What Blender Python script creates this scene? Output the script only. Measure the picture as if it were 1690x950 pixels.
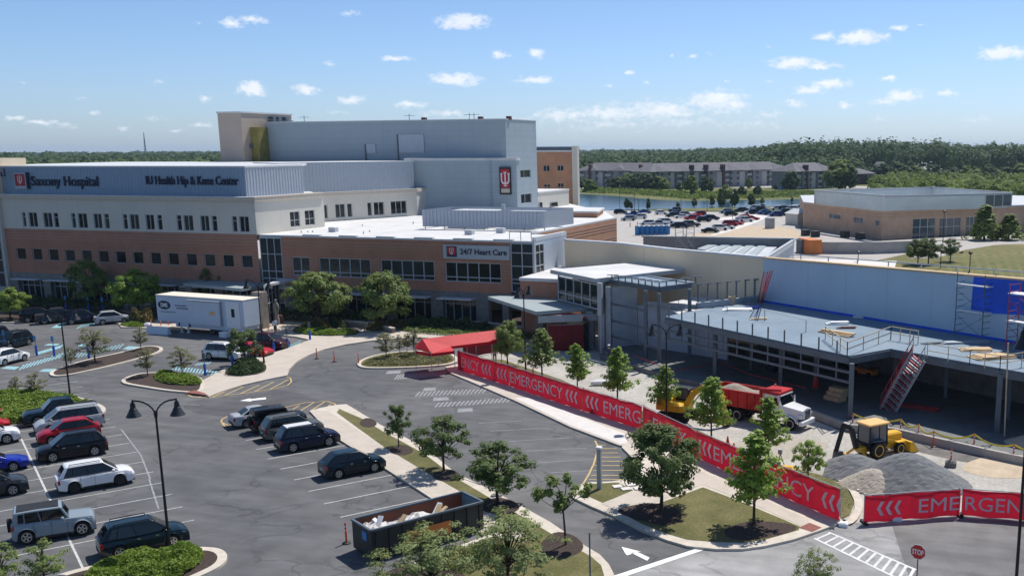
import bpy, bmesh, math, random
import numpy as np
from mathutils import Vector, Matrix
for o in list(bpy.data.objects): bpy.data.objects.remove(o, do_unlink=True)
S = bpy.context.scene
col = S.collection
R = math.radians
# ------------------------------------------------------------------ camera
FPX, CX, CY, PITCH, ROLL, YAW, CAMH = 1690.5, 1084.54, 586.44, .198452, -.004269, .310054, 20.0
RM = Matrix.Rotation(YAW, 3, 'Z') @ Matrix.Rotation(math.pi/2 - PITCH, 3, 'X') @ Matrix.Rotation(ROLL, 3, 'Z')
cam = bpy.data.cameras.new('camera')
camo = bpy.data.objects.new('camera', cam)
col.objects.link(camo)
camo.matrix_world = Matrix.Translation((0, 0, CAMH)) @ RM.to_4x4()
cam.sensor_fit = 'HORIZONTAL'; cam.sensor_width = 36
cam.lens = FPX/1690*36
cam.shift_x = -(CX-845)/1690
cam.shift_y = (CY-475)/1690
cam.clip_start = .5; cam.clip_end = 20000
S.camera = camo
# ------------------------------------------------------------------ light
SUN_AZ, SUN_EL = 74.0, 57.0          # direction the sun stands in, degrees from +X; elevation
sun = bpy.data.lights.new('sun', 'SUN'); sun.energy = 4.6; sun.angle = R(.55); sun.color = (1, .955, .89)
suno = bpy.data.objects.new('sun', sun); col.objects.link(suno)
sd = Vector((math.cos(R(SUN_AZ))*math.cos(R(SUN_EL)), math.sin(R(SUN_AZ))*math.cos(R(SUN_EL)), math.sin(R(SUN_EL))))
suno.rotation_euler = sd.to_track_quat('Z', 'Y').to_euler()
suno.location = (0, 0, 300)
S.view_settings.view_transform = 'Standard'; S.view_settings.look = 'None'
S.view_settings.exposure = .15; S.view_settings.gamma = 1
S.render.engine = 'CYCLES'
S.cycles.max_bounces = 5; S.cycles.transparent_max_bounces = 12; S.cycles.volume_bounces = 0

def dirpx(px, py):
    return (RM @ Vector(((px-CX)/FPX, -(py-CY)/FPX, -1))).normalized()
def G(px, py, z=0.0):
    'where the line of sight through photo pixel meets the horizontal level z'
    d = dirpx(px, py); t = (z-CAMH)/d.z
    return Vector((d.x*t, d.y*t, z))
def FY(px, py, Y):
    d = dirpx(px, py); t = Y/d.y
    return Vector((d.x*t, Y, CAMH+d.z*t))
def FX(px, py, X):
    d = dirpx(px, py); t = X/d.x
    return Vector((X, d.y*t, CAMH+d.z*t))
def ONP(p0, p1, px, py):
    'distance along and height on the vertical wall plane through ground points p0, p1'
    d = dirpx(px, py)
    ex, ey = p1[0]-p0[0], p1[1]-p0[1]; L = math.hypot(ex, ey); ex /= L; ey /= L
    nx, ny = -ey, ex
    t = (p0[0]*nx+p0[1]*ny)/(d.x*nx+d.y*ny)
    return ((d.x*t-p0[0])*ex+(d.y*t-p0[1])*ey, CAMH+d.z*t)
def HGT(px, y0, y1, z0=0.0):
    'height of an upright thing standing at pixel y0 and ending at pixel row y1'
    b = G(px, y0, z0)
    lo, hi = 0.0, 40.0
    for _ in range(40):
        m = (lo+hi)/2
        c = RM.transposed() @ Vector((b.x, b.y, z0+m-CAMH))
        if CY+FPX*c.y/c.z > y1: lo = m
        else: hi = m
    return lo

# ------------------------------------------------------------------ world: Nishita sky plus fair-weather clouds
W = bpy.data.worlds.new('World'); S.world = W; W.use_nodes = True
nt = W.node_tree; nt.nodes.clear()
N = nt.nodes.new; Lk = nt.links.new
sky = N('ShaderNodeTexSky'); sky.sky_type = 'NISHITA'; sky.sun_disc = False
sky.sun_elevation = R(SUN_EL); sky.sun_rotation = R(90-SUN_AZ)
sky.altitude = 250; sky.air_density = 1.0; sky.dust_density = .6; sky.ozone_density = 1.6
def mth(op, a, b=None, c=None, clamp=False):
    n = N('ShaderNodeMath'); n.operation = op; n.use_clamp = clamp
    for i, v in enumerate((a, b, c)):
        if v is None: continue
        if isinstance(v, (int, float)): n.inputs[i].default_value = v
        else: Lk(v, n.inputs[i])
    return n.outputs[0]
tc = N('ShaderNodeTexCoord'); sep = N('ShaderNodeSeparateXYZ'); Lk(tc.outputs['Generated'], sep.inputs[0])
az = mth('ARCTAN2', sep.outputs[0], sep.outputs[1]); el = mth('ARCSINE', sep.outputs[2])
cmb = N('ShaderNodeCombineXYZ'); Lk(az, cmb.inputs[0]); Lk(el, cmb.inputs[1])
def vm(op, a, b=None, out=0):
    n = N('ShaderNodeVectorMath'); n.operation = op
    for i, v in enumerate((a, b)):
        if v is None: continue
        if isinstance(v, (tuple, list)): n.inputs[i].default_value = v
        else: Lk(v, n.inputs[i])
    return n.outputs[out]
nz = N('ShaderNodeTexNoise'); nz.inputs['Scale'].default_value = 60; nz.inputs['Detail'].default_value = 5
nz.inputs['Roughness'].default_value = .6
Lk(vm('MULTIPLY', cmb.outputs[0], (1, 1.3, 1)), nz.inputs['Vector'])
wv = vm('MULTIPLY', vm('SUBTRACT', nz.outputs['Color'], (.5, .5, .5)), (.016, .009, 0))
uv = vm('ADD', cmb.outputs[0], wv)
CL = [(383,38,26,11,.9),(415,33,30,9,1),(765,36,50,16,1.15),(748,40,30,12,1),(576,22,22,7,.6),(655,97,38,6,.9),(545,105,14,6,.7),(825,90,20,9,.8),(885,88,16,10,1),
 (880,132,36,8,.9),(895,132,20,9,1),(750,131,50,13,1.2),(417,147,28,16,1.2),(504,147,26,12,1.1),(578,166,30,9,1),(338,163,14,8,.8),(261,135,12,7,.7),(330,40,10,5,.5),
 (135,163,16,4,.5),(330,206,26,7,.7),(258,196,20,6,.6),(205,211,14,6,.6),(157,189,12,6,.6),(25,193,22,6,.8),(70,202,34,7,.8),(110,205,36,7,.5),(40,135,9,3,.5),(290,216,20,5,.5),
 (680,174,40,8,.8),(740,187,60,8,.7),(1040,120,11,6,.9),(1110,94,10,5,.6),(1141,93,10,5,.7),(1172,91,9,5,.7),(1005,142,16,5,.6),(1067,137,9,4,.6),
 (1310,105,50,12,1.15),(1350,108,50,7,1),(1360,61,24,10,.9),(1420,63,50,15,1.15),(1480,47,20,7,1),(1655,88,50,14,1.2),(1372,138,34,12,1.1),(1335,149,32,10,1),(1465,130,18,6,.9),
 (1490,157,42,13,1.05),(1455,168,28,8,.8),(1565,154,30,8,.8),(1200,134,9,4,.6),(1313,170,24,8,.8),(1395,172,20,8,.7),(1270,135,14,4,.5),
 (930,190,70,14,.8),(1010,187,80,20,.85),(1090,182,80,20,.95),(1180,166,62,22,1.0),(1210,172,40,18,.9),(1000,205,120,16,.5),(1120,200,120,16,.5),(1240,206,70,12,.45),(860,200,60,10,.45),
 (1450,196,30,8,.5),(1270,189,30,9,.6),(1610,198,50,9,.5),(1520,40,9,3,.5),(700,205,50,8,.35),(560,186,40,7,.35),(1265,78,8,4,.4)]
acc = None
for (x, y, w, h, s) in CL:
    d0 = dirpx(x, y); u0 = math.atan2(d0.x, d0.y); v0 = math.asin(d0.z)
    d1 = dirpx(x+w, y); d2 = dirpx(x, y-h)
    a = abs(math.atan2(d1.x, d1.y)-u0); b = abs(math.asin(d2.z)-v0)
    q = vm('MULTIPLY', vm('SUBTRACT', uv, (u0, v0, 0)), (1/a, 1/b, 0))
    l = vm('LENGTH', q, None, 1)
    m = mth('MULTIPLY_ADD', l, -s*.8, s)
    acc = m if acc is None else mth('MAXIMUM', acc, m)
nf = N('ShaderNodeTexNoise'); nf.inputs['Scale'].default_value = 130; nf.inputs['Detail'].default_value = 6; nf.inputs['Roughness'].default_value = .62
Lk(vm('MULTIPLY', cmb.outputs[0], (1, 1.5, 1)), nf.inputs['Vector'])
f = mth('MULTIPLY_ADD', mth('SUBTRACT', nf.outputs['Fac'], .5), 1.5, acc)
mr = N('ShaderNodeMapRange'); mr.interpolation_type = 'SMOOTHSTEP'; Lk(f, mr.inputs[0])
mr.inputs[1].default_value = .16; mr.inputs[2].default_value = .95; mr.inputs[3].default_value = 0; mr.inputs[4].default_value = .86
nl = N('ShaderNodeTexNoise'); nl.inputs['Scale'].default_value = 40; nl.inputs['Detail'].default_value = 3
Lk(vm('MULTIPLY', vm('ADD', cmb.outputs[0], (0, .006, 0)), (1, 2, 1)), nl.inputs['Vector'])
ccol = N('ShaderNodeMix'); ccol.data_type = 'RGBA'; Lk(mth('MULTIPLY', nl.outputs['Fac'], .8), ccol.inputs[0])
ccol.inputs[6].default_value = (10.4, 10.5, 10.8, 1); ccol.inputs[7].default_value = (6.8, 7.4, 8.4, 1)
SKYT = [(.74, .94, 1.40, 1), (.70, .86, 1.14, 1), (.72, .84, .96, 1)]      # clears the yellowish band at the horizon
tint = N('ShaderNodeMix'); tint.data_type = 'RGBA'; tint.blend_type = 'MULTIPLY'; tint.inputs[0].default_value = 1
tr_ = N('ShaderNodeValToRGB'); Lk(mth('MULTIPLY', el, 1.6), tr_.inputs[0]); Lk(tr_.outputs[0], tint.inputs[7]); Lk(sky.outputs[0], tint.inputs[6])
tr_.color_ramp.elements[0].position = 0; tr_.color_ramp.elements[0].color = SKYT[0]; tr_.color_ramp.elements[1].position = .55; tr_.color_ramp.elements[1].color = SKYT[2]
e_ = tr_.color_ramp.elements.new(.22); e_.color = SKYT[1]
mx = N('ShaderNodeMix'); mx.data_type = 'RGBA'; Lk(mr.outputs[0], mx.inputs[0]); Lk(tint.outputs[2], mx.inputs[6]); Lk(ccol.outputs[2], mx.inputs[7])
bg = N('ShaderNodeBackground'); bg.inputs[1].default_value = .098; Lk(mx.outputs[2], bg.inputs[0])
wo = N('ShaderNodeOutputWorld'); Lk(bg.outputs[0], wo.inputs[0])

# ------------------------------------------------------------------ materials
MATS = {}
def mat(name, c, rough=.7, metal=0, var=.12, scale=1.5, bump=0, spec=.4, coat=0, trans=0, c2=None, fine=0, alpha=1):
    if name in MATS: return MATS[name]
    m = bpy.data.materials.new(name); m.use_nodes = True; MATS[name] = m
    t = m.node_tree; b = t.nodes['Principled BSDF']; n = t.nodes.new; k = t.links.new
    b.inputs['Roughness'].default_value = rough; b.inputs['Metallic'].default_value = metal
    b.inputs['Specular IOR Level'].default_value = spec
    if coat: b.inputs['Coat Weight'].default_value = coat; b.inputs['Coat Roughness'].default_value = .04
    c = tuple(c)+(1,)
    tcn = n('ShaderNodeTexCoord')
    if var > 0:
        z = n('ShaderNodeTexNoise'); z.inputs['Scale'].default_value = scale; z.inputs['Detail'].default_value = 6; z.inputs['Roughness'].default_value = .65
        k(tcn.outputs['Object'], z.inputs['Vector'])
        r = n('ShaderNodeMapRange'); k(z.outputs['Fac'], r.inputs[0]); r.inputs[1].default_value = .3; r.inputs[2].default_value = .7
        mxx = n('ShaderNodeMix'); mxx.data_type = 'RGBA'; k(r.outputs[0], mxx.inputs[0])
        if c2: mxx.inputs[6].default_value = c; mxx.inputs[7].default_value = tuple(c2)+(1,)
        else:
            mxx.inputs[6].default_value = tuple(x*(1-var) for x in c[:3])+(1,)
            mxx.inputs[7].default_value = tuple(min(1, x*(1+var)) for x in c[:3])+(1,)
        last = mxx.outputs[2]
        if fine:
            z2 = n('ShaderNodeTexNoise'); z2.inputs['Scale'].default_value = scale*14; z2.inputs['Detail'].default_value = 3
            k(tcn.outputs['Object'], z2.inputs['Vector'])
            r2 = n('ShaderNodeMapRange'); k(z2.outputs['Fac'], r2.inputs[0]); r2.inputs[1].default_value = .3; r2.inputs[2].default_value = .7
            r2.inputs[3].default_value = 1-fine; r2.inputs[4].default_value = 1+fine
            m2 = n('ShaderNodeMix'); m2.data_type = 'RGBA'; m2.blend_type = 'MULTIPLY'; m2.inputs[0].default_value = 1
            k(last, m2.inputs[6]); k(r2.outputs[0], m2.inputs[7]); last = m2.outputs[2]
        k(last, b.inputs['Base Color'])
        if bump:
            bp = n('ShaderNodeBump'); bp.inputs['Strength'].default_value = bump; bp.inputs['Distance'].default_value = .05
            k(z.outputs['Fac'], bp.inputs['Height']); k(bp.outputs[0], b.inputs['Normal'])
    else: b.inputs['Base Color'].default_value = c
    if trans:
        tr = n('ShaderNodeBsdfTranslucent'); tr.inputs[0].default_value = c
        if var > 0: k(last, tr.inputs[0])
        ms = n('ShaderNodeMixShader'); ms.inputs[0].default_value = trans
        k(b.outputs[0], ms.inputs[1]); k(tr.outputs[0], ms.inputs[2]); k(ms.outputs[0], t.nodes['Material Output'].inputs[0])
    return m
def asphalt(name, c, light, crack=1.0):
    m = bpy.data.materials.new(name); m.use_nodes = True; MATS[name] = m
    t = m.node_tree; b = t.nodes['Principled BSDF']; n = t.nodes.new; k = t.links.new
    b.inputs['Roughness'].default_value = .9; b.inputs['Specular IOR Level'].default_value = .25
    tcn = n('ShaderNodeTexCoord')
    def noise(s, d=5, dist=0, v=None):
        z = n('ShaderNodeTexNoise'); z.inputs['Scale'].default_value = s; z.inputs['Detail'].default_value = d; z.inputs['Distortion'].default_value = dist
        k(v or tcn.outputs['Object'], z.inputs['Vector']); return z
    def rng(src, a, bb, c0, c1):
        r = n('ShaderNodeMapRange'); k(src, r.inputs[0])
        for i, v in enumerate((a, bb, c0, c1)): r.inputs[i+1].default_value = v
        return r.outputs[0]
    def mul(a, bb):
        q = n('ShaderNodeMath'); q.operation = 'MULTIPLY'; k(a, q.inputs[0]); k(bb, q.inputs[1]); return q.outputs[0]
    big = noise(.07, 6, .6); mid = noise(.6, 6); fin = noise(14, 2)
    mxx = n('ShaderNodeMix'); mxx.data_type = 'RGBA'; k(rng(big.outputs['Fac'], .38, .66, 0, 1), mxx.inputs[0])
    mxx.inputs[6].default_value = tuple(c)+(1,); mxx.inputs[7].default_value = tuple(light)+(1,)
    fac = mul(rng(mid.outputs['Fac'], .3, .7, .84, 1.14), rng(fin.outputs['Fac'], .3, .7, .9, 1.1))
    # sealed cracks, wandering and broken up
    off = noise(.25, 4); wad = n('ShaderNodeVectorMath'); wad.operation = 'MULTIPLY_ADD'
    k(off.outputs['Color'], wad.inputs[0]); wad.inputs[1].default_value = (9, 9, 9); k(tcn.outputs['Object'], wad.inputs[2])
    vo = n('ShaderNodeTexVoronoi'); vo.feature = 'DISTANCE_TO_EDGE'; vo.inputs['Scale'].default_value = .11; k(wad.outputs[0], vo.inputs['Vector'])
    ck = rng(vo.outputs['Distance'], .0, .022, 0, 1)
    sel = rng(noise(.12, 3).outputs['Fac'], .5, .58, 0, 1)
    mm = n('ShaderNodeMath'); mm.operation = 'MAXIMUM'; k(ck, mm.inputs[0]); k(sel, mm.inputs[1])
    fac = mul(fac, rng(mm.outputs[0], 0, 1, 1-.32*crack, 1))
    # tyre-polished streaks and drips
    st = n('ShaderNodeMapping'); st.inputs['Rotation'].default_value = (0, 0, R(36)); st.inputs['Scale'].default_value = (.35, 2.2, 1)
    k(tcn.outputs['Object'], st.inputs[0]); sn = noise(.5, 4, 0, st.outputs[0])
    fac = mul(fac, rng(sn.outputs['Fac'], .35, .7, .9, 1.15))
    m2 = n('ShaderNodeMix'); m2.data_type = 'RGBA'; m2.blend_type = 'MULTIPLY'; m2.inputs[0].default_value = 1
    k(mxx.outputs[2], m2.inputs[6]); k(fac, m2.inputs[7]); k(m2.outputs[2], b.inputs['Base Color'])
    bp = n('ShaderNodeBump'); bp.inputs['Strength'].default_value = .25; bp.inputs['Distance'].default_value = .02
    k(fin.outputs['Fac'], bp.inputs['Height']); k(bp.outputs[0], b.inputs['Normal'])
    return m
def M(n): return MATS[n]
asphalt('asphalt', (.104, .106, .111), (.152, .150, .150))
asphalt('asphalt_dark', (.085, .083, .09), (.115, .11, .115), .3)
asphalt('old_pavement', (.27, .265, .26), (.33, .325, .32), .9)
asphalt('patched_pavement', (.13, .125, .125), (.21, .205, .2), .3)
mat('concrete', (.50, .44, .375), .9, var=.1, scale=.8, bump=.1, fine=.06)
mat('kerb', (.56, .50, .42), .9, var=.14, scale=2, fine=.08)
mat('white_concrete', (.64, .61, .58), .9, var=.08, scale=1.5, fine=.06)
mat('old_concrete', (.40, .375, .35), .9, var=.16, scale=.5, fine=.1)
mat('mulch', (.055, .038, .032), 1, var=.45, scale=6, bump=.8, fine=.3)
mat('grass', (.085, .088, .026), 1, c2=(.17, .15, .062), var=.3, scale=.5, bump=.5, fine=.3)
mat('lawn', (.115, .118, .036), 1, c2=(.2, .17, .07), var=.3, scale=.06, fine=.15)
mat('meadow', (.10, .115, .03), 1, c2=(.16, .155, .055), var=.3, scale=.03, fine=.25)
mat('ground_far', (.05, .075, .022), 1, c2=(.09, .105, .035), var=.3, scale=.004, fine=.3)
mat('gravel', (.34, .315, .28), 1, c2=(.50, .475, .43), var=.2, scale=.3, bump=.6, fine=.2)
mat('dirt_and_shade', (.16, .15, .14), 1, var=.3, scale=1, fine=.2)
mat('sand_dirt', (.50, .40, .29), 1, var=.15, scale=1, fine=.15, bump=.5)
mat('gravel_pile', (.18, .185, .19), 1, var=.14, scale=3, bump=.9, fine=.3)
mat('tan_pile', (.40, .36, .30), 1, var=.14, scale=3, bump=.9, fine=.25)
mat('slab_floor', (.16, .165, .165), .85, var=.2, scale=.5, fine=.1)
mat('line_white', (.62, .62, .6), .85, c2=(.36, .36, .36), scale=3)
mat('line_faded', (.27, .275, .28), .9, var=.35, scale=3)
mat('line_yellow', (.62, .45, .2), .85, c2=(.42, .31, .15), scale=3)
mat('line_blue', (.30, .52, .56), .9, c2=(.2, .36, .41), scale=2)
mat('line_bright', (.85, .85, .83), .8, var=.08, scale=2)
mat('line_worn', (.74, .74, .73), .85, c2=(.5, .5, .49), scale=2)
mat('red_paver', (.24, .09, .07), .9, var=.2, scale=4)
def brick_mat(name, c, v=.14):
    m = mat(name, c, .85, var=v, scale=.5, fine=.1)
    t = m.node_tree; b = t.nodes['Principled BSDF']
    src = b.inputs['Base Color'].links[0].from_socket
    w = t.nodes.new('ShaderNodeTexWave'); w.bands_direction = 'Z'; w.inputs['Scale'].default_value = 1.6; w.inputs['Distortion'].default_value = .0
    tcn = t.nodes.new('ShaderNodeTexCoord'); t.links.new(tcn.outputs['Object'], w.inputs['Vector'])
    r = t.nodes.new('ShaderNodeMapRange'); t.links.new(w.outputs['Fac'], r.inputs[0]); r.inputs[3].default_value = .88; r.inputs[4].default_value = 1.05
    mm = t.nodes.new('ShaderNodeMix'); mm.data_type = 'RGBA'; mm.blend_type = 'MULTIPLY'; mm.inputs[0].default_value = 1
    t.links.new(src, mm.inputs[6]); t.links.new(r.outputs[0], mm.inputs[7]); t.links.new(mm.outputs[2], b.inputs['Base Color'])
brick_mat('brick', (.42, .20, .13)); brick_mat('brick_orange', (.48, .25, .15)); brick_mat('brick_tan', (.52, .36, .26))
mat('stone_band', (.42, .27, .20), .9, var=.1)
def panel_mat(name, c, sx=3.0, sz=1.2, dark=.8, var=.05, rough=.6):
    'wall panels with thin joints, measured in metres'
    m = mat(name, c, rough, var=var, scale=.3)
    t = m.node_tree; b = t.nodes['Principled BSDF']; src = b.inputs['Base Color'].links[0].from_socket; k = t.links.new
    tcn = t.nodes.new('ShaderNodeTexCoord'); sp = t.nodes.new('ShaderNodeSeparateXYZ'); k(tcn.outputs['Object'], sp.inputs[0])
    ad = t.nodes.new('ShaderNodeMath'); ad.operation = 'ADD'; k(sp.outputs[0], ad.inputs[0]); k(sp.outputs[1], ad.inputs[1])
    def line(s, d):
        a = t.nodes.new('ShaderNodeMath'); a.operation = 'DIVIDE'; k(s, a.inputs[0]); a.inputs[1].default_value = d
        f_ = t.nodes.new('ShaderNodeMath'); f_.operation = 'FRACT'; k(a.outputs[0], f_.inputs[0])
        g = t.nodes.new('ShaderNodeMath'); g.operation = 'LESS_THAN'; k(f_.outputs[0], g.inputs[0]); g.inputs[1].default_value = .05/d
        return g.outputs[0]
    mxa = t.nodes.new('ShaderNodeMath'); mxa.operation = 'MAXIMUM'; k(line(ad.outputs[0], sx), mxa.inputs[0]); k(line(sp.outputs[2], sz), mxa.inputs[1])
    r = t.nodes.new('ShaderNodeMapRange'); k(mxa.outputs[0], r.inputs[0]); r.inputs[3].default_value = 1; r.inputs[4].default_value = dark
    mm = t.nodes.new('ShaderNodeMix'); mm.data_type = 'RGBA'; mm.blend_type = 'MULTIPLY'; mm.inputs[0].default_value = 1
    k(src, mm.inputs[6]); k(r.outputs[0], mm.inputs[7]); k(mm.outputs[2], b.inputs['Base Color'])
panel_mat('cream_panel', (.60, .57, .50), 3.6, 50)
panel_mat('tower_panel', (.47, .385, .32), 50, 5, .9)
panel_mat('beige_panel', (.78, .64, .46), 4.5, 50, .9)
panel_mat('metal_panel', (.34, .405, .45), 2.4, 1.1, .82, rough=.45)
panel_mat('sheathing', (.47, .58, .68), 1.22, 2.44, .93)
panel_mat('grey_panel', (.47, .52, .58), 1.8, 3, .88); panel_mat('hall_panel', (.55, .60, .62), 3.0, 50, .93)
mat('metal_rib', (.42, .46, .52), .45, .2, var=.05)
mat('metal_rib_shaded', (.26, .34, .44), .45, .2, var=.05)  # shaded copy of the ribbed metal for the screen front, shade in the colour
mat('tan_trim', (.55, .48, .40), .8, var=.08)
panel_mat('roof_white', (.60, .595, .59), 3.1, 500, .88, .12, .8)
mat('roof_grey', (.50, .52, .54), .8, var=.12, scale=.3)
mat('coping', (.60, .61, .62), .5, var=.08)
mat('canopy_grey', (.32, .37, .38), .6, var=.08)
mat('deck', (.145, .21, .275), .7, c2=(.21, .275, .335), scale=.25, fine=.08)
mat('steel', (.115, .145, .175), .55, .2, var=.18, scale=.8)
mat('steel_light', (.34, .38, .42), .55, .3, var=.15)
mat('membrane_blue', (.015, .10, .66), .6, var=.2, scale=.6)
mat('plywood', (.55, .40, .24), .9, var=.15, scale=2)
mat('lumber', (.55, .46, .32), .9, var=.2)
mat('stone', (.33, .29, .245), .95, c2=(.18, .15, .125), scale=1.6, bump=.8, fine=.2)
mat('stone_grey', (.27, .26, .25), .95, c2=(.16, .15, .14), scale=1.2, bump=.8)
mat('glass', (.010, .014, .016), .06, var=.3, scale=.4, spec=.22)
mat('glass_b', (.02, .03, .035), .07, var=.3, scale=.6, spec=.3); mat('glass_c', (.045, .05, .045), .12, var=.4, scale=2.5, spec=.25)
mat('letter_pink', (.60, .46, .50), .8, var=.2, scale=1.5)
mat('glass_blue', (.07, .10, .13), .08, var=.2, scale=.4, spec=.6)
mat('frame_grey', (.42, .45, .47), .5, var=.05)
mat('dark_void', (.02, .02, .022), .9, var=.2)
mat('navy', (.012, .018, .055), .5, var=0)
mat('crimson', (.42, .015, .025), .5, var=0)
mat('sign_grey', (.42, .46, .49), .5, var=.04)
mat('white', (.8, .8, .8), .5, var=.03)
mat('letter_white', (.75, .70, .72), .7, var=.05)
mat('black_metal', (.012, .012, .014), .4, var=.1)
mat('banner_red', (.60, .014, .04), .7, c2=(.42, .012, .03), scale=1.4, bump=.4, trans=.4)
mat('mesh_red_shade', (.15, .010, .016), .8, var=.25, scale=2)  # red mesh darkened: shade of awning and canopy is in the colour
mat('awning_red', (.80, .05, .06), .6, var=.06, trans=.35)
mat('red_paint', (.5, .02, .02), .4, var=.15)
mat('stair_red', (.36, .05, .06), .5, var=.2)
mat('orange', (.75, .10, .03), .5, var=.08)
mat('yellow', (.72, .40, .02), .45, var=.1)
mat('yellow_roof', (.80, .47, .17), .5, var=.05)
mat('tape_yellow', (.75, .60, .05), .6, var=.1)
mat('blue_sleeve', (.01, .10, .50), .5, var=.1)
mat('blue_sign', (.03, .22, .50), .5, var=.1)
mat('tyre', (.012, .012, .013), .8, var=.2)
mat('rim', (.45, .46, .48), .3, .7, var=.05)
mat('rim_dark', (.04, .04, .045), .35, .5, var=.05)
mat('car_glass', (.006, .010, .013), .05, var=0, spec=.5, coat=.15)
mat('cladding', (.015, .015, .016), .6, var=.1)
mat('headlight', (.55, .58, .6), .1, var=0, coat=1)
mat('taillight', (.35, .01, .01), .15, var=0, coat=1)
mat('chrome', (.6, .6, .62), .15, .9, var=0)
mat('plate', (.55, .56, .58), .5, var=0)
mat('bark', (.06, .045, .035), .95, var=.25, scale=5)
mat('bark_grey', (.15, .125, .105), .95, var=.25, scale=5)
mat('leaf_dark', (.08, .13, .035), .65, c2=(.16, .22, .06), scale=1.2, trans=.4, var=.3)
mat('leaf_mid', (.15, .215, .05), .65, c2=(.26, .33, .09), scale=1.0, trans=.42, var=.3)
mat('leaf_light', (.20, .25, .09), .65, c2=(.32, .37, .14), scale=1.0, trans=.45, var=.3)
mat('leaf_bright', (.18, .30, .04), .6, c2=(.32, .44, .07), scale=1.0, trans=.45, var=.3)
mat('leaf_olive', (.18, .19, .08), .7, c2=(.28, .27, .13), scale=1.0, trans=.4, var=.3)
mat('leaf_shrub', (.16, .25, .035), .7, c2=(.27, .36, .06), scale=.8, trans=.35, var=.3)
mat('leaf_hedge', (.05, .085, .03), .7, c2=(.09, .14, .05), scale=.8, trans=.3, var=.3)
mat('leaf_far', (.035, .075, .028), .8, c2=(.085, .14, .045), scale=.05, trans=.3, var=.3)
mat('leaf_far_light', (.12, .18, .035), .8, c2=(.20, .26, .06), scale=.05, trans=.35, var=.3)
mat('reed', (.22, .15, .07), .9, c2=(.10, .13, .03), scale=1.2, trans=.2)
mat('water', (.035, .085, .14), .12, var=.25, scale=.02, spec=.5)
mat('rust', (.16, .055, .03), .8, c2=(.09, .035, .025), scale=.8)
mat('bin_dark', (.025, .028, .03), .6, var=.3)
mat('bin_blue', (.06, .16, .25), .7, c2=(.10, .12, .14), scale=1.2)
mat('debris', (.75, .75, .76), .9, c2=(.3, .26, .22), scale=3, bump=.5)
mat('skin', (.45, .28, .2), .6, var=0)
mat('shingle', (.135, .135, .15), .9, var=.15, scale=.3)
mat('siding', (.30, .30, .31), .8, c2=(.20, .205, .22), scale=.12)
mat('siding_light', (.46, .45, .43), .8, var=.1)
mat('dark_brick', (.11, .045, .042), .9, var=.1)
mat('orange_steel', (.62, .20, .05), .6, var=.12)
mat('toilet_blue', (.015, .13, .38), .5, var=.08)
mat('toilet_grey', (.5, .52, .54), .6, var=.05)
mat('trailer_white', (.58, .64, .72), .35, var=.03, coat=.2)
mat('trailer_roof', (.72, .66, .56), .7, var=.05)
mat('brick_side', (.42, .22, .15), .9, var=.1)
mat('sand_load', (.30, .26, .21), 1, var=.2, scale=3, bump=.6)
def paint(name, c, metal=.15): return mat(name, c, .22, metal*.5, var=0, spec=.22, coat=.28)
for n_, c_ in dict(p_white=(.78,.78,.78), p_black=(.008,.009,.011), p_teal=(.006,.018,.028), p_silver=(.42,.44,.46), p_red=(.33,.008,.02), p_red2=(.45,.015,.02), p_navy=(.012,.016,.04), p_grey=(.10,.105,.10),
                   p_blue=(.01,.025,.30), p_steelblue=(.26,.31,.35), p_darkgrey=(.035,.04,.045), p_maroon=(.06,.01,.02), p_blue2=(.02,.06,.22)).items(): paint(n_, c_)

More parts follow.
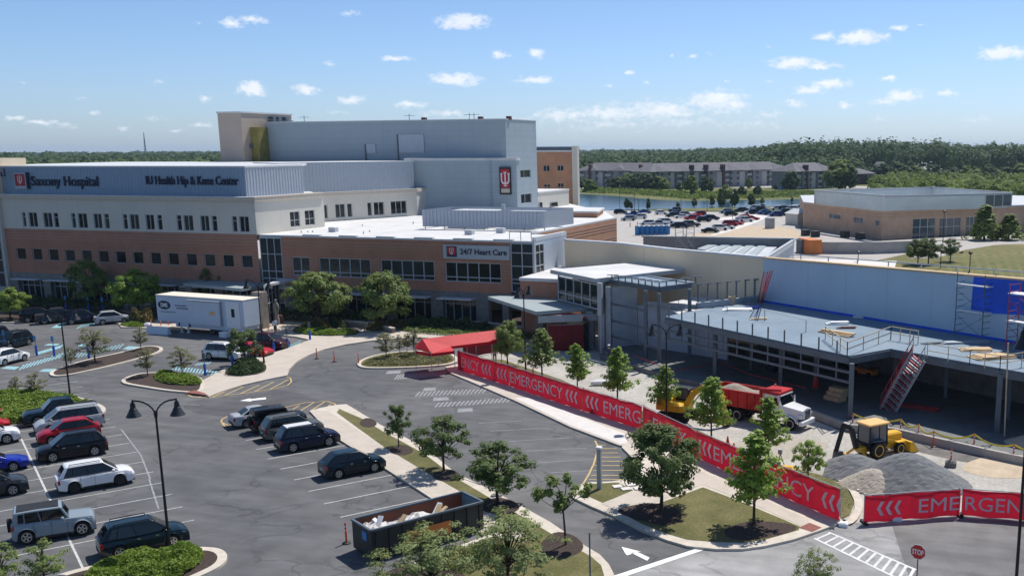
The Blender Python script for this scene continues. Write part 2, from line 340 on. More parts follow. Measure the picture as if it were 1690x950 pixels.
# ------------------------------------------------------------------ mesh helpers
class MB:
    def __init__(s): s.v = []; s.f = []; s.m = []; s.cur = 0
    def add(s, vs, fs):
        n = len(s.v); s.v += [tuple(v) for v in vs]
        for f in fs: s.f.append(tuple(i+n for i in f)); s.m.append(s.cur)
    def quad(s, a, b, c, d): s.add([a, b, c, d], [(0, 1, 2, 3)])
    def box(s, x0, y0, z0, x1, y1, z1):
        s.add([(x0,y0,z0),(x1,y0,z0),(x1,y1,z0),(x0,y1,z0),(x0,y0,z1),(x1,y0,z1),(x1,y1,z1),(x0,y1,z1)],
              [(3,2,1,0),(4,5,6,7),(0,1,5,4),(1,2,6,5),(2,3,7,6),(3,0,4,7)])
    def bevbox(s, x0, y0, z0, x1, y1, z1, r=.05):
        'box with chamfered upright and top edges'
        def ring(i, z): return [(x0+i+r, y0+i, z), (x1-i-r, y0+i, z), (x1-i, y0+i+r, z), (x1-i, y1-i-r, z), (x1-i-r, y1-i, z), (x0+i+r, y1-i, z), (x0+i, y1-i-r, z), (x0+i, y0+i+r, z)]
        vs = ring(0, z0)+ring(0, z1-r)+ring(r, z1); fs = [tuple(range(7, -1, -1)), tuple(range(16, 24))]
        for k in (0, 8):
            for i in range(8): j = (i+1) % 8; fs.append((k+i, k+j, k+8+j, k+8+i))
        s.add(vs, fs)
    def obox(s, c, d, l, w, z0, z1):
        'box centred at c, long axis along unit dir d (2d)'
        d = Vector((d[0], d[1])).normalized(); n = Vector((-d.y, d.x)); c = Vector((c[0], c[1]))
        p = [c-d*l/2-n*w/2, c+d*l/2-n*w/2, c+d*l/2+n*w/2, c-d*l/2+n*w/2]; s.prism(p, z0, z1)
    def prism(s, poly, z0, z1):
        n = len(poly); a = sum(poly[i][0]*poly[(i+1) % n][1]-poly[(i+1) % n][0]*poly[i][1] for i in range(n))
        if a < 0: poly = poly[::-1]
        z0 = z0 if isinstance(z0, (list, tuple)) else [z0]*n; z1 = z1 if isinstance(z1, (list, tuple)) else [z1]*n
        vs = [(p[0], p[1], z0[i]) for i, p in enumerate(poly)]+[(p[0], p[1], z1[i]) for i, p in enumerate(poly)]
        fs = [tuple(range(n-1, -1, -1)), tuple(range(n, 2*n))]+[(i, (i+1) % n, n+(i+1) % n, n+i) for i in range(n)]
        s.add(vs, fs)
    def sheet(s, poly, z):
        n = len(poly); a = sum(poly[i][0]*poly[(i+1) % n][1]-poly[(i+1) % n][0]*poly[i][1] for i in range(n))
        if a < 0: poly = poly[::-1]
        s.add([(p[0], p[1], z) for p in poly], [tuple(range(n))])
    def beam(s, a, b, w, h=None):
        'square bar between two 3d points'
        h = h or w; a = Vector(a); b = Vector(b); d = (b-a)
        if d.length < 1e-5: return
        d.normalize(); up = Vector((0, 0, 1)) if abs(d.z) < .98 else Vector((1, 0, 0))
        r = d.cross(up).normalized()*w/2; u = r.cross(d).normalized()*h/2
        vs = [a-r-u, a+r-u, a+r+u, a-r+u, b-r-u, b+r-u, b+r+u, b-r+u]
        s.add(vs, [(3,2,1,0),(4,5,6,7),(0,1,5,4),(1,2,6,5),(2,3,7,6),(3,0,4,7)])
    def tube(s, a, b, r0, r1=None, n=8, cap=True):
        r1 = r0 if r1 is None else r1; a = Vector(a); b = Vector(b); d = (b-a)
        if d.length < 1e-6: return
        d.normalize(); up = Vector((0, 0, 1)) if abs(d.z) < .9 else Vector((1, 0, 0))
        u = d.cross(up).normalized(); w = d.cross(u)
        vs = []
        for p, r in ((a, r0), (b, r1)):
            for i in range(n): t = 2*math.pi*i/n; vs.append(p+u*math.cos(t)*r+w*math.sin(t)*r)
        fs = [(i, (i+1) % n, n+(i+1) % n, n+i) for i in range(n)]
        if cap: fs += [tuple(range(n-1, -1, -1)), tuple(range(n, 2*n))]
        s.add(vs, fs)
    def path(s, pts, r, n=6):
        for i in range(len(pts)-1):
            ra = r[i] if isinstance(r, (list, tuple)) else r; rb = r[i+1] if isinstance(r, (list, tuple)) else r
            s.tube(pts[i], pts[i+1], ra, rb, n)
    def lathe(s, prof, c=(0, 0, 0), n=16, axis='z', a0=0, cap=False):
        vs = []; c = Vector(c)
        for (r, h) in prof:
            for i in range(n):
                t = a0+2*math.pi*i/n
                v = Vector((r*math.cos(t), r*math.sin(t), h)) if axis == 'z' else Vector((r*math.cos(t), h, r*math.sin(t)))
                vs.append(c+v)
        fs = []
        for k in range(len(prof)-1):
            for i in range(n):
                q = (k*n+i, k*n+(i+1) % n, (k+1)*n+(i+1) % n, (k+1)*n+i)
                fs.append(q if axis == 'z' else q[::-1])
        if cap: fs += [tuple(range(n-1, -1, -1)), tuple(range((len(prof)-1)*n, len(prof)*n))]
        s.add(vs, fs)
    def blob(s, c, rx, ry, rz, n=8, m=5, jit=0, seed=0):
        rr = random.Random(seed); vs = [(c[0], c[1], c[2]-rz)]; fs = []
        for j in range(1, m):
            ph = math.pi*j/m-math.pi/2
            for i in range(n):
                t = 2*math.pi*i/n; q = 1+rr.uniform(-jit, jit)
                vs.append((c[0]+rx*math.cos(t)*math.cos(ph)*q, c[1]+ry*math.sin(t)*math.cos(ph)*q, c[2]+rz*math.sin(ph)*q))
        vs.append((c[0], c[1], c[2]+rz))
        for i in range(n): fs.append((0, 1+(i+1) % n, 1+i))
        for j in range(m-2):
            for i in range(n): a = 1+j*n; fs.append((a+i, a+(i+1) % n, a+n+(i+1) % n, a+n+i))
        a = 1+(m-2)*n; k = len(vs)-1
        for i in range(n): fs.append((a+i, a+(i+1) % n, k))
        s.add(vs, fs)
    def mesh(s, name, mats, smooth=False, off=None):
        me = bpy.data.meshes.new(name)
        used = sorted({i for f in s.f for i in f})
        if len(used) < len(s.v):
            mp = {o: n for n, o in enumerate(used)}; s.v = [s.v[i] for i in used]; s.f = [tuple(mp[i] for i in f) for f in s.f]
        vs = s.v if off is None else [(x-off[0], y-off[1], z-off[2]) for x, y, z in s.v]
        me.from_pydata(vs, [], s.f)
        for m in (mats if isinstance(mats, list) else [mats]): me.materials.append(M(m) if isinstance(m, str) else m)
        if isinstance(mats, list): me.polygons.foreach_set('material_index', s.m)
        if smooth:
            me.shade_smooth(); me.set_sharp_from_angle(angle=R(38))
        me.update(); return me
def tag(o, label=None, cat=None, group=None, kind=None):
    if label: o['label'] = label
    if cat: o['category'] = cat
    if group: o['group'] = group
    if kind: o['kind'] = kind
    return o
def thing(name, label, cat, loc=(0, 0, 0), rz=0, group=None):
    o = bpy.data.objects.new(name, None); col.objects.link(o); o.location = loc; o.rotation_euler = (0, 0, rz)
    o.empty_display_size = .5
    return tag(o, label, cat, group)
def part(name, mb, mats, parent, smooth=False, world=True, label=None):
    'one mesh under its thing (or sub-part under its part); geometry given in world space when world=True'
    off = None
    if world and parent is not None:
        off = tuple(parent['_o']) if '_o' in parent else tuple(parent.location)
    me = mb.mesh(name, mats, smooth, off)
    o = bpy.data.objects.new(name, me); col.objects.link(o); o.parent = parent
    if world and parent is not None: OFF[o.name] = off
    if label: o['label'] = label
    return o
OFF = {}
def sub(name, mb, mats, parent, smooth=False, label=None):
    'sub-part of a part whose mesh was given in world space (part sits at the thing origin)'
    off = OFF[parent.name]; me = mb.mesh(name, mats, smooth, off)
    o = bpy.data.objects.new(name, me); col.objects.link(o); o.parent = parent
    if label: o['label'] = label
    return o
def solo(name, mb, mats, label=None, cat=None, group=None, kind=None, smooth=False, origin=None):
    vs = mb.v
    if origin is None and vs:
        xs = [v[0] for v in vs]; ys = [v[1] for v in vs]; zs = [v[2] for v in vs]
        origin = ((min(xs)+max(xs))/2, (min(ys)+max(ys))/2, min(zs)) if kind != 'structure' else (0, 0, 0)
    o = bpy.data.objects.new(name, mb.mesh(name, mats, smooth, origin)); col.objects.link(o); o.location = origin
    return tag(o, label, cat, group, kind)
def struct(name, mb, mats, smooth=False): return solo(name, mb, mats, kind='structure', smooth=smooth)
def copy_tree(o, parent=None):
    c = o.copy(); col.objects.link(c); c.parent = parent
    for ch in KIDS.get(o.name, [x for x in o.children]): copy_tree(ch, c)
    return c
KIDS = {}
def remember(o):
    'children lists of a prototype, so copying is quick'
    KIDS[o.name] = list(o.children)
    for c in o.children: remember(c)
def gp(pts, z=0.0): return [G(x, y, z) for x, y in pts]
def text(body, size, extrude=.03, bold=0.0, shear=0.0, spacing=1.0, sx=1.0):
    cu = bpy.data.curves.new('lettering', 'FONT'); cu.body = body; cu.size = size; cu.extrude = extrude; cu.offset = bold; cu.shear = shear
    cu.space_character = spacing; cu.resolution_u = 3
    o = bpy.data.objects.new('lettering', cu); col.objects.link(o)
    dg = bpy.context.evaluated_depsgraph_get(); me = bpy.data.meshes.new_from_object(o.evaluated_get(dg))
    bpy.data.objects.remove(o); bpy.data.curves.remove(cu)
    vs = [(v.co.x*sx, v.co.y, v.co.z) for v in me.vertices]; fs = [tuple(p.vertices) for p in me.polygons]
    bpy.data.meshes.remove(me)
    if vs:
        x0 = min(v[0] for v in vs); vs = [(v[0]-x0, v[1], v[2]) for v in vs]
    return vs, fs
def text_on(mb, body, p0, p1, s0, z0, height, width=None, out=.03, **kw):
    'letters of cap height on wall plane p0->p1, starting at distance s0, baseline z0, facing the outside (right-hand side of p0->p1)'
    vs, fs = text(body, height/.7, **kw)
    ex, ey = p1[0]-p0[0], p1[1]-p0[1]; L = math.hypot(ex, ey); ex /= L; ey /= L; nx, ny = ey, -ex
    w = max(v[0] for v in vs); k = (width/w) if width else 1
    mb.add([(p0[0]+ex*(s0+v[0]*k)+nx*(v[2]+out), p0[1]+ey*(s0+v[0]*k)+ny*(v[2]+out), z0+v[1]) for v in vs], fs)
def poly_on(mb, pts, p0, p1, out0, out1):
    'flat shape given in (s, z) on wall plane, thickness between out0 and out1'
    ex, ey = p1[0]-p0[0], p1[1]-p0[1]; L = math.hypot(ex, ey); ex /= L; ey /= L; nx, ny = ey, -ex
    n = len(pts); a = sum(pts[i][0]*pts[(i+1) % n][1]-pts[(i+1) % n][0]*pts[i][1] for i in range(n))
    if a < 0: pts = pts[::-1]
    def P(s_, z, o): return (p0[0]+ex*s_+nx*o, p0[1]+ey*s_+ny*o, z)
    mb.add([P(s_, z, out1) for s_, z in pts]+[P(s_, z, out0) for s_, z in pts],
           [tuple(range(n))]+[(i, i+n, (i+1) % n+n, (i+1) % n) for i in range(n)])
def rect_on(mb, s0, s1, z0, z1, p0, p1, out0, out1): poly_on(mb, [(s0, z0), (s1, z0), (s1, z1), (s0, z1)], p0, p1, out0, out1)
def wall_holes(mb, p0, p1, z0, z1, holes, depth=.22):
    'outer wall face with rectangular openings and reveals; outside is the right-hand side of p0->p1'
    ex, ey = p1[0]-p0[0], p1[1]-p0[1]; L = math.hypot(ex, ey); ex /= L; ey /= L; nx, ny = ey, -ex
    ss = sorted({0, L}|{h[0] for h in holes}|{h[1] for h in holes}); zs = sorted({z0, z1}|{h[2] for h in holes}|{h[3] for h in holes})
    ss = [v for v in ss if -1e-6 <= v <= L+1e-6]; zs = [v for v in zs if z0-1e-6 <= v <= z1+1e-6]
    def P(s_, z, o=0): return (p0[0]+ex*s_-nx*o, p0[1]+ey*s_-ny*o, z)
    for i in range(len(ss)-1):
        for j in range(len(zs)-1):
            cs, cz = (ss[i]+ss[i+1])/2, (zs[j]+zs[j+1])/2
            if any(h[0] < cs < h[1] and h[2] < cz < h[3] for h in holes): continue
            mb.quad(P(ss[i], zs[j]), P(ss[i+1], zs[j]), P(ss[i+1], zs[j+1]), P(ss[i], zs[j+1]))
    for (a, b, c, d) in [h[:4] for h in holes]:
        mb.quad(P(a, c), P(a, c, depth), P(a, d, depth), P(a, d)); mb.quad(P(b, c, depth), P(b, c), P(b, d), P(b, d, depth))
        mb.quad(P(a, d), P(a, d, depth), P(b, d, depth), P(b, d)); mb.quad(P(a, c, depth), P(a, c), P(b, c), P(b, c, depth))
WR = random.Random(12)
def window(root, p0, p1, s0, s1, z0, z1, cols=1, rows=(), depth=.2, fw=.07, glassm='glass', framem='frame_grey', name='window'):
    'glass pane with a frame; rows = heights of transoms'
    g = MB(); rect_on(g, s0, s1, z0, z1, p0, p1, -depth-.02, -depth+.02)
    if glassm == 'glass': glassm = WR.choice(['glass']*5+['glass_b']*2+['glass_c'])
    w = part(name, g, glassm, root)
    fr = MB(); o0, o1 = -depth+.02, -depth+.12
    rect_on(fr, s0, s0+fw, z0, z1, p0, p1, o0, o1); rect_on(fr, s1-fw, s1, z0, z1, p0, p1, o0, o1)
    rect_on(fr, s0+fw, s1-fw, z1-fw, z1, p0, p1, o0, o1); rect_on(fr, s0+fw, s1-fw, z0, z0+fw, p0, p1, o0, o1)
    for i in range(1, cols): c = s0+(s1-s0)*i/cols; rect_on(fr, c-fw/2, c+fw/2, z0+fw, z1-fw, p0, p1, o0, o1-.003)
    for r in rows: rect_on(fr, s0+fw, s1-fw, r-fw/2, r+fw/2, p0, p1, o0, o1-.006)
    sub('frame', fr, framem, w)
    return w
def ribbed(mb, p0, p1, z0, z1, pitch=.6, d=.09):
    'corrugated metal wall'
    ex, ey = p1[0]-p0[0], p1[1]-p0[1]; L = math.hypot(ex, ey); ex /= L; ey /= L; nx, ny = ey, -ex
    n = max(1, int(L/pitch)); pts = []
    for i in range(n):
        a = L*i/n; w = L/n
        pts += [(a, 0), (a+w*.45, 0), (a+w*.55, d), (a+w*.9, d)]
    pts.append((L, 0))
    for (a, b), (c, e) in zip(pts, pts[1:]):
        mb.quad((p0[0]+ex*a+nx*b, p0[1]+ey*a+ny*b, z0), (p0[0]+ex*c+nx*e, p0[1]+ey*c+ny*e, z0), (p0[0]+ex*c+nx*e, p0[1]+ey*c+ny*e, z1), (p0[0]+ex*a+nx*b, p0[1]+ey*a+ny*b, z1))
# ================================================================== SETTING: ground, roads, kerbs, markings
def chaikin(p, it=2, closed=True):
    p = [Vector((q[0], q[1])) for q in p]
    for _ in range(it):
        r = []; n = len(p)
        for i in range(n if closed else n-1):
            a, b = p[i], p[(i+1) % n]; r += [a*.75+b*.25, a*.25+b*.75]
        if not closed: r = [p[0]]+r+[p[-1]]
        p = r
    return p
def inset(poly, d):
    n = len(poly); a = sum(poly[i][0]*poly[(i+1) % n][1]-poly[(i+1) % n][0]*poly[i][1] for i in range(n))
    s = 1 if a > 0 else -1; out = []
    for i in range(n):
        p, q, r = Vector(poly[i-1][:2]), Vector(poly[i][:2]), Vector(poly[(i+1) % n][:2])
        e1 = (q-p).normalized(); e2 = (r-q).normalized()
        n1 = Vector((-e1.y, e1.x))*s; n2 = Vector((-e2.y, e2.x))*s; m = (n1+n2)
        if m.length < .2: m = n1
        m.normalize(); out.append(q+m*d/max(.5, m.dot(n1)))
    return out
mb = MB(); mb.quad((-9000, -3000, -.3), (9000, -3000, -.3), (9000, 12000, -.3), (-9000, 12000, -.3)); struct('ground', mb, 'ground_far')
mb = MB(); mb.sheet([(-190, -30), (60, -30), (60, 70), (10, 84), (-40, 99), (-50, 110), (-190, 110)], 0); struct('parking_lot_asphalt', mb, 'asphalt')
# dirt and gravel of the building site, behind the red banners
AB = [(757, 612), (870, 648), (960, 679), (1060, 711), (1150, 757), (1260, 808), (1385, 862)]
abp = gp(AB)
mb = MB(); mb.sheet([abp[0]]+abp[1:]+gp([(1430, 862), (1580, 850), (1700, 856), (1900, 860)])+[Vector((45, 60)), Vector((60, 95)), Vector((20, 110)), Vector((-30, 118)), Vector((-47, 112))]+gp([(960, 560), (850, 572), (775, 590)]), .006); struct('construction_gravel', mb, 'gravel')
mb = MB(); mb.sheet(chaikin(gp([(1210, 648), (1262, 655), (1405, 710), (1530, 732), (1640, 758), (1700, 752), (1760, 760), (1700, 775), (1600, 765), (1500, 742), (1420, 722), (1360, 700), (1290, 672)])), .012); struct('trench_soil', mb, 'dirt_and_shade')
mb = MB(); mb.sheet(chaikin(gp([(1575, 770), (1640, 748), (1720, 742), (1800, 760), (1700, 790), (1620, 788)])), .016); struct('sandy_soil', mb, 'sand_dirt')
mb = MB(); mb.sheet(chaikin(gp([(1040, 745), (1100, 742), (1180, 735), (1260, 722), (1330, 722), (1380, 735), (1330, 752), (1250, 765), (1230, 775), (1150, 765)])), .011); struct('churned_soil', mb, 'tan_pile')
# road at the bottom right
mb = MB(); mb.sheet(gp([(1016, 948), (1160, 904), (1255, 906), (1345, 880), (1400, 862), (1425, 862), (1580, 850), (1690, 854), (1900, 870), (1900, 1200), (900, 1200)]), .004); struct('road', mb, 'old_pavement')
mb = MB(); mb.sheet(gp([(1472, 866), (1590, 856), (1700, 860), (1900, 876), (1900, 1200), (1560, 1200), (1500, 950)]), .010); struct('road_patch', mb, 'patched_pavement')
mb = MB(); mb.sheet(chaikin(gp([(470, 640), (560, 672), (510, 668), (460, 676), (380, 690), (300, 676), (310, 660), (400, 655)]), 1), .004); struct('asphalt_repair', mb, 'asphalt_dark')
# pavements: raised slabs with a kerb face
def pave(name, pts, m='concrete', z=.13, sm=0):
    p = gp(pts, 0) if not isinstance(pts[0], Vector) else pts
    if sm: p = chaikin(p, sm)
    b = MB(); b.prism([(q[0], q[1]) for q in p], -.1, z); return struct(name, b, m)
pave('sidewalk_plaza', [(337,628),(373,609),(410,596),(435,588),(473,577),(511,562),(488,557),(462,554),(436,549),(425,534),(425,505),(470,500),(500,520),(560,520),(640,522),(760,528),(860,540),(880,556),(880,580),(820,581),(760,566),(720,560),(690,558),(650,560),(610,564),(570,570),(535,578),(510,587),(490,598),(478,610),(474,621),(440,628),(400,637),(365,648),(345,656),(322,647)])
def island(name, pts, fill, sm=2, kw=.32, z=.14, m='kerb'):
    p = chaikin(gp(pts), sm); b = MB(); b.prism(p, -.1, z); o = struct(name+'_kerb', b, m)
    b = MB(); b.sheet(inset(p, kw), z+.004); struct(name+'_bed', b, fill); return p
isl_left = island('tree_island_left', [(80,617),(86,623),(112,621),(145,614),(177,607),(243,590),(268,581),(270,575),(256,572),(234,573),(200,583),(155,592),(124,600),(93,610)], 'mulch')
isl_mid = island('shrub_island', [(199,630),(205,635),(235,640),(272,646),(305,649),(328,649),(338,642),(337,628),(318,619),(283,616),(250,616),(228,618),(208,624)], 'mulch', 1)
isl_green = island('lawn_island', [(-80,712),(0,706),(50,701),(100,699),(150,690),(172,683),(176,676),(168,670),(148,662),(118,654),(60,647),(0,646),(-80,648)], 'grass')
isl_bl = island('corner_island', [(70,960),(120,944),(165,934),(215,918),(270,908),(335,905),(366,908),(378,920),(368,936),(335,952),(250,990),(60,1010)], 'mulch', 2, .45)
isl_loop = island('loop_island', [(588,604),(594,596),(615,588),(650,582),(700,580),(745,584),(757,592),(752,602),(700,607),(640,609),(600,609)], 'grass')
isl_bush = island('bush_bed', [(366,619),(378,624),(410,621),(436,618),(442,612),(441,604),(432,597),(400,597),(384,603)], 'mulch', 1, .08, .17)
isl_reed = island('entrance_bed', [(480,548),(488,553),(540,556),(585,556),(596,550),(590,544),(560,538),(520,535),(490,538)], 'mulch', 1, .08, .17)
isl_hedge = island('left_front_bed', [(-40,520),(60,512),(95,500),(150,505),(235,520),(250,532),(205,538),(165,526),(60,528),(30,534),(-40,533)], 'mulch', 1)
pave('ramp_island', [(196,536),(230,529),(300,530),(316,538),(300,545),(200,541)], 'concrete')
pave('building_apron', [Vector((-135, 99.5)), Vector((-86, 99.5)), Vector((-70, 100.5)), Vector((-50, 97)), Vector((-40, 100)), Vector((-48, 112)), Vector((-135, 112))], 'mulch', .1)
# median: kerb, grass strip and walk between the lot and the exit lane
pave('median_kerb', [(556,670),(572,669),(630,704),(700,740),(751,782),(826,819),(863,839),(908,864),(960,900),(990,918),(1005,934),(1014,952),(1010,1010),(560,1010),(600,972),(640,948),(686,931),(750,906),(800,888),(760,858),(711,824),(668,796),(632,773),(590,746),(548,720),(511,680),(530,675)], 'kerb', .13)
b = MB(); b.sheet(gp([(515,681),(541,680),(575,702),(634,740),(690,774),(756,812),(805,845),(850,870),(880,890),(865,900),(812,872),(760,846),(711,820),(670,795),(634,772),(592,745),(550,719)]), .136); struct('median_sidewalk', b, 'concrete')
b = MB(); b.sheet(gp([(560,677),(600,694),(630,713),(700,751),(751,790),(821,832),(870,860),(930,896),(975,921),(992,936),(997,952),(990,1010),(580,1010),(620,970),(650,950),(690,937),(760,908),(815,888),(865,899),(880,890),(850,870),(805,845),(756,812),(690,774),(634,740),(590,708),(556,683)]), .139); struct('median_grass', b, 'grass')
for i, (x, y, w, h) in enumerate([(608,700,16,9),(663,745,22,10),(738,787,26,12),(826,838,36,16),(928,902,40,24),(700,955,80,24),(838,975,80,28)]):
    b = MB(); b.sheet(chaikin(gp([(x-w,y),(x-w*.3,y-h),(x+w*.6,y-h*.6),(x+w,y+h*.3),(x+w*.2,y+h),(x-w*.7,y+h*.7)])), .143); struct('mulch_ring', b, 'mulch')
# triangular island at the right
R1 = [(942,815),(946,824),(975,838),(1013,854),(1055,876),(1100,894),(1134,904),(1182,909),(1225,909),(1262,904),(1310,893),(1345,881),(1392,864),(1385,855),(1260,800),(1150,752),(1105,735),(1040,728),(1026,740),(1058,772),(1040,792),(1010,797),(975,798),(950,804)]
pave('banner_sidewalk_slab', R1, 'kerb', .135)
b = MB(); b.sheet(gp([(965,802),(1020,799),(1045,812),(995,833),(962,818)]), .142); struct('island_grass_small', b, 'grass')
b = MB(); b.sheet(gp([(1026,850),(1060,843),(1100,829),(1160,807),(1200,822),(1240,838),(1320,872),(1318,878),(1262,894),(1225,899),(1182,898),(1134,894),(1100,884),(1060,868)]), .142); struct('island_grass_large', b, 'grass')
b = MB(); b.sheet(gp([(992,834),(1048,812),(1110,795),(1143,779),(1160,782),(1215,806),(1336,862),(1332,876),(1240,834),(1160,803),(1100,825),(1060,840),(1022,848)]), .146); struct('island_sidewalk', b, 'concrete')
for pts in ([(1012,848),(1035,838),(1080,832),(1122,842),(1128,862),(1100,872),(1070,866)], [(1190,880),(1215,868),(1250,862),(1310,868),(1318,878),(1262,893),(1210,896)]):
    b = MB(); b.sheet(chaikin(gp(pts)), .150); struct('mulch_bed', b, 'mulch')
b = MB(); b.sheet(gp([(1318,874),(1336,866),(1356,874),(1340,881)]), .150); struct('tactile_paving', b, 'red_paver')
b = MB(); b.sheet(gp([(305,650),(322,646),(338,651),(344,655),(330,653)]), .15); struct('brick_ramp', b, 'red_paver')
# walk along the banner
pave('banner_sidewalk', [(735,607),(757,602),(870,645),(960,676),(1060,709),(1110,732),(1040,740),(1022,737),(940,706),(850,663),(790,637),(745,618)], 'concrete', .13)
b = MB(); b.sheet(gp([(848,658),(872,659),(940,683),(1036,720),(1034,734),(1024,735),(940,703)]), .136); struct('sunlit_walk_strip', b, 'white_concrete')  # paler concrete only over the sunlit part, its light put into the colour
# grass verge behind the banner
b = MB(); b.sheet([p+Vector((.15, .15, 0)) for p in abp[:-1]]+gp([(1385,858),(1402,850),(1410,830),(1398,806),(1365,787),(1330,778),(1285,766),(1255,762),(1195,730),(1130,700),(1085,684),(1028,670),(965,645),(927,627),(877,610),(830,594),(790,592)]), .05); struct('grass_verge', b, 'grass')
b = MB(); b.sheet(chaikin(gp([(1388,866),(1402,858),(1413,835),(1400,806),(1372,786),(1380,785),(1412,805),(1426,832),(1418,856),(1404,868)]), 1), .1); struct('kerb_return', b, 'kerb')
for x, y, w in [(895,628,16),(953,648,16),(1018,672,17),(1095,690,18),(1172,732,26),(1268,766,26),(1333,799,16)]:
    b = MB(); b.sheet(chaikin(gp([(x-w,y),(x,y-w*.35),(x+w,y),(x,y+w*.4)])), .056); struct('mulch_ring', b, 'mulch')
# ---- painted markings
def stripe(mb, a, b, w=.1, z=.010):
    a = Vector(a[:2]); b = Vector(b[:2]); d = (b-a).normalized(); n = Vector((-d.y, d.x))*w/2
    mb.add([(*(a-n), z), (*(b-n), z), (*(b+n), z), (*(a+n), z)], [(0, 1, 2, 3)])
LA = R(54.147); sx_, sy_ = Vector((math.cos(LA), math.sin(LA))), Vector((-math.sin(LA), math.cos(LA)))
mb = MB()
# left double row: centre line and stall ends
c0 = G(35, 723.6).xy; c1 = G(150, 965).xy; stripe(mb, c0, c1, .12)
base = G(87, 828).xy
for k in range(-3, 14):
    p = base+sy_*(2.72*k); t = (p-c0).dot(sy_)
    stripe(mb, p-sx_*5.9, p+sx_*5.9, .09, .011)
# middle row in front of the median walk
e0 = G(685, 800).xy
for k in range(-2, 7):
    p = e0+sy_*(2.75*k); stripe(mb, p-sx_*5.6, p, .1, .011)
struct('parking_lines', mb, 'line_white')
mb = MB()
for a, b2 in [((690,655),(812,650)),((700,666),(838,661)),((790,698),(860,694)),((810,711),(905,706)),((840,728),(938,722)),((868,744),(968,739)),((890,763),(985,757)),((905,780),(975,776)),((640,615),(700,611)),((650,626),(735,620))]:
    stripe(mb, G(*a), G(*b2), .1)
for (x0, y0, x1, y1) in [(655,622,735,616),(690,650,800,645),(722,668,840,660)]:
    for i in range(18):
        t = i/17; stripe(mb, G(x0+(x1-x0)*t-4, y0+(y1-y0)*t+4), G(x0+(x1-x0)*t+3, y0+(y1-y0)*t-4), .16, .012)
for q in ([(716,656),(740,655),(741,660),(714,662)], [(756,674),(780,673),(780,679),(755,680)], [(640,612),(662,611),(660,616),(636,617)], [(700,640),(720,639),(718,644),(698,645)]):
    mb.sheet(gp(q), .012)
struct('faded_lines', mb, 'line_faded')
# blue accessible bays
mb = MB()
def hatch(x0, y0, x1, y1, dx, dy, n, w=.2):
    for i in range(n):
        t = i/(n-1); X_, Y_ = x0+(x1-x0)*t, y0+(y1-y0)*t
        stripe(mb, G(X_-dx, Y_+dy), G(X_+dx, Y_-dy), w, .014)
hatch(36,606,112,583,4,4.5,14,.15); hatch(126,587,200,571,4,4,13,.12); hatch(62,583,100,572,3,3,9); hatch(286,607,365,617,-2,-3.6,17,.15); hatch(325,601,345,599,3,2,5,.15); hatch(420,588,435,583,2,2.2,6,.18); hatch(478,571,494,565,2,2.6,7,.18)
hatch(60,535,72,532,4,2,3,.25); hatch(95,536,118,533,4,2.5,6,.25); hatch(132,539,156,533,5,3,7,.25)
for q in ([(2,608),(12,604),(33,605),(24,610)], [(64,613),(72,609),(94,608),(90,614)], [(72,570),(80,567),(99,567),(94,570)], [(126,570),(134,568),(144,569),(138,572)], [(202,576),(212,571),(230,572),(224,577)], [(256,615),(262,612),(284,612),(282,616)], [(84,541),(92,537),(104,537),(100,541)]):
    mb.sheet(gp(q), .013)
struct('accessible_bay_markings', mb, 'line_blue')
mb = MB()
for a, b2 in [((52,587),(90,592)),((120,592),(166,594)),((322,618),(337,614)),((355,603),(382,597)),((380,600),(432,586)),((435,580),(470,571)),((470,573),(511,563)),((0,631),(40,622)),((212,662),(330,668)),((200,708),(232,750)),((232,750),(248,790)),((246,790),(262,840))]:
    stripe(mb, G(*a), G(*b2), .1)
struct('bay_lines', mb, 'line_faded')
# yellow hatched areas
mb = MB()
def ylines(loop, hs):
    for p, q in zip(loop, loop[1:]): stripe(mb, G(*p), G(*q), .12, .016)
    for a, b2 in hs: stripe(mb, G(*a), G(*b2), .12, .015)
ylines([(304,643),(308,650),(318,655),(345,656),(400,649),(455,641),(474,636),(481,630),(479,623),(472,622)], [((314,651),(335,644)),((328,655),(359,645)),((351,655),(378,643)),((371,652),(402,638)),((395,650),(428,635)),((420,646),(452,630)),((446,642),(476,626))])
ylines([(365,698),(366,692),(375,687),(390,684)], [((378,702),(400,690)),((366,697),(382,704))]); ylines([(365,697),(372,704),(390,702)], [])
ylines([(470,672),(505,664),(540,662),(552,666),(557,671)], [((483,675),(494,669)),((490,681),(518,664)),((512,678),(536,663)),((537,674),(546,667))])
ylines([(982,727),(986,735),(985,748),(980,765),(972,782),(962,799)], [((986,734),(1000,734)),((986,740),(1018,740)),((985,747),(1020,747)),((984,754),(1024,754)),((983,761),(1030,761)),((981,768),(1032,768)),((979,776),(1034,776)),((976,784),(1040,784)),((972,791),(1052,791))])
struct('yellow_markings', mb, 'line_yellow')
# crosswalk, stop line and arrows
mb = MB()
L0, L1 = (1344,888), (1500,963); U0, U1 = (1368,878), (1512,940)
for a, b2 in ((L0, L1), (U0, U1)): stripe(mb, G(*a), G(*b2), .16, .018)
for i in range(12):
    t = .02+i/11.5; a = (L0[0]+(L1[0]-L0[0])*(t), L0[1]+(L1[1]-L0[1])*(t)); b2 = (U0[0]+(U1[0]-U0[0])*min(1,t), U0[1]+(U1[1]-U0[1])*min(1,t)); stripe(mb, G(*a), G(*b2), .16, .019)
struct('crosswalk_lines', mb, 'line_worn')
mb = MB(); mb.sheet(gp([(1012,950),(1152,904),(1165,906),(1040,948),(1010,960)]), .018)
mb.sheet(gp([(1026,902),(1032,913),(1035,916),(1041,914),(1046,910),(1058,910)]), .018)
mb.sheet(gp([(1044,913),(1049,909),(1072,920),(1068,925)]), .021)
struct('stop_line_and_arrow', mb, 'line_bright')
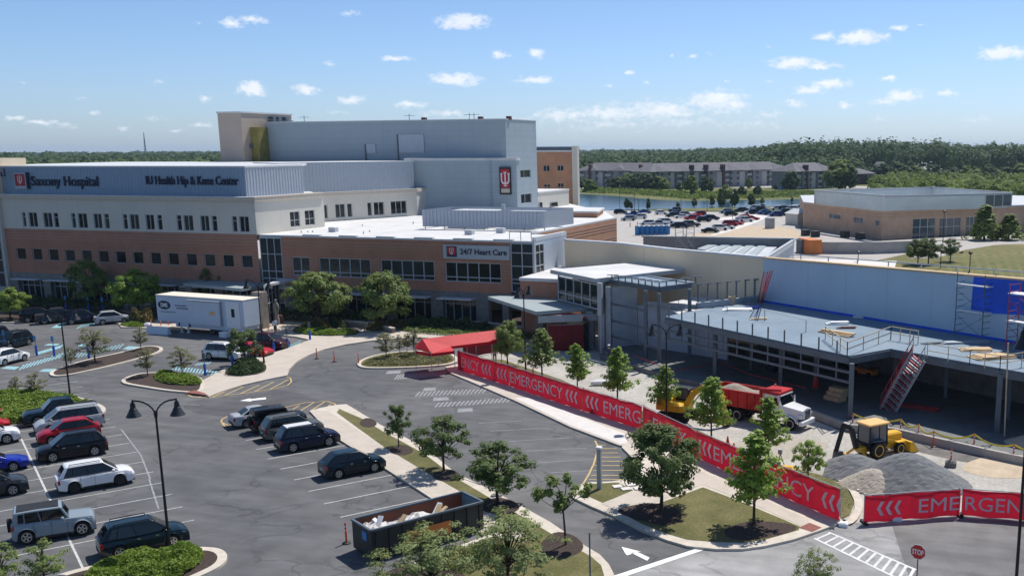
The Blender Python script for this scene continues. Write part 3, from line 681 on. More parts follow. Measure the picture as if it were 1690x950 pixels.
mb = MB(); mb.sheet(gp([(396,661),(413,657),(415,662)]), .012); mb.sheet(gp([(411,658.5),(439,655.5),(439,658.5),(413,661)]), .015); struct('road_arrow', mb, 'line_bright')
# ---- ground further off: service yard, far car park, lawn, pond
mb = MB(); mb.sheet([(-70, 118), (-30, 116), (15, 96), (62, 90), (80, 200), (80, 245), (30, 262), (5, 262), (-22, 232), (-47, 267), (-30, 300), (-60, 327), (-140, 327), (-190, 300), (-170, 130)], -.1); struct('service_yard', mb, 'old_concrete')
mb = MB(); mb.sheet(chaikin(gp([(1150,383),(1210,372),(1280,372),(1320,380),(1325,396),(1200,398),(1120,396)])), -.09); struct('bare_soil', mb, 'sand_dirt')
mb = MB(); mb.sheet(chaikin(gp([(1070,372),(1210,357),(1262,352),(1268,358),(1235,372),(1180,388),(1170,387),(1230,368),(1252,358)]),1), -.085); struct('far_walk', mb, 'white_concrete')
mb = MB(); mb.sheet(gp([(1470,424),(1530,410),(1600,404),(1700,402),(2000,400),(2300,430),(2300,520),(1700,470),(1560,456),(1430,432)]), -.08); struct('lawn', mb, 'lawn')
mb = MB(); mb.sheet(gp([(1585,397),(1640,395),(1700,392),(1900,392),(1900,400),(1700,400),(1640,404),(1592,412),(1545,425),(1500,425),(1540,414)]), -.06); struct('far_road', mb, 'old_concrete')
mb = MB(); mb.sheet(gp([(1310,426),(1480,430),(1475,446),(1350,436)]), -.05); struct('pale_yard', mb, 'white_concrete')
mb = MB()
for i in range(12):
    x = 1545+i*17; stripe(mb, G(x, 412+i*.1), G(x+18, 450+i*1.5), .9, -.07)
stripe(mb, G(1520,436), G(1760,432), .9, -.068); struct('mowing_stripes', mb, 'meadow')
mb = MB(); mb.sheet([(-420, 336), (-60, 334), (40, 290), (80, 262), (400, 250), (900, 320), (900, 900), (-500, 900)], -.2); struct('meadow', mb, 'meadow')
mb = MB(); mb.sheet(chaikin(gp([(880,350),(960,347),(1040,345),(1130,343),(1230,341),(1340,338),(1390,334),(1390,328),(1340,327),(1290,329),(1200,330),(1130,331),(1080,329),(1030,324),(980,320),(880,318)]), 2), -.15); struct('water', mb, 'water')
mb = MB(); mb.sheet(gp([(860,307),(1100,306),(1330,305),(1480,308),(1480,311),(1330,309),(1080,310),(960,312),(860,312)]), -.12); struct('far_lane', mb, 'old_concrete')
# ================================================================== HOSPITAL
def flute(mb, c, r, n=10): pass
def trident(mb, p0, p1, s, z, h, out):
    'interlocking letters emblem like a trident, height h, centred at s, base z'
    w = h*.62; t = h*.1
    def r(a, b, c_, d): rect_on(mb, s+a*w, s+b*w, z+c_*h, z+d*h, p0, p1, out, out+.03)
    r(-.07, .07, 0, 1); r(-.18, .18, 0, .08); r(-.16, .16, .9, 1)
    r(-.5, -.36, .36, .86); r(.36, .5, .36, .86); r(-.56, -.28, .82, .9); r(.28, .56, .82, .9)
    poly_on(mb, [(s-.5*w, z+.36*h), (s-.3*w, z+.16*h), (s+.3*w, z+.16*h), (s+.5*w, z+.36*h), (s+.36*w, z+.38*h), (s+.2*w, z+.27*h), (s-.2*w, z+.27*h), (s-.36*w, z+.38*h)], p0, p1, out, out+.026)
H = thing('hospital_building', 'large hospital of brick, cream and grey metal wings with white roofs', 'building', (-86, 118, 0))
YF = 105.5
A0, A1 = (-126.3, YF), (-85.45, YF)
def sx(px, py): return FY(px, py, YF).x
# left wing, second and third storeys
holes = []; wins = []
xs = [(138,160,1),(178,232,2),(270,325,2),(335,365,1),(447,472,1),(487,545,2),(585,637,2),(652,683,1),(770,797,1),(812,870,2),(912,965,2),(985,1015,1),(1107,1137,1),(1150,1210,2),(1255,1310,2),(1327,1360,1),(1455,1485,1),(1500,1560,2)]
for a, b, n in xs:
    py = 356.5+(a/3.8)/390*8
    s0, s1 = sx(a/3.8, py)+126.3, sx(b/3.8, py)+126.3
    holes.append((s0, s1, 10.2, 12.15)); wins.append((s0, s1, n))
mb = MB(); wall_holes(mb, A0, A1, 9.95, 13.95, holes); part('cream_wall', mb, 'cream_panel', H)
for (s0, s1, n) in wins: window(H, A0, A1, s0, s1, 10.2, 12.15, n, (11.55,) if n == 1 else (), fw=.08)
mb = MB(); rect_on(mb, -.1, 40.95, 13.95, 14.4, A0, A1, -.6, .28); part('parapet', mb, 'tan_trim', H)
mb = MB(); rect_on(mb, -.15, 41.0, 14.4, 14.5, A0, A1, -.65, .34); part('coping', mb, 'coping', H)
lx0, lx1 = sx(26.3, 409)+126.3, sx(415.8, 421.6)+126.3; ww = (lx1-lx0)/(14-.42); hol = []
for i in range(14): a = lx0+ww*i; hol.append((a, a+ww*.58, 5.8, 7.33))
mb = MB(); wall_holes(mb, A0, A1, 4.05, 9.95, hol); part('brick_wall', mb, 'brick', H)
for h in hol: window(H, A0, A1, *h, 1, (), fw=.05)
mb = MB()
for z in (9.75, 9.35, 9.0, 8.62): rect_on(mb, 0, 40.85, z, z+.11, A0, A1, 0, .05)
ed = [0]+[v for h in hol for v in (h[0]-.05, h[1]+.05)]+[40.8]
for i in range(0, len(ed), 2):
    for z in (7.35, 7.0, 6.65, 6.3, 5.95): rect_on(mb, ed[i], ed[i+1], z, z+.09, A0, A1, 0, .04)
part('stone_band', mb, 'stone_band', H)
# ground floor: piers, recessed glazing, small awnings
piers = MB(); rect_on(piers, 0, 44.25, 3.3, 4.05, A0, A1, -.3, .06)
for i in range(9): s = .2+i*5.6; rect_on(piers, s, s+1.25, 0, 3.3, A0, A1, -.5, .1)
part('stone_pier', piers, 'stone_grey', H)
for i in range(7):
    s = 1.5+i*5.6; window(H, A0, A1, s, s+4.25, .1, 3.25, 4, (2.3,), depth=.55, fw=.09)
    b = MB(); rect_on(b, s-.1, s+4.3, 3.2, 3.3, A0, A1, .1, 1.3); part('awning', b, 'coping', H)
# stair glazing between the wings
window(H, A0, (-48.3, YF), 41.2, 44.35, .2, 9.6, 3, (1.6, 3.4, 4.6, 5.5, 7.6), depth=.05, fw=.09, name='stair_glazing')
# right wing ("24/7") front
B0, B1 = (-81.95, YF), (-51.2, YF)
def sb(px, py): return sx(px, py)+81.95
WB = [(sb(482,438), sb(511.5,438), 2), (sb(526.8,440), sb(611.5,441), 5), (sb(628.6,444), sb(716.8,446), 5), (sb(735,449), sb(827,450), 5)]
mb = MB(); wall_holes(mb, B0, B1, 3.9, 9.75, [(a, b, 5.05, 7.35) for a, b, n in WB]); part('brick_wall', mb, 'brick', H)
for a, b, n in WB: window(H, B0, B1, a, b, 5.05, 7.35, n, (5.6,), fw=.1)
mb = MB()
for z in (9.2, 8.85, 8.5): rect_on(mb, 0, sb(730,404), z, z+.1, B0, B1, 0, .05)
ee = [0]+[v for a, b, n in WB for v in (a-.1, b+.1)]+[30.75]
for i in range(0, len(ee), 2):
    for z in (7.2, 6.85, 6.5, 6.15): rect_on(mb, ee[i], ee[i+1], z, z+.09, B0, B1, 0, .04)
part('stone_band', mb, 'stone_band', H)
mb = MB(); rect_on(mb, 0, 33.65, 9.75, 9.95, B0, B1, -.5, .12)
for i in range(6): rect_on(mb, 3.2+i*5.1, 5.6+i*5.1, 9.95, 10.1, B0, B1, -.4, .14)
part('coping', mb, 'coping', H)
mb = MB(); rect_on(mb, 0, 30.7, 3.25, 3.9, B0, B1, -.4, .05)
for i, s in enumerate((.1, 6.9, 13.6, 20.3, 26.2)): rect_on(mb, s, s+1.6, 0, 3.25, B0, B1, -.6, .12)
part('stone_pier', mb, 'stone_grey', H)
for s in (1.7, 8.5, 15.2, 21.9):
    e = min(30.7, s+(5.2 if s < 21 else 4.3)); window(H, B0, B1, s, e, .1, 3.2, 4, (2.4,), depth=.6, fw=.08)
    b = MB(); rect_on(b, s-.1, e+.1, 3.15, 3.27, B0, B1, .1, 1.5); part('awning', b, 'coping', H)
# roof of the two storey part
mb = MB(); mb.prism([(-85.4, YF+.4), (-48.5, YF+.4), (-48.5, 115), (-52.6, 115), (-52.6, 144.3), (-60, 160), (-76, 183), (-130, 183), (-130, 120)], 9.2, 9.9); part('roof', mb, 'roof_white', H)
mb = MB(); mb.box(-52.9, 115, 9.9, -52.5, 144.4, 10.1); mb.box(-48.7, YF+.5, 9.9, -48.28, 115, 10.35); part('coping', mb, 'coping', H)
# corner glazing and its return
window(H, (-51.2, YF), (-48.3, YF), .05, 2.85, 4.15, 9.7, 2, (5.15, 5.6, 7.1, 8.6), depth=.03, fw=.1)
mb = MB(); mb.box(-48.42, YF-.1, 3.7, -48.2, YF+.2, 10.2); part('corner_post', mb, 'frame_grey', H)
C0, C1 = (-48.3, YF), (-48.3, 115.0)
window(H, C0, C1, .25, 2.6, 5.9, 9.55, 2, (7.1, 8.6), depth=.03, fw=.1)
mb = MB(); wall_holes(mb, C0, C1, 0, 10.35, [(.25, 2.6, 5.9, 9.55)], .1); part('metal_wall', mb, 'grey_panel', H)
mb = MB(); wall_holes(mb, (-52.5, 115), (-52.5, 144.4), 0, 9.9, [(23, 24.6, 3, 4.6), (26.4, 28, 3, 4.6)], .15); part('brick_wall', mb, 'brick_orange', H)
for a in (23, 26.4): window(H, (-52.5, 115), (-52.5, 144.4), a, a+1.6, 3, 4.6, 1, (), depth=.15)
mb = MB()
for z in (9.2, 8.8, 8.4, 7.2, 6.8): rect_on(mb, 0, 29.3, z, z+.12, (-52.5, 115), (-52.5, 144.4), 0, .04)
part('stone_band', mb, 'stone_band', H)
mb = MB(); mb.prism([(-64, 146), (-56.2, 146), (-59, 156), (-66, 156)], 0, 10.6); part('rear_brick_wing', mb, 'brick_orange', H)
mb = MB(); mb.prism([(-64.1, 145.9), (-56, 145.9), (-58.8, 156.1), (-66.1, 156.1)], 10.6, 10.85); part('roof', mb, 'roof_white', H)
# small lower brick roof beside the pavilion
mb = MB(); mb.box(-48.2, 101.5, 0, -42.5, 104.9, 6.0); part('brick_wall', mb, 'brick', H)
mb = MB(); mb.box(-48.3, 101.4, 6.0, -42.4, 113, 6.35); part('roof', mb, 'roof_white', H)
# side of the left wing
D0, D1 = (-85.45, YF), (-85.45, 119.3)
wsd = [ONP(D0, D1, 478.5, 356)[0], ONP(D0, D1, 494.5, 355)[0], ONP(D0, D1, 503, 353)[0], ONP(D0, D1, 519, 351)[0]]
hs = [(wsd[0], wsd[1], 10.35, 12.3), (wsd[2], wsd[3], 10.35, 12.3)]
mb = MB(); wall_holes(mb, D0, D1, 9.9, 13.95, hs); wall_holes(mb, D1, (-93, 127.7), 9.9, 13.95, []); part('cream_wall', mb, 'cream_panel', H)
for h in hs: window(H, D0, D1, *h, 2, (11.2,), fw=.07)
mb = MB(); rect_on(mb, -.25, 13.85, 13.95, 14.4, D0, D1, -.6, .24); rect_on(mb, -.3, 13.9, 14.4, 14.52, D0, D1, -.65, .3); part('parapet', mb, 'tan_trim', H)
mb = MB(); mb.prism([(-126.3, YF+.5), (-86, YF+.5), (-86, 119), (-94, 128), (-98, 146), (-100, 170), (-160, 170), (-150, 108)], 13.6, 14.3); part('roof', mb, 'roof_grey', H)
# metal screen above it
E0, E1, E2 = (-128, 107), (-87.7, 107), (-87.7, 118.3)
mb = MB(); ribbed(mb, E0, E1, 14.3, 18.0, .55, .05); part('screen_wall', mb, 'metal_rib_shaded', H)
mb = MB(); ribbed(mb, E1, E2, 14.3, 18.0, .55, .05); part('screen_wall', mb, 'metal_rib', H)
mb = MB(); mb.prism([(-128.4, 106.9), (-87.6, 106.9), (-87.6, 118.4), (-96, 131), (-99, 150), (-150, 150), (-135, 112)], 18.0, 18.2); part('screen_roof', mb, 'coping', H)
# cream wing behind with its screen
F0, F1, F2 = (-93.0, 125.0), (-85.9, 144.1), (-87.0, 150.0)
F0 = (-91.9, 126.6)
wp = [(773, 835, 2), (848, 880, 1), (975, 1003, 1), (1015, 1080, 2), (1122, 1222, 3), (703, 725, 1)]
hs = []
for a, b, n in wp:
    s0 = ONP(F0, F1, 350+a/3.8, 345)[0]; s1 = ONP(F0, F1, 350+b/3.8, 344)[0]; hs.append((s0, s1, 10.35, 12.35, n))
hs = [h for h in hs if h[0] > .2]
mb = MB(); wall_holes(mb, F0, F1, 9.9, 13.6, hs); wall_holes(mb, F1, F2, 9.9, 13.6, []); wall_holes(mb, (-94, 121), F0, 9.9, 13.6, []); part('cream_wall', mb, 'cream_panel', H)
for h in hs: window(H, F0, F1, *h[:4], h[4], (), fw=.09)
mb = MB()
for a, b in (((-94, 121), F0), (F0, F1), (F1, F2)):
    L = math.dist(a, b); rect_on(mb, -.1, L+.1, 13.6, 14.1, a, b, -.5, .2)
part('parapet', mb, 'tan_trim', H)
mb = MB(); mb.prism([(-94, 121), F0, F1, F2, (-100, 152), (-100, 125)], 13.6, 14.0); part('roof', mb, 'roof_grey', H)
mb = MB(); ribbed(mb, (-94.5, 122), (-87.5, 146.2), 14.0, 18.2, .6, .05); part('screen_wall', mb, 'metal_rib', H)
mb = MB(); mb.prism([(-94.7, 122), (-87.4, 146.4), (-100, 152), (-105, 130)], 18.2, 18.35); part('screen_roof', mb, 'coping', H)
# grey metal clad block with the emblem panel
q = [(-89.4, 146.6), FY(735, 300, 149.8).xy, FY(780, 300, 151.0).xy, FY(812, 300, 151.8).xy]
mb = MB()
for a, b in zip(q, q[1:]): wall_holes(mb, a, b, 9.9, 18.35, [])
part('metal_wall', mb, 'metal_panel', H)
p8, p9 = FY(812, 300, 151.4).xy, FY(853, 300, 151.9).xy
mb = MB(); mb.prism([p8, p9, (p9[0], 153.3), (p8[0], 153.3)], 9.9, 18.55); part('emblem_wall', mb, 'metal_panel', H)
mb = MB(); mb.prism([q[0], q[1], q[2], q[3], p8, (p9[0]+.15, 151.7), (p9[0]+.15, 153.1), (-92, 153.1)], 18.35, 18.75); part('coping', mb, 'roof_white', H)
def on89(px, py): return ONP(p8, p9, px, py)
s0, zt = on89(825, 276); s1, zb = on89(844.5, 321)
mb = MB(); rect_on(mb, s0, s1, zb, zt, p8, p9, 0, .4); sg = part('emblem_sign', mb, 'black_metal', H)
mb = MB(); rect_on(mb, s0+.25, s1-.15, zb+1.05, zt-.3, p8, p9, .4, .43); sub('sign_face', mb, 'crimson', sg)
mb = MB(); trident(mb, p8, p9, (s0+s1)/2+.05, zb+1.3, zt-zb-2, .43); sub('emblem', mb, 'letter_white', sg)
mb = MB(); rect_on(mb, s0+.25, s1-.15, zb+.3, zb+.95, p8, p9, .4, .43); sub('name_plate', mb, 'tan_trim', sg)
# tall slab
XS, YS0, YS1, ZS = -74.5, 153.2, 165.0, 24.8
mb = MB(); wall_holes(mb, (-120.5, YS0), (XS, YS0), 9, ZS, [])
W1 = [ONP((XS, YS0), (XS, YS1), x, y) for x, y in ((855, 281), (876, 292.5), (857, 321), (877.5, 334))]
hs = [(W1[0][0], W1[1][0], W1[1][1], W1[0][1]), (W1[2][0], W1[3][0], W1[3][1], W1[2][1])]
wall_holes(mb, (XS, YS0), (XS, YS1), 9, ZS, hs); wall_holes(mb, (XS, YS1), (-122, YS1), 9, ZS, [])
part('slab_wall', mb, 'metal_panel', H)
for h in hs: window(H, (XS, YS0), (XS, YS1), *h, 2, (), fw=.06)
mb = MB(); mb.box(-120.4, YS0+.1, ZS-.4, XS-.1, YS1-.1, ZS); part('roof', mb, 'roof_grey', H)
mb = MB(); rect_on(mb, 0, 46.1, ZS, ZS+.14, (-120.5, YS0), (XS, YS0), -.3, .08); rect_on(mb, 0, 11.8, ZS, ZS+.14, (XS, YS0), (XS, YS1), -.3, .08); part('coping', mb, 'coping', H)
def slabpt(px, py): return FY(px, py, YS0)
for (x0, y0, x1, y1) in ((658, 222, 701, 252), (605, 238, 621, 253)):
    a, b = slabpt(x0, y0), slabpt(x1, y1); mb = MB(); mb.box(a.x, YS0-.16, b.z, b.x, YS0-.003, a.z); part('wall_hatch', mb, 'metal_rib', H)
    mb = MB(); mb.box(a.x-.35, YS0-.12, b.z-1.5, a.x-.12, YS0-.002, a.z); part('downpipe', mb, 'steel', H)
mb = MB()
for px in (692, 786, 833):
    a = slabpt(px, 196); mb.box(a.x-.35, YS0+1.2, ZS, a.x+.35, YS0+1.9, ZS+.55)
part('exhaust_fan', mb, 'dark_brick', H)
mb = MB()
for px in (490, 665, 765, 773):
    a = slabpt(px, 196); mb.tube((a.x, YS0+2, ZS), (a.x, YS0+2, ZS+1.2), .05); mb.beam((a.x-1, YS0+2, ZS+.9), (a.x+1, YS0+2, ZS+.9), .06)
part('antenna', mb, 'steel', H)
# stair tower
mb = MB(); mb.box(-126.4, 148.5, 9, -121.6, 162, 26.35); part('tower', mb, 'tower_panel', H)
mb = MB(); mb.box(-126.55, 148.35, 26.35, -121.45, 162.15, 26.6); part('coping', mb, 'coping', H)
mb = MB(); mb.box(-121.6, 150.5, 9, -120.0, 153.1, 24.0); part('insulation_panel', mb, mat('olive_sheath', (.23, .20, .06), .8, var=.3, scale=.6), H)
a = FX(414, 241, -121.6); mb = MB(); mb.box(-121.6, a.y-.4, a.z-.4, -121.2, a.y+.4, a.z+.3); part('wall_vent', mb, 'steel', H)
mb = MB()
for y in (156, 157.5, 159.5): mb.box(-121.6, y-.4, 25.0, -120.6, y+.4, 25.9)
mb.beam((-120.5, 153.4, 25.3), (-120.5, 161, 25.3), .1); part('rooftop_fan', mb, 'steel', H)
# cream low wing to the right of the slab
mb = MB(); wall_holes(mb, (XS, YS1), (XS, 179), 5, 12.6, []); wall_holes(mb, (XS, 179), (-88, 179), 5, 12.6, []); part('cream_wall', mb, 'cream_panel', H)
mb = MB(); mb.box(-88, YS1, 12.6, XS+.1, 179.1, 12.85); part('roof', mb, 'roof_white', H)
for px in (892.5, 911):
    s, z = ONP((XS, YS1), (XS, 179), px, 344); window(H, (XS-.0, YS1), (XS, 179), s-.8, s+(.5 if px < 900 else 2.4), z-.5, z+1.1, 1, (), depth=-.05, fw=.06)
# roof plant screen on the right wing
P0, P1, P2 = (-70.2, 119), (-53.4, 120.1), (-52.75, 128.2)
mb = MB(); ribbed(mb, P0, P1, 10.25, 12.4, .5); part('plant_screen', mb, 'metal_rib', H)
mb = MB(); wall_holes(mb, P1, P2, 10.25, 12.4, []); wall_holes(mb, P2, (-70.5, 127.5), 10.25, 12.4, []); ribbed(mb, (-70.3, 127.5), P0, 10.25, 12.4, .5)
mb.quad((P2[0]-.1, P2[1]-.1, 10.3), (-70.2, 127.3, 10.3), (-70.2, 127.3, 12.4), (P2[0]-.1, P2[1]-.1, 12.4)); part('plant_screen', mb, 'metal_rib', H)
mb = MB()
for i in range(7): x = -70+i*2.75; mb.tube((x, 119.2+i*.18, 9.9), (x, 119.2+i*.18, 10.4), .06)
part('screen_post', mb, 'steel', H)
mb = MB(); mb.bevbox(-68, 121.5, 9.9, -62, 125.8, 12.2, .1); mb.bevbox(-60.5, 121.8, 9.9, -55.5, 126, 12.1, .1); mb.tube((-61, 124, 9.9), (-61, 124, 13.0), .25, .25, 10); part('rooftop_unit', mb, 'roof_grey', H)
rr = random.Random(4); mb = MB()
for i in range(9):
    x, y = rr.uniform(-84, -72), rr.uniform(108, 134); mb = MB(); mb.tube((x, y, 9.9), (x, y, 9.9+rr.uniform(.15, .4)), .08, .08, 6); part('vent_pipe', mb, 'roof_grey', H)
for p in ((-79, 112), (-60, 112.5), (-57.5, 116)): mb = MB(); mb.bevbox(p[0]-.5, p[1]-.4, 9.9, p[0]+.5, p[1]+.4, 10.5, .05); part('roof_vent', mb, 'roof_grey', H)
mb = MB(); mb.beam((-51.6, 106.2, 10.9), (-48.9, 106.2, 10.9), .06)
for x in (-51.6, -50.2, -48.9): mb.beam((x, 106.2, 9.9), (x, 106.2, 10.9), .06)
part('roof_rail', mb, 'steel', H)
# rooftop signs
def nsign(p0, p1, s0, s1, z0, z1, m): b = MB(); rect_on(b, s0, s1, z0, z1, p0, p1, .05, .25); return b
mb = MB(); Es = lambda px, py: ONP(E0, E1, px, py)
s0, z0 = Es(53.5, 306); s1, _ = Es(163.5, 306); text_on(mb, 'Saxony Hospital', E0, E1, s0, z0, 1.25, s1-s0, out=.14, bold=.022, extrude=.06); part('lettering', mb, 'navy', H, label='dark blue lettering reading Saxony Hospital')
mb = MB(); s0, z0 = Es(243, 304); s1, _ = Es(394.5, 304); text_on(mb, 'IU Health Hip & Knee Center', E0, E1, s0, z0, 1.05, s1-s0, out=.14, bold=.022, extrude=.06); part('lettering', mb, 'navy', H, label='dark blue lettering reading IU Health Hip & Knee Center')
s0, z0 = Es(29, 311.5); s1, z1 = Es(45, 285)
mb = MB(); rect_on(mb, s0, s1, z0, z1, E0, E1, .1, .35); lg = part('emblem_sign', mb, 'sign_grey', H)
mb = MB(); rect_on(mb, s0+.15, s1-.2, z0+.4, z1-.18, E0, E1, .35, .38); sub('sign_face', mb, 'crimson', lg)
mb = MB(); trident(mb, E0, E1, (s0+s1)/2, z0+.62, (z1-z0)*.56, .38); sub('emblem', mb, 'letter_white', lg)
mb = MB(); rect_on(mb, s1+.02, s1+.32, z0, z1+.05, E0, E1, .1, .4); part('sign_bar', mb, 'navy', H)
s0, s1 = sb(732.5, 404), 30.7
mb = MB(); rect_on(mb, s0, s1, 7.75, 9.35, B0, B1, .06, .22); lg = part('fascia_sign', mb, 'sign_grey', H)
mb = MB(); rect_on(mb, s0+.45, s0+1.75, 7.95, 9.18, B0, B1, .22, .25); sub('sign_face', mb, 'navy', lg)
mb = MB(); rect_on(mb, s0+.55, s0+1.65, 8.2, 9.1, B0, B1, .25, .27); sub('emblem_field', mb, 'crimson', lg)
mb = MB(); trident(mb, B0, B1, s0+1.1, 8.2, .85, .27); sub('emblem', mb, 'letter_white', lg)
mb = MB(); text_on(mb, '24/7 Heart Care', B0, B1, s0+2.2, 8.3, .62, s1-s0-2.5, out=.26, bold=.012, extrude=.03); sub('lettering', mb, 'navy', lg)
# left end: glass stair and cream block cut by the picture edge
window(H, (-134, YF-.4), (-126.4, YF-.4), .1, 7.5, 2, 14.2, 6, (4, 5.7, 7.4, 9.1, 10.8, 12.5), depth=-.05, fw=.1)
mb = MB(); mb.box(-126.6, YF-.5, 0, -126.25, YF+1, 14.2); part('corner_post', mb, 'cream_panel', H)
mb = MB(); mb.box(-150, YF+.2, 0, -126.4, 112, 13.9); part('end_block', mb, 'cream_panel', H)
mb = MB(); mb.box(-150, 105.8, 14.3, -127.3, 111, 19.2); part('sign_block', mb, 'beige_panel', H)
s0 = -134.3; mb = MB(); text_on(mb, 'Hospital', (-150, 105.8), (-127.3, 105.8), FY(-58, 290, 105.8).x+150, FY(5, 291, 105.8).z, 1.0, FY(10, 287, 105.8).x-FY(-58, 290, 105.8).x, out=.1, bold=.02); part('lettering', mb, 'navy', H)
# entrance canopy of the left wing with its glass lobby and stone pier
mb = MB(); K = gp([(303,466),(352,459),(428,462),(455,466),(392,477)], 3.9)
cano = gp([(302, 467), (360, 459), (462, 464), (398, 476)], 4.0)
mb = MB(); mb.prism([p.xy for p in cano], 3.65, 4.0); part('entrance_canopy', mb, 'canopy_grey', H)
mb = MB(); pc = G(432, 543).xy
mb.box(pc[0]-.65, pc[1]-.5, 0, pc[0]+.65, pc[1]+.6, 4.3); part('stone_column', mb, 'stone', H)
mb = MB()
for x, y in ((318, 515), (388, 513)): g_ = G(x, y).xy; mb.box(g_[0]-.5, g_[1]-.4, 0, g_[0]+.5, g_[1]+.4, 3.65)
part('canopy_column', mb, 'stone', H)
L0_ = G(440, 536).xy; L1_ = Vector((-81.7, 104.0))
window(H, L0_, L1_, .05, (L1_-L0_).length-.05, .05, 4.4, 4, (1.2, 2.4, 3.4), depth=.02, fw=.08)
mb = MB(); mb.prism([L0_, L1_, (-82, 105.4), (L0_[0]-.3, 105.4)], 4.42, 4.7); part('lobby_roof', mb, 'coping', H)
# emergency entrance pavilion: metal canopy, glazed clerestory, white roof
mb = MB(); mb.prism([p.xy for p in gp([(805,489),(885,514),(987,506),(900,484)], 4.2)], 3.85, 4.2); part('emergency_canopy', mb, 'canopy_grey', H)
mb = MB(); cf = gp([(888,521),(990,512)], 3.7); mb.beam((cf[0].x, cf[0].y, 3.35), (cf[1].x+2.2, cf[1].y-1.0, 3.35), .35, .7); part('canopy_beam', mb, 'steel_light', H)
for px, py, w in ((893, 562, .9), (976, 575, .7), (995, 578, .7), (838, 543, .8)):
    g_ = G(px, py).xy; mb = MB(); mb.box(g_[0]-w/2, g_[1]-w/2, 0, g_[0]+w/2, g_[1]+w/2, 3.7 if px < 900 else 3.9); part('canopy_column', mb, 'stone_grey' if px < 960 else 'steel_light', H)
Q0, Q1 = Vector((-42.9, 99.6)), Vector((-35.9, 93.9))
LQ = (Q1-Q0).length
window(H, Q0, Q1, .1, LQ-.35, 4.4, 6.95, 5, (5.25,), depth=.02, fw=.11)
mb = MB(); wall_holes(mb, Q0, Q1, 0, 7.1, [(0, LQ-.3, 0, 7.02)], .2); mb.box(Q1.x-.35, Q1.y-.1, 3.9, Q1.x+.1, Q1.y+.35, 7.1); part('pavilion_frame', mb, 'frame_grey', H)
RP = gp([(908,445),(983,460),(1155,441),(1085,430)], 7.5)
mb = MB(); mb.prism([p.xy for p in RP], 7.1, 7.42); part('roof_fascia', mb, 'frame_grey', H)
mb = MB(); mb.prism([p.xy for p in RP], 7.43, 7.52); part('roof', mb, 'roof_white', H)
mb = MB(); mb.quad((-41, 97, .02), (-37.5, 94.5, .02), (-37.5, 94.5, 3.3), (-41, 97, 3.3)); w_ = part('entrance_door', mb, 'glass', H)
mb = MB(); mb.beam((-43, 99.0, 3.2), (-38, 95.0, 3.2), .15, .6); part('entrance_fascia', mb, 'red_paint', H)
# ------------------------------------------------------------------ red brick office block beyond
O = thing('office_tower', 'orange brick block with cream corner strip rising behind the tall grey slab', 'building', (-85, 195, 0))
o0, o1 = (-100, 190), (-78.2, 190)
def so(px, py): return FY(px, py, 190).x+100
hs = []
for (x0, x1, y0, y1) in ((896, 907, 272, 283), (919, 930, 271, 282), (897, 908, 304, 314), (920, 930, 302, 312), (878, 884, 273, 284), (878, 885, 305, 315)):
    hs.append((so(x0, y0), so(x1, y0), FY(x0, y1, 190).z, FY(x0, y0, 190).z))
mb = MB(); wall_holes(mb, o0, o1, 0, 19.6, hs); wall_holes(mb, (-78.2, 190), (-86.5, 210), 0, 19.6, []); part('brick_wall', mb, 'brick_orange', O)
for h in hs: window(O, o0, o1, *h, 2, (), fw=.08)
mb = MB()
for z in (16.9, 14.2, 12.6, 10.5): rect_on(mb, 0, 21.8, z, z+.22, o0, o1, 0, .06)
part('stone_band', mb, 'stone_band', O)
mb = MB(); mb.box(-78.1, 189.6, 0, -77.0, 190.6, 20.7); part('corner_strip', mb, 'cream_panel', O)
mb = MB(); mb.prism([(-100, 190), (-78.2, 190), (-86.5, 210), (-105, 210)], 19.6, 19.9); part('roof', mb, 'coping', O)
mb = MB(); mb.box(-87.5, 193, 19.9, -79.5, 197, 20.6)
part('roof_screen', mb, 'steel', O)
# ================================================================== UNFINISHED EMERGENCY WING
U = thing('unfinished_wing', 'steel framed hospital wing under construction with flat grey deck and blue sheathed back wall', 'construction', (-14, 86, 0))
DZ = 5.0
dF = [G(1098,522,DZ).xy, G(1403,587,DZ).xy, G(1470,575,DZ).xy, G(1650,607,DZ).xy, Vector((13.5, 66.0)), Vector((22, 72.5))]
bw = [Vector((-47.9,113.4)), Vector((-39.8,110.65)), Vector((-32.3,105.6)), Vector((-20.9,99.9))]
be = Vector((17.5, 73.4))
mb = MB(); mb.prism([dF[0], dF[1], dF[2], dF[3], dF[4], dF[5], be, (bw[3].x, bw[3].y), G(1175,507,DZ).xy], DZ-.12, DZ); part('roof_deck', mb, 'deck', U)
# edge steel
mb = MB()
for a, b in zip(dF[:5], dF[1:5]): mb.beam((a.x, a.y, DZ-.38), (b.x, b.y, DZ-.38), .16, .5)
part('edge_beam', mb, 'steel', U)
mb = MB(); a, b = dF[0], dF[1]
for z in (3.75, 3.0): mb.beam((a.x, a.y, z), (b.x, b.y, z), .14, .2)
part('lintel_rail', mb, 'steel', U)
d = (b-a); n_ = 12
for i in range(n_):
    p = a+d*(i+.3)/n_; mb = MB(); mb.beam((p.x, p.y, 2.9), (p.x, p.y, DZ+.95), .11); part('stud_post', mb, 'steel', U)
def column(px, py, z1, w=.32, z0=.45, m='steel'):
    g_ = G(px, py, z0); mb = MB(); mb.beam((g_.x, g_.y, 0), (g_.x, g_.y, z1), w, w); mb.beam((g_.x, g_.y, z0), (g_.x, g_.y, z0+.06), w+.3, w+.3); part('column', mb, m, U); return g_
for px, py in ((1180,620),(1288,640),(1403,690)): column(px, py, DZ-.4)
for px, py in ((1239,610),(1345,640),(1476,640),(1560,655),(1500,598),(1600,630)): column(px, py, DZ-.15, .26)
column(1645, 712, DZ-.4, .36); column(1663, 690, DZ-.15, .26)
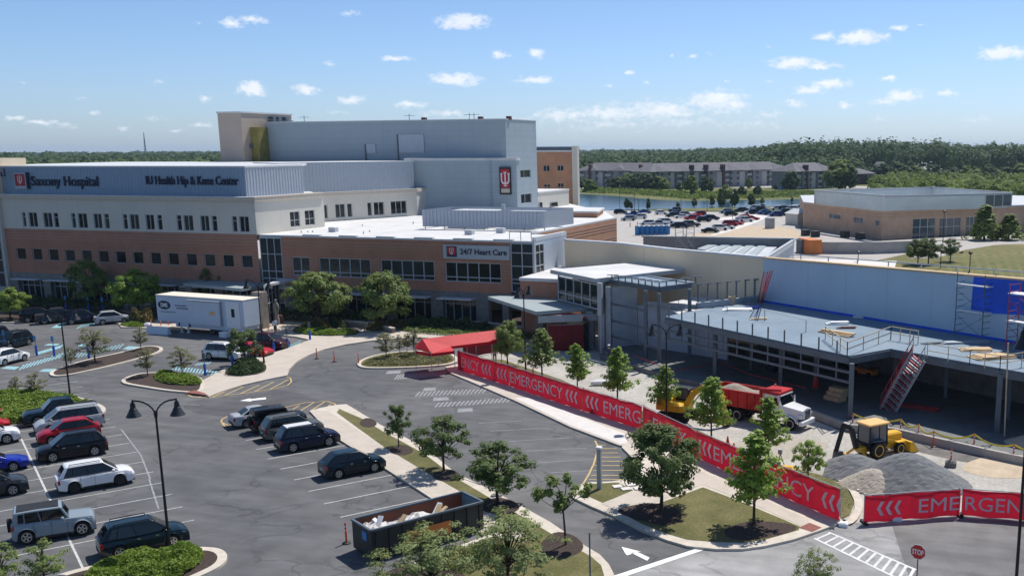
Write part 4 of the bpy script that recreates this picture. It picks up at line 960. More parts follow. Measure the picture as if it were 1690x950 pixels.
g_ = G(1649, 716, .45); mb = MB(); mb.tube((g_.x+.35, g_.y-.4, .2), (g_.x+.2, g_.y-.4, 7.0), .05); part('scaffold_pole', mb, 'lumber', U)
# floor slab and foundation wall
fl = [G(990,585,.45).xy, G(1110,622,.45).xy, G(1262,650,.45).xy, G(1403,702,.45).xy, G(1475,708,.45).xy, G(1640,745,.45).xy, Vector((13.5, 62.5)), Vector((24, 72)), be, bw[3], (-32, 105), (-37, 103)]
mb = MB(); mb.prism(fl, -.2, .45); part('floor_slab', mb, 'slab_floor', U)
mb = MB()
for a, b in zip(fl[2:7], fl[3:7]): mb.beam((a[0], a[1], .25), (b[0], b[1], .25), .3, .62)
part('foundation_wall', mb, 'old_concrete', U)
# interior back wall, shade under the deck put into its dark colour
mb = MB(); mb.prism([(bw[3].x-.2, bw[3].y), be, (be[0]-.2, be[1]-.3), (bw[3].x-.3, bw[3].y-.3)], .45, DZ-.15); part('inner_wall', mb, 'dirt_and_shade', U)
# back wall: beige stretch then blue-grey sheathing, timber coping
def zt(p): return 9.35+max(0, (p[0]+20.9))*.026
for a, b in zip(bw, bw[1:]):
    mb = MB(); mb.prism([a, b, (b[0]+.1, b[1]+.4), (a[0]+.1, a[1]+.4)], 0, 9.35); part('beige_wall', mb, 'beige_panel', U)
mb = MB()
for a, b in zip(bw, bw[1:]): mb.prism([a+Vector((-.1, -.1)), b+Vector((-.1, -.1)), (b[0]+.2, b[1]+.5), (a[0]+.2, a[1]+.5)], 9.35, 9.55)
part('coping', mb, 'coping', U)
a, b = bw[3], be; mid = a+(b-a)*1.0
mb = MB(); mb.prism([a, b, (b[0]+.3, b[1]+.35), (a[0]+.3, a[1]+.35)], 0, [zt(a), zt(b), zt(b), zt(a)]); part('sheathed_wall', mb, 'sheathing', U)
mb = MB(); mb.prism([a+Vector((-.1,-.12)), b+Vector((-.1,-.12)), (b[0]+.5, b[1]+.5), (a[0]+.5, a[1]+.5)], [zt(a), zt(b), zt(b), zt(a)], [zt(a)+.14, zt(b)+.14, zt(b)+.14, zt(a)+.14]); part('timber_coping', mb, 'plywood', U)
mb = MB(); poly_on(mb, [(0, DZ), (46, DZ), (46, DZ+.2), (0, DZ+.2)], a, b, 0, .03); part('flashing_strip', mb, 'membrane_blue', U)
def onb(px, py): return ONP(a, b, px, py)
q0 = onb(1607, 466)[0]; q1 = onb(1684, 470)[0]
mb = MB(); poly_on(mb, [(q0, zt(a+(b-a).normalized()*q0)-.02), (q1+4, zt(b)-.3), (q1+4, 7.6), (q0-.1, onb(1607, 516)[1])], a, b, .01, .05); part('waterproof_membrane', mb, 'membrane_blue', U)
# handrail behind the coping
nb = (b-a).normalized(); nn = Vector((-nb.y, nb.x)); mb = MB()
r0 = a+nb*3+nn*2.2; r1 = b+nn*2.2
mb.beam((r0.x, r0.y, zt(r0)+.35), (r1.x, r1.y, zt(r1)+.35), .09)
mb.beam((r0.x, r0.y, zt(r0)+.32), (r0.x-2.5, r0.y+2, zt(r0)+.1), .09)
for i in range(13): p = r0+(r1-r0)*i/12; mb.beam((p.x, p.y, 0), (p.x, p.y, zt(p)+.35), .1)
part('pipe_rail', mb, 'steel_light', U)
# entry frame in front of the pavilion
fc = [(1001,575),(1048,569),(1066,593),(1088,600),(1138,590)]
FR = [column(x, y, 6.95, .3, .3) for x, y in fc]
mb = MB()
T = gp([(1001,463),(1088,477),(1140,470),(1060,457)], 7.1)
for i in range(3): mb.beam(T[i], T[i+1], .3, .45)
part('top_beam', mb, 'steel', U)
mb = MB(); mb.prism([p.xy for p in gp([(1003,460),(1088,474),(1150,466),(1070,455)], 7.2)], 7.16, 7.24); part('frame_deck', mb, 'deck', U)
for i in range(8):
    x = 1010+i*11 if i < 7 else 1088; p = G(x, 463+(x-1001)*.16, 7.1); mb = MB(); mb.beam((p.x, p.y, 7.1), (p.x, p.y, 7.75), .1); mb.beam((p.x-.5, p.y-.05, 7.75), (p.x+.6, p.y+.3, 7.75), .22, .06); part('outrigger', mb, 'steel', U)
for i in range(4):
    p = G(1100+i*16, 475-i*2.5, 7.1); mb = MB(); mb.beam((p.x, p.y, 7.1), (p.x, p.y, 7.75), .1); mb.beam((p.x-.5, p.y-.05, 7.75), (p.x+.6, p.y+.3, 7.75), .22, .06); part('outrigger', mb, 'steel', U)
mb = MB()
for z in (5.0, 3.3, 1.7):
    mb.beam((FR[0].x, FR[0].y, z), (FR[2].x, FR[2].y, z), .12, .2)
    if z < 5: mb.beam((FR[2].x, FR[2].y, z), (FR[3].x, FR[3].y, z), .12, .2)
    mb.beam((FR[0].x, FR[0].y, z), (FR[1].x, FR[1].y+1, z), .12, .2)
part('girt', mb, 'steel', U)
W0 = G(1006, 577, .3).xy; W1_ = G(1050, 571, .3).xy; W2_ = G(1200, 596, .3).xy
mb = MB(); mb.prism([W0, W1_, W1_+Vector((.1,.25)), W0+Vector((.1,.25))], .3, 6.6); mb.prism([W1_, W2_, W2_+Vector((.1,.25)), W1_+Vector((.1,.25))], .3, 4.6); part('board_wall', mb, 'grey_panel', U)
mb = MB(); mb.beam((*W0, 6.7), (*W0, .3), .5); mb.beam((*W1_, 4.7), (*W1_, .3), .4); part('end_pier', mb, 'steel_light', U)
# open bay roof between frame and deck, with low parapet and studs
mb = MB(); mb.prism([p.xy for p in gp([(1090,500),(1150,488),(1240,490),(1262,496),(1175,508),(1120,516)], 4.9)], 4.6, 4.8); part('lower_roof', mb, 'roof_white', U)
mb = MB(); p0_, p1_ = G(1150,510,5.0), G(1262,496,5.0); mb.beam((p0_.x, p0_.y, 5.3), (p1_.x, p1_.y, 5.3), .3, .6)
p2_ = G(1140, 470, 5.6); mb.beam((p0_.x, p0_.y, 5.2), (G(1062,500,5).x, G(1062,500,5).y, 5.0), .25, .45); part('low_parapet', mb, 'steel_light', U)
for i, px in enumerate((1152, 1168, 1184, 1200, 1215, 1230, 1245)):
    p = G(px, 508-i*1.9, 5.0); mb = MB(); mb.beam((p.x, p.y, 5), (p.x, p.y, 7.3-i*.02), .14); mb.beam((p.x-.1, p.y-.1, 7.3-i*.02), (p.x+.45, p.y-.1, 7.36-i*.02), .3, .1); part('roof_post', mb, 'steel', U)
# guard rails on the deck
mb = MB(); gr = [Vector((a_.x, a_.y)) for a_ in dF[:5]]
rl = gp([(1362,560),(1398,588),(1470,560),(1515,568)], DZ)
for p, q in zip(rl, rl[1:]):
    for z in (.55, 1.05): mb.beam((p.x, p.y, DZ+z), (q.x, q.y, DZ+z), .06)
    for t in (0, .35, .7, 1): r_ = p+(q-p)*t; mb.beam((r_.x, r_.y, DZ), (r_.x, r_.y, DZ+1.1), .07)
rl = gp([(1530,590),(1600,603),(1650,612),(1720,600)], DZ)
for p, q in zip(rl, rl[1:]):
    for z in (.55, 1.05): mb.beam((p.x, p.y, DZ+z), (q.x, q.y, DZ+z), .05)
    for t in (0, .5, 1): r_ = p+(q-p)*t; mb.beam((r_.x, r_.y, DZ), (r_.x, r_.y, DZ+1.1), .06)
part('guard_rail', mb, 'lumber', U)
mb = MB(); pts = gp([(1120,500),(1200,515),(1262,530),(1330,548)], DZ)
for p in pts: mb.beam((p.x, p.y, DZ), (p.x, p.y, DZ+1.0), .05)
for p, q in zip(pts, pts[1:]): mb.beam((p.x, p.y, DZ+1), (q.x, q.y, DZ+1), .015)
part('warning_line', mb, 'steel', U)
# loose things lying on the deck
def lay(name, px, py, l, w, h, ang, m, lab, cat, grp=None, z=DZ):
    p = G(px, py, z); mb = MB(); d = Vector((math.cos(ang), math.sin(ang)))
    for k in range(3): mb.obox((p.x+k*.13, p.y+k*.1), (math.cos(ang+k*.05), math.sin(ang+k*.05)), l-k*.1, w*(.9 if k else 1), z+.02+k*h/3+.005*k, z+.02+(k+1)*h/3)
    return solo(name, mb, m, lab, cat, grp, origin=(p.x, p.y, z))
lay('lumber_stack', 1378, 552, 3.4, .5, .25, -.6, 'plywood', 'small stack of boards on the deck near the corner guard rail', 'boards')
lay('plywood_stack', 1637, 590, 3.2, 1.6, .2, .55, 'plywood', 'flat stack of yellow plywood sheets near the right deck edge', 'plywood')
lay('plywood_stack', 1608, 578, 2.2, 1.1, .14, .25, 'plywood', 'smaller plywood sheets lying beside the scaffold foot on the deck', 'plywood')
lay('plastic_sheet', 1215, 512, 2.6, 1.2, .16, .2, 'white', 'white folded sheeting on the deck beside the roof posts', 'sheeting')
lay('plastic_sheet', 1238, 509, 1.5, 1.0, .14, .5, 'p_blue', 'small blue folded tarp lying on the deck', 'tarp')
lay('plastic_sheet', 1380, 535, 1.8, .7, .22, .3, 'white', 'white crumpled sheet on the middle of the deck', 'sheeting')
lay('plastic_sheet', 1430, 524, 2.4, 1.1, .4, .1, 'trailer_white', 'pale grey covered heap at the foot of the blue wall', 'sheeting')
lay('crate', 1203, 503, .9, .5, .8, .4, 'plywood', 'small yellow box standing by the roof posts', 'box')
lay('board', 1556, 566, 3.6, .5, .1, .5, 'steel', 'dark steel strips lying on the deck below the scaffold', 'steel strips')
lay('board', 1590, 566, 3.8, .9, .12, .35, 'steel_light', 'pale metal sheets lying on the deck below the scaffold', 'metal sheets')
lay('board', 1250, 527, 1.4, .5, .12, .3, 'lumber', 'short offcut boards lying near the front of the deck', 'boards')
lay('board', 1395, 542, 1.5, .4, .12, .3, 'dark_brick', 'short red brown offcuts on the deck by the guard rail', 'boards')
lay('lumber_stack', 1500, 672, 4.6, .5, .2, -.35, 'stair_red', 'long red steel lengths on the slab behind the stair', 'steel', z=.45)
lay('lumber_stack', 1378, 660, 1.6, .9, 1.0, -.6, 'plywood', 'brown wooden crate on the slab behind the white truck', 'crate', z=.45)
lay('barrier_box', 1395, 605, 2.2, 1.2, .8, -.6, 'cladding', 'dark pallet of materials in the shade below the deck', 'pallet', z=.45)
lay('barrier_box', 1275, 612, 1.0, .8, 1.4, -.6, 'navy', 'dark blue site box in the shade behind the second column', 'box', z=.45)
# scissor lifts standing in the shade under the deck
def lift(px, py, m, lab, h=2.0, lw=.9):
    g_ = G(px, py, .45); t = thing('scissor_lift', lab, 'lift', g_, -.6)
    b = MB(); b.bevbox(-1.1, -.45, .25, 1.1, .45, .7, .06); part('chassis', b, m, t, world=False)
    b = MB()
    for x in (-.75, .75):
        for y in (-.5, .5): b.lathe([(.05,-.1),(.25,-.1),(.25,.1),(.05,.1)], (x, y, .27), 12, 'y')
    part('wheel', b, 'tyre', t, world=False)
    b = MB()
    for k in range(3):
        z = .7+k*.4
        for y in (-.35, .35): b.beam((-.8, y, z), (.8, y, z+.4), .08); b.beam((-.8, y, z+.4), (.8, y, z), .08)
    part('scissor_arm', b, 'steel', t, world=False)
    b = MB(); b.box(-1.1, -.45, 1.9, 1.1, .45, 2.0)
    for z in (2.5, 3.0):
        for y in (-.44, .44): b.beam((-1.1, y, z), (1.1, y, z), .05)
        for x in (-1.08, 1.08): b.beam((x, -.44, z), (x, .44, z), .05)
    for x in (-1.08, 0, 1.08):
        for y in (-.44, .44): b.beam((x, y, 2), (x, y, 3), .05)
    part('platform', b, 'steel_light', t, world=False)
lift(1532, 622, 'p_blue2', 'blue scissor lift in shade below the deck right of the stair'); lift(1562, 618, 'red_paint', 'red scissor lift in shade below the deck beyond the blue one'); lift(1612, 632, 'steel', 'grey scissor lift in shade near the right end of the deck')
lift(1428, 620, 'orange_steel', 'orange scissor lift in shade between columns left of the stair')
# scaffold towers
def scaffold(px, py, w, h, lab, ang, z=DZ, m='steel', planks=(2.1, 4.2)):
    g_ = G(px, py, z); t = thing('scaffold_tower', lab, 'scaffold', g_, ang)
    b = MB()
    for x in (-w/2, w/2):
        for y in (-.7, .7): b.tube((x, y, 0), (x, y, h), .04, .04, 6)
        zz = 0
        while zz < h-.3: b.beam((x, -.7, zz+.4), (x, .7, zz+.4), .04); zz += .5
    part('frame', b, m, t, world=False)
    b = MB(); zz = .2
    while zz < h-1.2:
        for y in (-.7, .7): b.beam((-w/2, y, zz), (w/2, y, zz+1.6), .03); b.beam((-w/2, y, zz+1.6), (w/2, y, zz), .03)
        zz += 2.0
    part('brace', b, m, t, world=False)
    for p_ in planks: b = MB(); b.box(-w/2-.2, -.6, p_, w/2+.2, .6, p_+.08); part('plank', b, 'white' if z == DZ else 'lumber', t, world=False)
scaffold(1606, 556, 2.6, 5.2, 'scaffold tower standing on the deck against the blue wall', -.61)
scaffold(1692, 578, 2.4, 5.0, 'second scaffold tower on the deck cut by the right picture edge', -.61, m='stair_red')
# shoring towers behind the beige wall (their tops show above it)
for px, lab in ((1130, 'slim scaffold tower rising in front of the beige wall'), ):
    g_ = G(px, 470, 4.9); scaffold(px, 470, 1.6, 6.6, lab, -.4, 4.9, planks=())
# ladders leaning on the wall
def ladder(px0, py0, z0, px1, py1, z1, m, lab, w=.45):
    a_ = G(px0, py0, z0); b_ = G(px1, py1, z1); mb = MB(); s_ = Vector((.8, -.4, 0)).normalized()*w/2
    mb.beam(a_-s_, b_-s_, .07); mb.beam(a_+s_, b_+s_, .07); n = int((b_-a_).length/.35)
    for i in range(1, n): p = a_+(b_-a_)*i/n; mb.beam(p-s_, p+s_, .04)
    solo('ladder', mb, m, lab, 'ladder')
ladder(1254, 498, 5, 1264, 448, 9.0, 'stair_red', 'red ladder leaning where beige wall meets blue wall')
ladder(1257, 499, 5, 1273, 447, 9.2, 'red_paint', 'thin red pole ladder crossing the other at the wall corner', .25)
# site stair up to the deck
st0, st1 = G(1462, 683, .1), G(1516, 588, DZ)
T_ = thing('site_stair', 'steep aluminium site stair with red side netting leading up to the deck', 'stair', st0)
dv = st1-st0; sv = Vector((.86, -.5, 0)); sv = (sv-dv.normalized()*sv.dot(dv.normalized())).normalized()*.58
for k, s_ in enumerate((-1, 1)):
    mb = MB(); mb.beam(st0+sv*s_, st1+sv*s_, .06, .25); part('stringer', mb, 'steel_light', T_)
    mb = MB(); up = Vector((0, 0, 1.05)); mb.beam(st0+sv*s_+up, st1+sv*s_+up, .05); mb.beam(st0+sv*s_+up/2, st1+sv*s_+up/2, .04)
    for i in range(7): p = st0+sv*s_+dv*i/6; mb.beam(p, p+up*(1.25 if i == 6 else 1), .05)
    part('handrail', mb, 'stair_red' if s_ < 0 else 'steel_light', T_)
mb = MB(); p, q = st0-sv*1.12, st1-sv*1.12; mb.add([p, q, q+Vector((0, 0, .4)), p+Vector((0, 0, .4)), p+sv*.03, q+sv*.03, q+sv*.03+Vector((0, 0, .4)), p+sv*.03+Vector((0, 0, .4))], [(0,1,2,3),(7,6,5,4),(0,4,5,1),(1,5,6,2),(2,6,7,3),(3,7,4,0)]); part('side_netting', mb, 'stair_red', T_)
for i in range(1, 24):
    p = st0+dv*i/24; mb = MB(); mb.beam(p-sv, p+sv, .26, .05); part('tread', mb, 'stair_red' if i % 2 else 'steel_light', T_)
# ------------------------------------------------------------------ plant enclosure behind the beige wall
E_ = thing('plant_enclosure', 'low grey metal enclosure with slatted white roof behind the beige wall', 'building', (-37, 135, 0))
mb = MB(); e = [(-49.8, 148.7), (-26.9, 150.3), (-25.4, 118)]
wall_holes(mb, e[0], e[1], 0, 6.9, []); mb.prism([e[1], e[2], (e[2][0]-.3, e[2][1]), (e[1][0]-.3, e[1][1])], 0, 6.9); mb.prism([(-49.8, 148.7), (-26.9, 150.3), (-26.9, 150.6), (-49.8, 149)], 0, 6.9); part('wall', mb, 'roof_grey', E_)
mb = MB(); mb.prism([(-50, 148.5), (-26.7, 150.1), (-25.2, 118), (-24.9, 118), (-26.5, 150.9), (-50, 149.2)], 6.9, 7.1); part('coping', mb, 'steel_light', E_)
mb = MB(); mb.prism([p.xy for p in gp([(1165,409),(1192,397),(1290,399),(1256,428),(1140,417)], 6.0)], 5.7, 5.85); part('roof_panel', mb, 'roof_grey', E_)
for i in range(5):
    t = i/5; a_ = G(1150+t*100, 410+t*16, 6.0); b_ = G(1190+t*88, 396+t*2, 6.0); c_ = G(1150+(t+.13)*100, 410+(t+.13)*16, 6.0); d_ = G(1190+(t+.13)*88, 396+(t+.13)*2, 6.0)
    mb = MB(); mb.prism([a_.xy, b_.xy, d_.xy, c_.xy], 5.85, 6.0); part('slat_panel', mb, 'canopy_grey', E_)
mb = MB()
for i in range(5): x = -42+i*.9; mb.tube((x, 147.8, 0), (x, 147.8, 5.8), .1)
for z in (3.8, 4.6, 5.4): mb.beam((-42, 147.8, z), (-38.4, 147.8, z), .12)
part('pipe_rack', mb, 'steel', E_)
# ------------------------------------------------------------------ tan brick building at the right
T2 = thing('brick_hall', 'low tan brick building with grey metal roof screen near the right edge', 'building', (-2, 255, 0))
a_, b_, c_ = (-45.4, 267.2), (-22.3, 234.8), (11.0, 268.0)
def winrow(p0, p1, items):
    out = []
    for (x0, y0, x1, y1) in items:
        s0, z1_ = ONP(p0, p1, x0, y0); s1, z0_ = ONP(p0, p1, x1, y1); out.append((min(s0, s1), max(s0, s1), min(z0_, z1_), max(z0_, z1_)))
    return out
h1 = winrow(a_, b_, [(1369,352,1387,362),(1409,358,1424,369),(1445,363,1451,373)]); h2 = winrow(b_, c_, [(1507,361,1543,396),(1551,360,1585,396),(1595,358,1612,396)])
mb = MB(); wall_holes(mb, a_, b_, -.3, 6.2, h1, .3); wall_holes(mb, b_, c_, -.3, 6.2, h2, .3); wall_holes(mb, c_, (40, 262), -.3, 6.2, [], .3); wall_holes(mb, (-53, 305), a_, -.3, 6.2, [], .3); part('brick_wall', mb, 'brick_tan', T2)
for h in h1: window(T2, a_, b_, *h, 3, (), depth=.25, glassm='glass_blue')
for h in h2: window(T2, b_, c_, *h, 3, ((h[2]+h[3])/2+.6,), depth=.25, glassm='glass_blue', framem='white')
mb = MB(); L1 = math.dist(b_, c_)
for z in (5.5, 4.9): rect_on(mb, 0, L1, z, z+.12, b_, c_, 0, .04); rect_on(mb, 0, math.dist(a_, b_), z, z+.12, a_, b_, 0, .04)
part('stone_band', mb, 'stone_band', T2)
mb = MB(); mb.prism([(-45.6, 267.2), (-22.3, 234.5), (11.2, 267.8), (40, 261.8), (45, 300), (-20, 330), (-53, 305)], 6.2, 6.5); part('roof', mb, 'roof_grey', T2)
PP = [G(1344,314,9.8).xy, G(1462,323,9.8).xy, G(1625,320,9.8).xy, G(1671,318,9.8).xy, G(1540,309,9.8).xy]
mb = MB()
for p, q_ in zip(PP, PP[1:]+PP[:1]):
    wall_holes(mb, p, q_, 6.5, 9.8, []); wall_holes(mb, q_, p, 6.5, 9.8, [])
part('roof_screen', mb, 'hall_panel', T2)
mb = MB()
for p, q_ in zip(PP, PP[1:]+PP[:1]): mb.beam((*p, 9.85), (*q_, 9.85), .3, .12)
part('coping', mb, 'coping', T2)
for i in range(3):
    p, q_ = PP[2], PP[3]; L = (q_-p).length; mb = MB(); rect_on(mb, L*(.06+.31*i), L*(.33+.31*i), 6.9, 9.4, p, q_, .01, .08); part('louvre', mb, 'glass_blue', T2)
mb = MB()
for i, (px, py) in enumerate(((1400,322),(1450,324),(1500,321),(1540,322),(1570,320))):
    p = G(px, py-8, 9.0); mb.beam((p.x, p.y, 6.5), (p.x, p.y, 9.6), .12)
part('roof_mast', mb, 'steel', T2)
# low retaining wall in front of it
mb = MB(); rw = gp([(1340,418),(1420,419),(1480,419),(1512,415)], -.1)
rw2 = [G(1340,418,-.1), G(1380,418.5,-.1), G(1440,418.5,-.1), G(1512,416,-.1)]
for p, q_ in zip(rw2, rw2[1:]): mb.beam((p.x, p.y, 1.0), (q_.x, q_.y, 1.0), .4, 2.3)
solo('retaining_wall', mb, 'old_concrete', 'long pale concrete retaining wall in front of the tan building', 'wall')
# shed and containers
def box_thing(name, px, py, l, w, h, ang, m, lab, cat, roofm=None, grp=None, z=-.1, ribs=True):
    p = G(px, py, z); t = thing(name, lab, cat, p, ang, grp)
    b = MB(); b.box(-l/2, 0, 0, l/2, w, h)
    if ribs:
        n = int(l/.8)
        for i in range(n): x = -l/2+l*(i+.5)/n; b.box(x-.12, -.05, .15, x+.12, 0, h-.15)
        for i in range(int(w/.8)): y = w*(i+.5)/int(w/.8); b.box(-l/2-.05, y-.12, .15, -l/2, y+.12, h-.15)
    part('body', b, m, t, world=False)
    b = MB()
    if roofm == 'gable':
        b.add([(-l/2-.3,-.3,h),(l/2+.3,-.3,h),(l/2+.3,w+.3,h),(-l/2-.3,w+.3,h),(-l/2-.3,w/2,h+1.2),(l/2+.3,w/2,h+1.2)],[(0,1,5,4),(2,3,4,5),(0,4,3),(1,2,5),(3,2,1,0)]); part('roof', b, 'roof_grey', t, world=False)
    else: b.bevbox(-l/2-.08, -.08, h, l/2+.08, w+.08, h+.12, .03); part('roof', b, roofm or m, t, world=False)
    return t
box_thing('shed', 1306, 371, 5.5, 6, 3.0, -.75, 'cream_panel', 'small cream shed at the corner of the tan building', 'shed', 'gable', ribs=False)
box_thing('shipping_container', 1326, 418, 5.5, 2.6, 2.7, -1.0, 'orange_steel', 'orange shipping container behind the blue wall', 'container')
box_thing('dumpster', 1318, 417, 2.6, 2.0, 2.5, -1.0, 'steel', 'dark grey metal skip in front of the orange container', 'skip')
box_thing('generator', 1266, 377, 2.2, 1.6, 2.6, -.8, 'steel_light', 'grey generator cabinet standing alone on bare soil', 'generator')
for i, (x, y) in enumerate(((1325,389),(1341,391),(1390,392),(1415,395))):
    box_thing('dumpster', x, y, 2.0, 1.4, 1.3, -.9, 'bin_dark', ['dark waste bin beside the left wall of the tan building', 'second dark waste bin beside the left wall of the tan building', 'dark bin under the first windows of the tan building', 'dark low bin under the second windows of the tan building'][i], 'bin')
# row of portable toilets
tl = thing('portable_toilet', '', 'toilet', (0, 0, 0), 0, 'row of portable toilets')
b = MB(); b.bevbox(-.55, -.55, .1, .55, .55, 2.1, .04); part('cabin', b, 'toilet_blue', tl, world=False)
b = MB(); b.box(-.4, -.57, .2, .4, -.551, 1.95); part('door', b, 'blue_sign', tl, world=False)
b = MB(); b.add([(-.6,-.6,2.1),(.6,-.6,2.1),(.6,.6,2.1),(-.6,.6,2.1),(-.4,-.4,2.35),(.4,-.4,2.35),(.4,.4,2.35),(-.4,.4,2.35)],[(0,1,5,4),(1,2,6,5),(2,3,7,6),(3,0,4,7),(4,5,6,7)]); part('roof', b, 'toilet_grey', tl, world=False)
remember(tl)
p0_, p1_ = G(1053, 388, -.1), G(1101, 387, -.1)
for i in range(7):
    o = tl if i == 0 else copy_tree(tl); o.location = p0_+(p1_-p0_)*i/6; o.rotation_euler.z = -.15
    o['label'] = ['leftmost blue portable toilet of the row in the far yard', 'second blue portable toilet from the left in the far row', 'third blue portable toilet from the left in the far row', 'middle blue portable toilet of the seven in the far row', 'third blue portable toilet from the right in the far row', 'second blue portable toilet from the right in the far row', 'rightmost blue portable toilet of the row in the far yard'][i]
# ------------------------------------------------------------------ apartments beyond the pond
def apartments(x0, y0, x1, y1, dep, storeys, lab, seed=0, m='siding', hroof=4.2, chim=()):
    a_, b_ = G(x0, y0), G(x1, y1); v = (b_-a_).xy; L = v.length; e = v/L; n = Vector((-e.y, e.x)); hz = storeys*2.9
    t = thing('apartment_block', lab, 'apartments', a_, math.atan2(e.y, e.x)); rr = random.Random(seed)
    b = MB(); b.box(0, 0, 0, L, dep, hz); k = int(L/14)
    for i in range(k): x = (i+.3)*L/k; b.box(x, -1.6, 0, x+L/k*.4, 0, hz)
    part('wall', b, m, t, world=False)
    b = MB()
    for i in range(k): b = MB(); x = (i+.72)*L/k; b.box(x, -1.2, 0, x+L/k*.22, -.01, hz-.6); part('bay_wall', b, 'siding_light', t, world=False)
    b = MB(); o = 1.1
    b.add([(-o,-o-1.2,hz),(L+o,-o-1.2,hz),(L+o,dep+o,hz),(-o,dep+o,hz),(dep*.5,dep/2,hz+hroof),(L-dep*.5,dep/2,hz+hroof)],[(0,1,5,4),(1,2,5),(2,3,4,5),(3,0,4),(3,2,1,0)])
    for i in range(k):
        x = (i+.5)*L/k; w = L/k*.3; b.add([(x-w,-2.6,hz+.05),(x+w,-2.6,hz+.05),(x,dep*.42,hz+hroof*.86),(x-w,-.5,hz+.05),(x+w,-.5,hz+.05),(x,1.0,hz+2.3)],[(0,1,5),(0,5,2,3),(1,4,2,5)])
    part('roof', b, 'shingle', t, world=False)
    n_ = 0
    for s in range(storeys):
        for i in range(int(L/4.6)):
            if n_ > 80: break
            x = i*4.6+1.4; b = MB(); y = -1.62 if any((q+.3)*L/k-1 < x < (q+.7)*L/k for q in range(k)) else -.02
            b.box(x, y-.05, s*2.9+.9, x+1.5, y+.02, s*2.9+2.3); w_ = part('window', b, 'glass_blue', t, world=False); n_ += 1
    for i in range(k):
        for s in range(storeys): b = MB(); x = (i+.05)*L/k; b.box(x, -1.3, s*2.9+.05, x+3.2, 0, s*2.9+.25); b.box(x, -1.35, s*2.9+.25, x+3.2, -1.28, s*2.9+1.2); part('balcony', b, 'siding_light', t, world=False)
    for cx in chim: b = MB(); b.box(cx*L-.7, -1.9, 0, cx*L+.7, -.2 if False else 1.0, hz+3.2); part('chimney', b, 'dark_brick', t, world=False)
    return t
apartments(955, 308, 1088, 309, 14, 3, 'grey apartment block at the left end beyond the pond', 1, chim=(.16, .78))
apartments(1072, 312, 1300, 305, 15, 3, 'longest grey apartment block in the middle beyond the pond', 2, chim=(.28, .38, .5))
apartments(1310, 312, 1378, 309, 15, 3, 'short grey apartment block with a dark red chimney right of the longest', 3, chim=(.25,))
apartments(1395, 305, 1440, 303, 12, 2, 'small dark red and grey house right of the apartment blocks', 4, 'dark_brick', 3)
for i, (x0, y0, x1, lab) in enumerate([(1462,290,1500,'leftmost pale roofed far house among the trees'),(1512,291,1552,'pale roofed far house above the right end of the tan building'),(1560,288,1612,'wide grey roofed far house among trees right of centre'),(1622,288,1665,'rightmost grey roofed far house among trees'),(1440,294,1466,'low grey far house right of the dark red one')]):
    a_ = G(x0, y0); b_ = G(x1, y0); L = (b_-a_).length; t = thing('house', lab, 'house', a_, math.atan2((b_-a_).y, (b_-a_).x))
    b = MB(); b.box(0, 0, 0, L, 16, 5); part('wall', b, 'siding_light', t, world=False)
    b = MB(); b.add([(-1,-1,5),(L+1,-1,5),(L+1,17,5),(-1,17,5),(L*.25,8,11),(L*.75,8,11)],[(0,1,5,4),(1,2,5),(2,3,4,5),(3,0,4)]); part('roof', b, 'roof_grey' if i % 2 else 'shingle', t, world=False)
# radio mast on the horizon
m_ = dirpx(240, 249); p = Vector((m_.x, m_.y, 0)).normalized()*2600; mb = MB()
for s in range(3): t_ = 2*math.pi*s/3; mb.beam((p.x+3*math.cos(t_), p.y+3*math.sin(t_), 0), (p.x, p.y, 62), .8)
for z in range(5, 60, 6): mb.beam((p.x-2*(1-z/62), p.y, z), (p.x+2*(1-z/62), p.y, z+3), .5)
solo('radio_mast', mb, 'steel', 'thin lattice radio mast on the far left horizon', 'mast')
# ================================================================== VEGETATION
rng = np.random.default_rng(7)
def leaves_mesh(name, centers, sizes, mats, n_up=.35, wood=None, aspect=1.5, out=None):
    'small folded leaf faces at given centres'
    n = len(centers); c = np.asarray(centers, float); s = np.asarray(sizes, float).reshape(-1, 1)
    d = rng.normal(size=(n, 3)); d /= np.linalg.norm(d, axis=1, keepdims=True)
    nm = rng.normal(size=(n, 3)); nm[:, 2] += n_up*3
    if out is not None: nm = nm*.42+out*1.5
    nm /= np.linalg.norm(nm, axis=1, keepdims=True)
    u = np.cross(nm, d); u /= np.linalg.norm(u, axis=1, keepdims=True)+1e-9; w = np.cross(u, nm)
    a = c-u*s*aspect/2; b = c+w*s*.5; e = c+u*s*aspect/2; f = c-w*s*.5+nm*s*.1
    V = np.stack([a, b, e, f], 1).reshape(-1, 3)
    wv = np.array(wood.v, float).reshape(-1, 3) if wood else np.zeros((0, 3)); wf = wood.f if wood else []
    nv = len(V)
    me = bpy.data.meshes.new(name)
    loops = list(range(nv)); starts = list(range(0, nv, 4)); tot = [4]*n
    return V, n
def build_leaf_obj(name, V, n, m):
    me = bpy.data.meshes.new(name); me.vertices.add(len(V)); me.vertices.foreach_set('co', V.reshape(-1).astype(np.float32))
    me.loops.add(4*n); me.loops.foreach_set('vertex_index', np.arange(4*n, dtype=np.int32))
    me.polygons.add(n); me.polygons.foreach_set('loop_start', np.arange(0, 4*n, 4, dtype=np.int32)); me.polygons.foreach_set('loop_total', np.full(n, 4, dtype=np.int32))
    me.materials.append(M(m)); me.update(); me.validate(); return me
def clump_points(cx, n, r, flat=.7):
    p = rng.normal(size=(n, 3)); p /= np.linalg.norm(p, axis=1, keepdims=True)+1e-9
    p *= (rng.random((n, 1))**.45)*r; p[:, 2] *= flat; return p+np.asarray(cx)
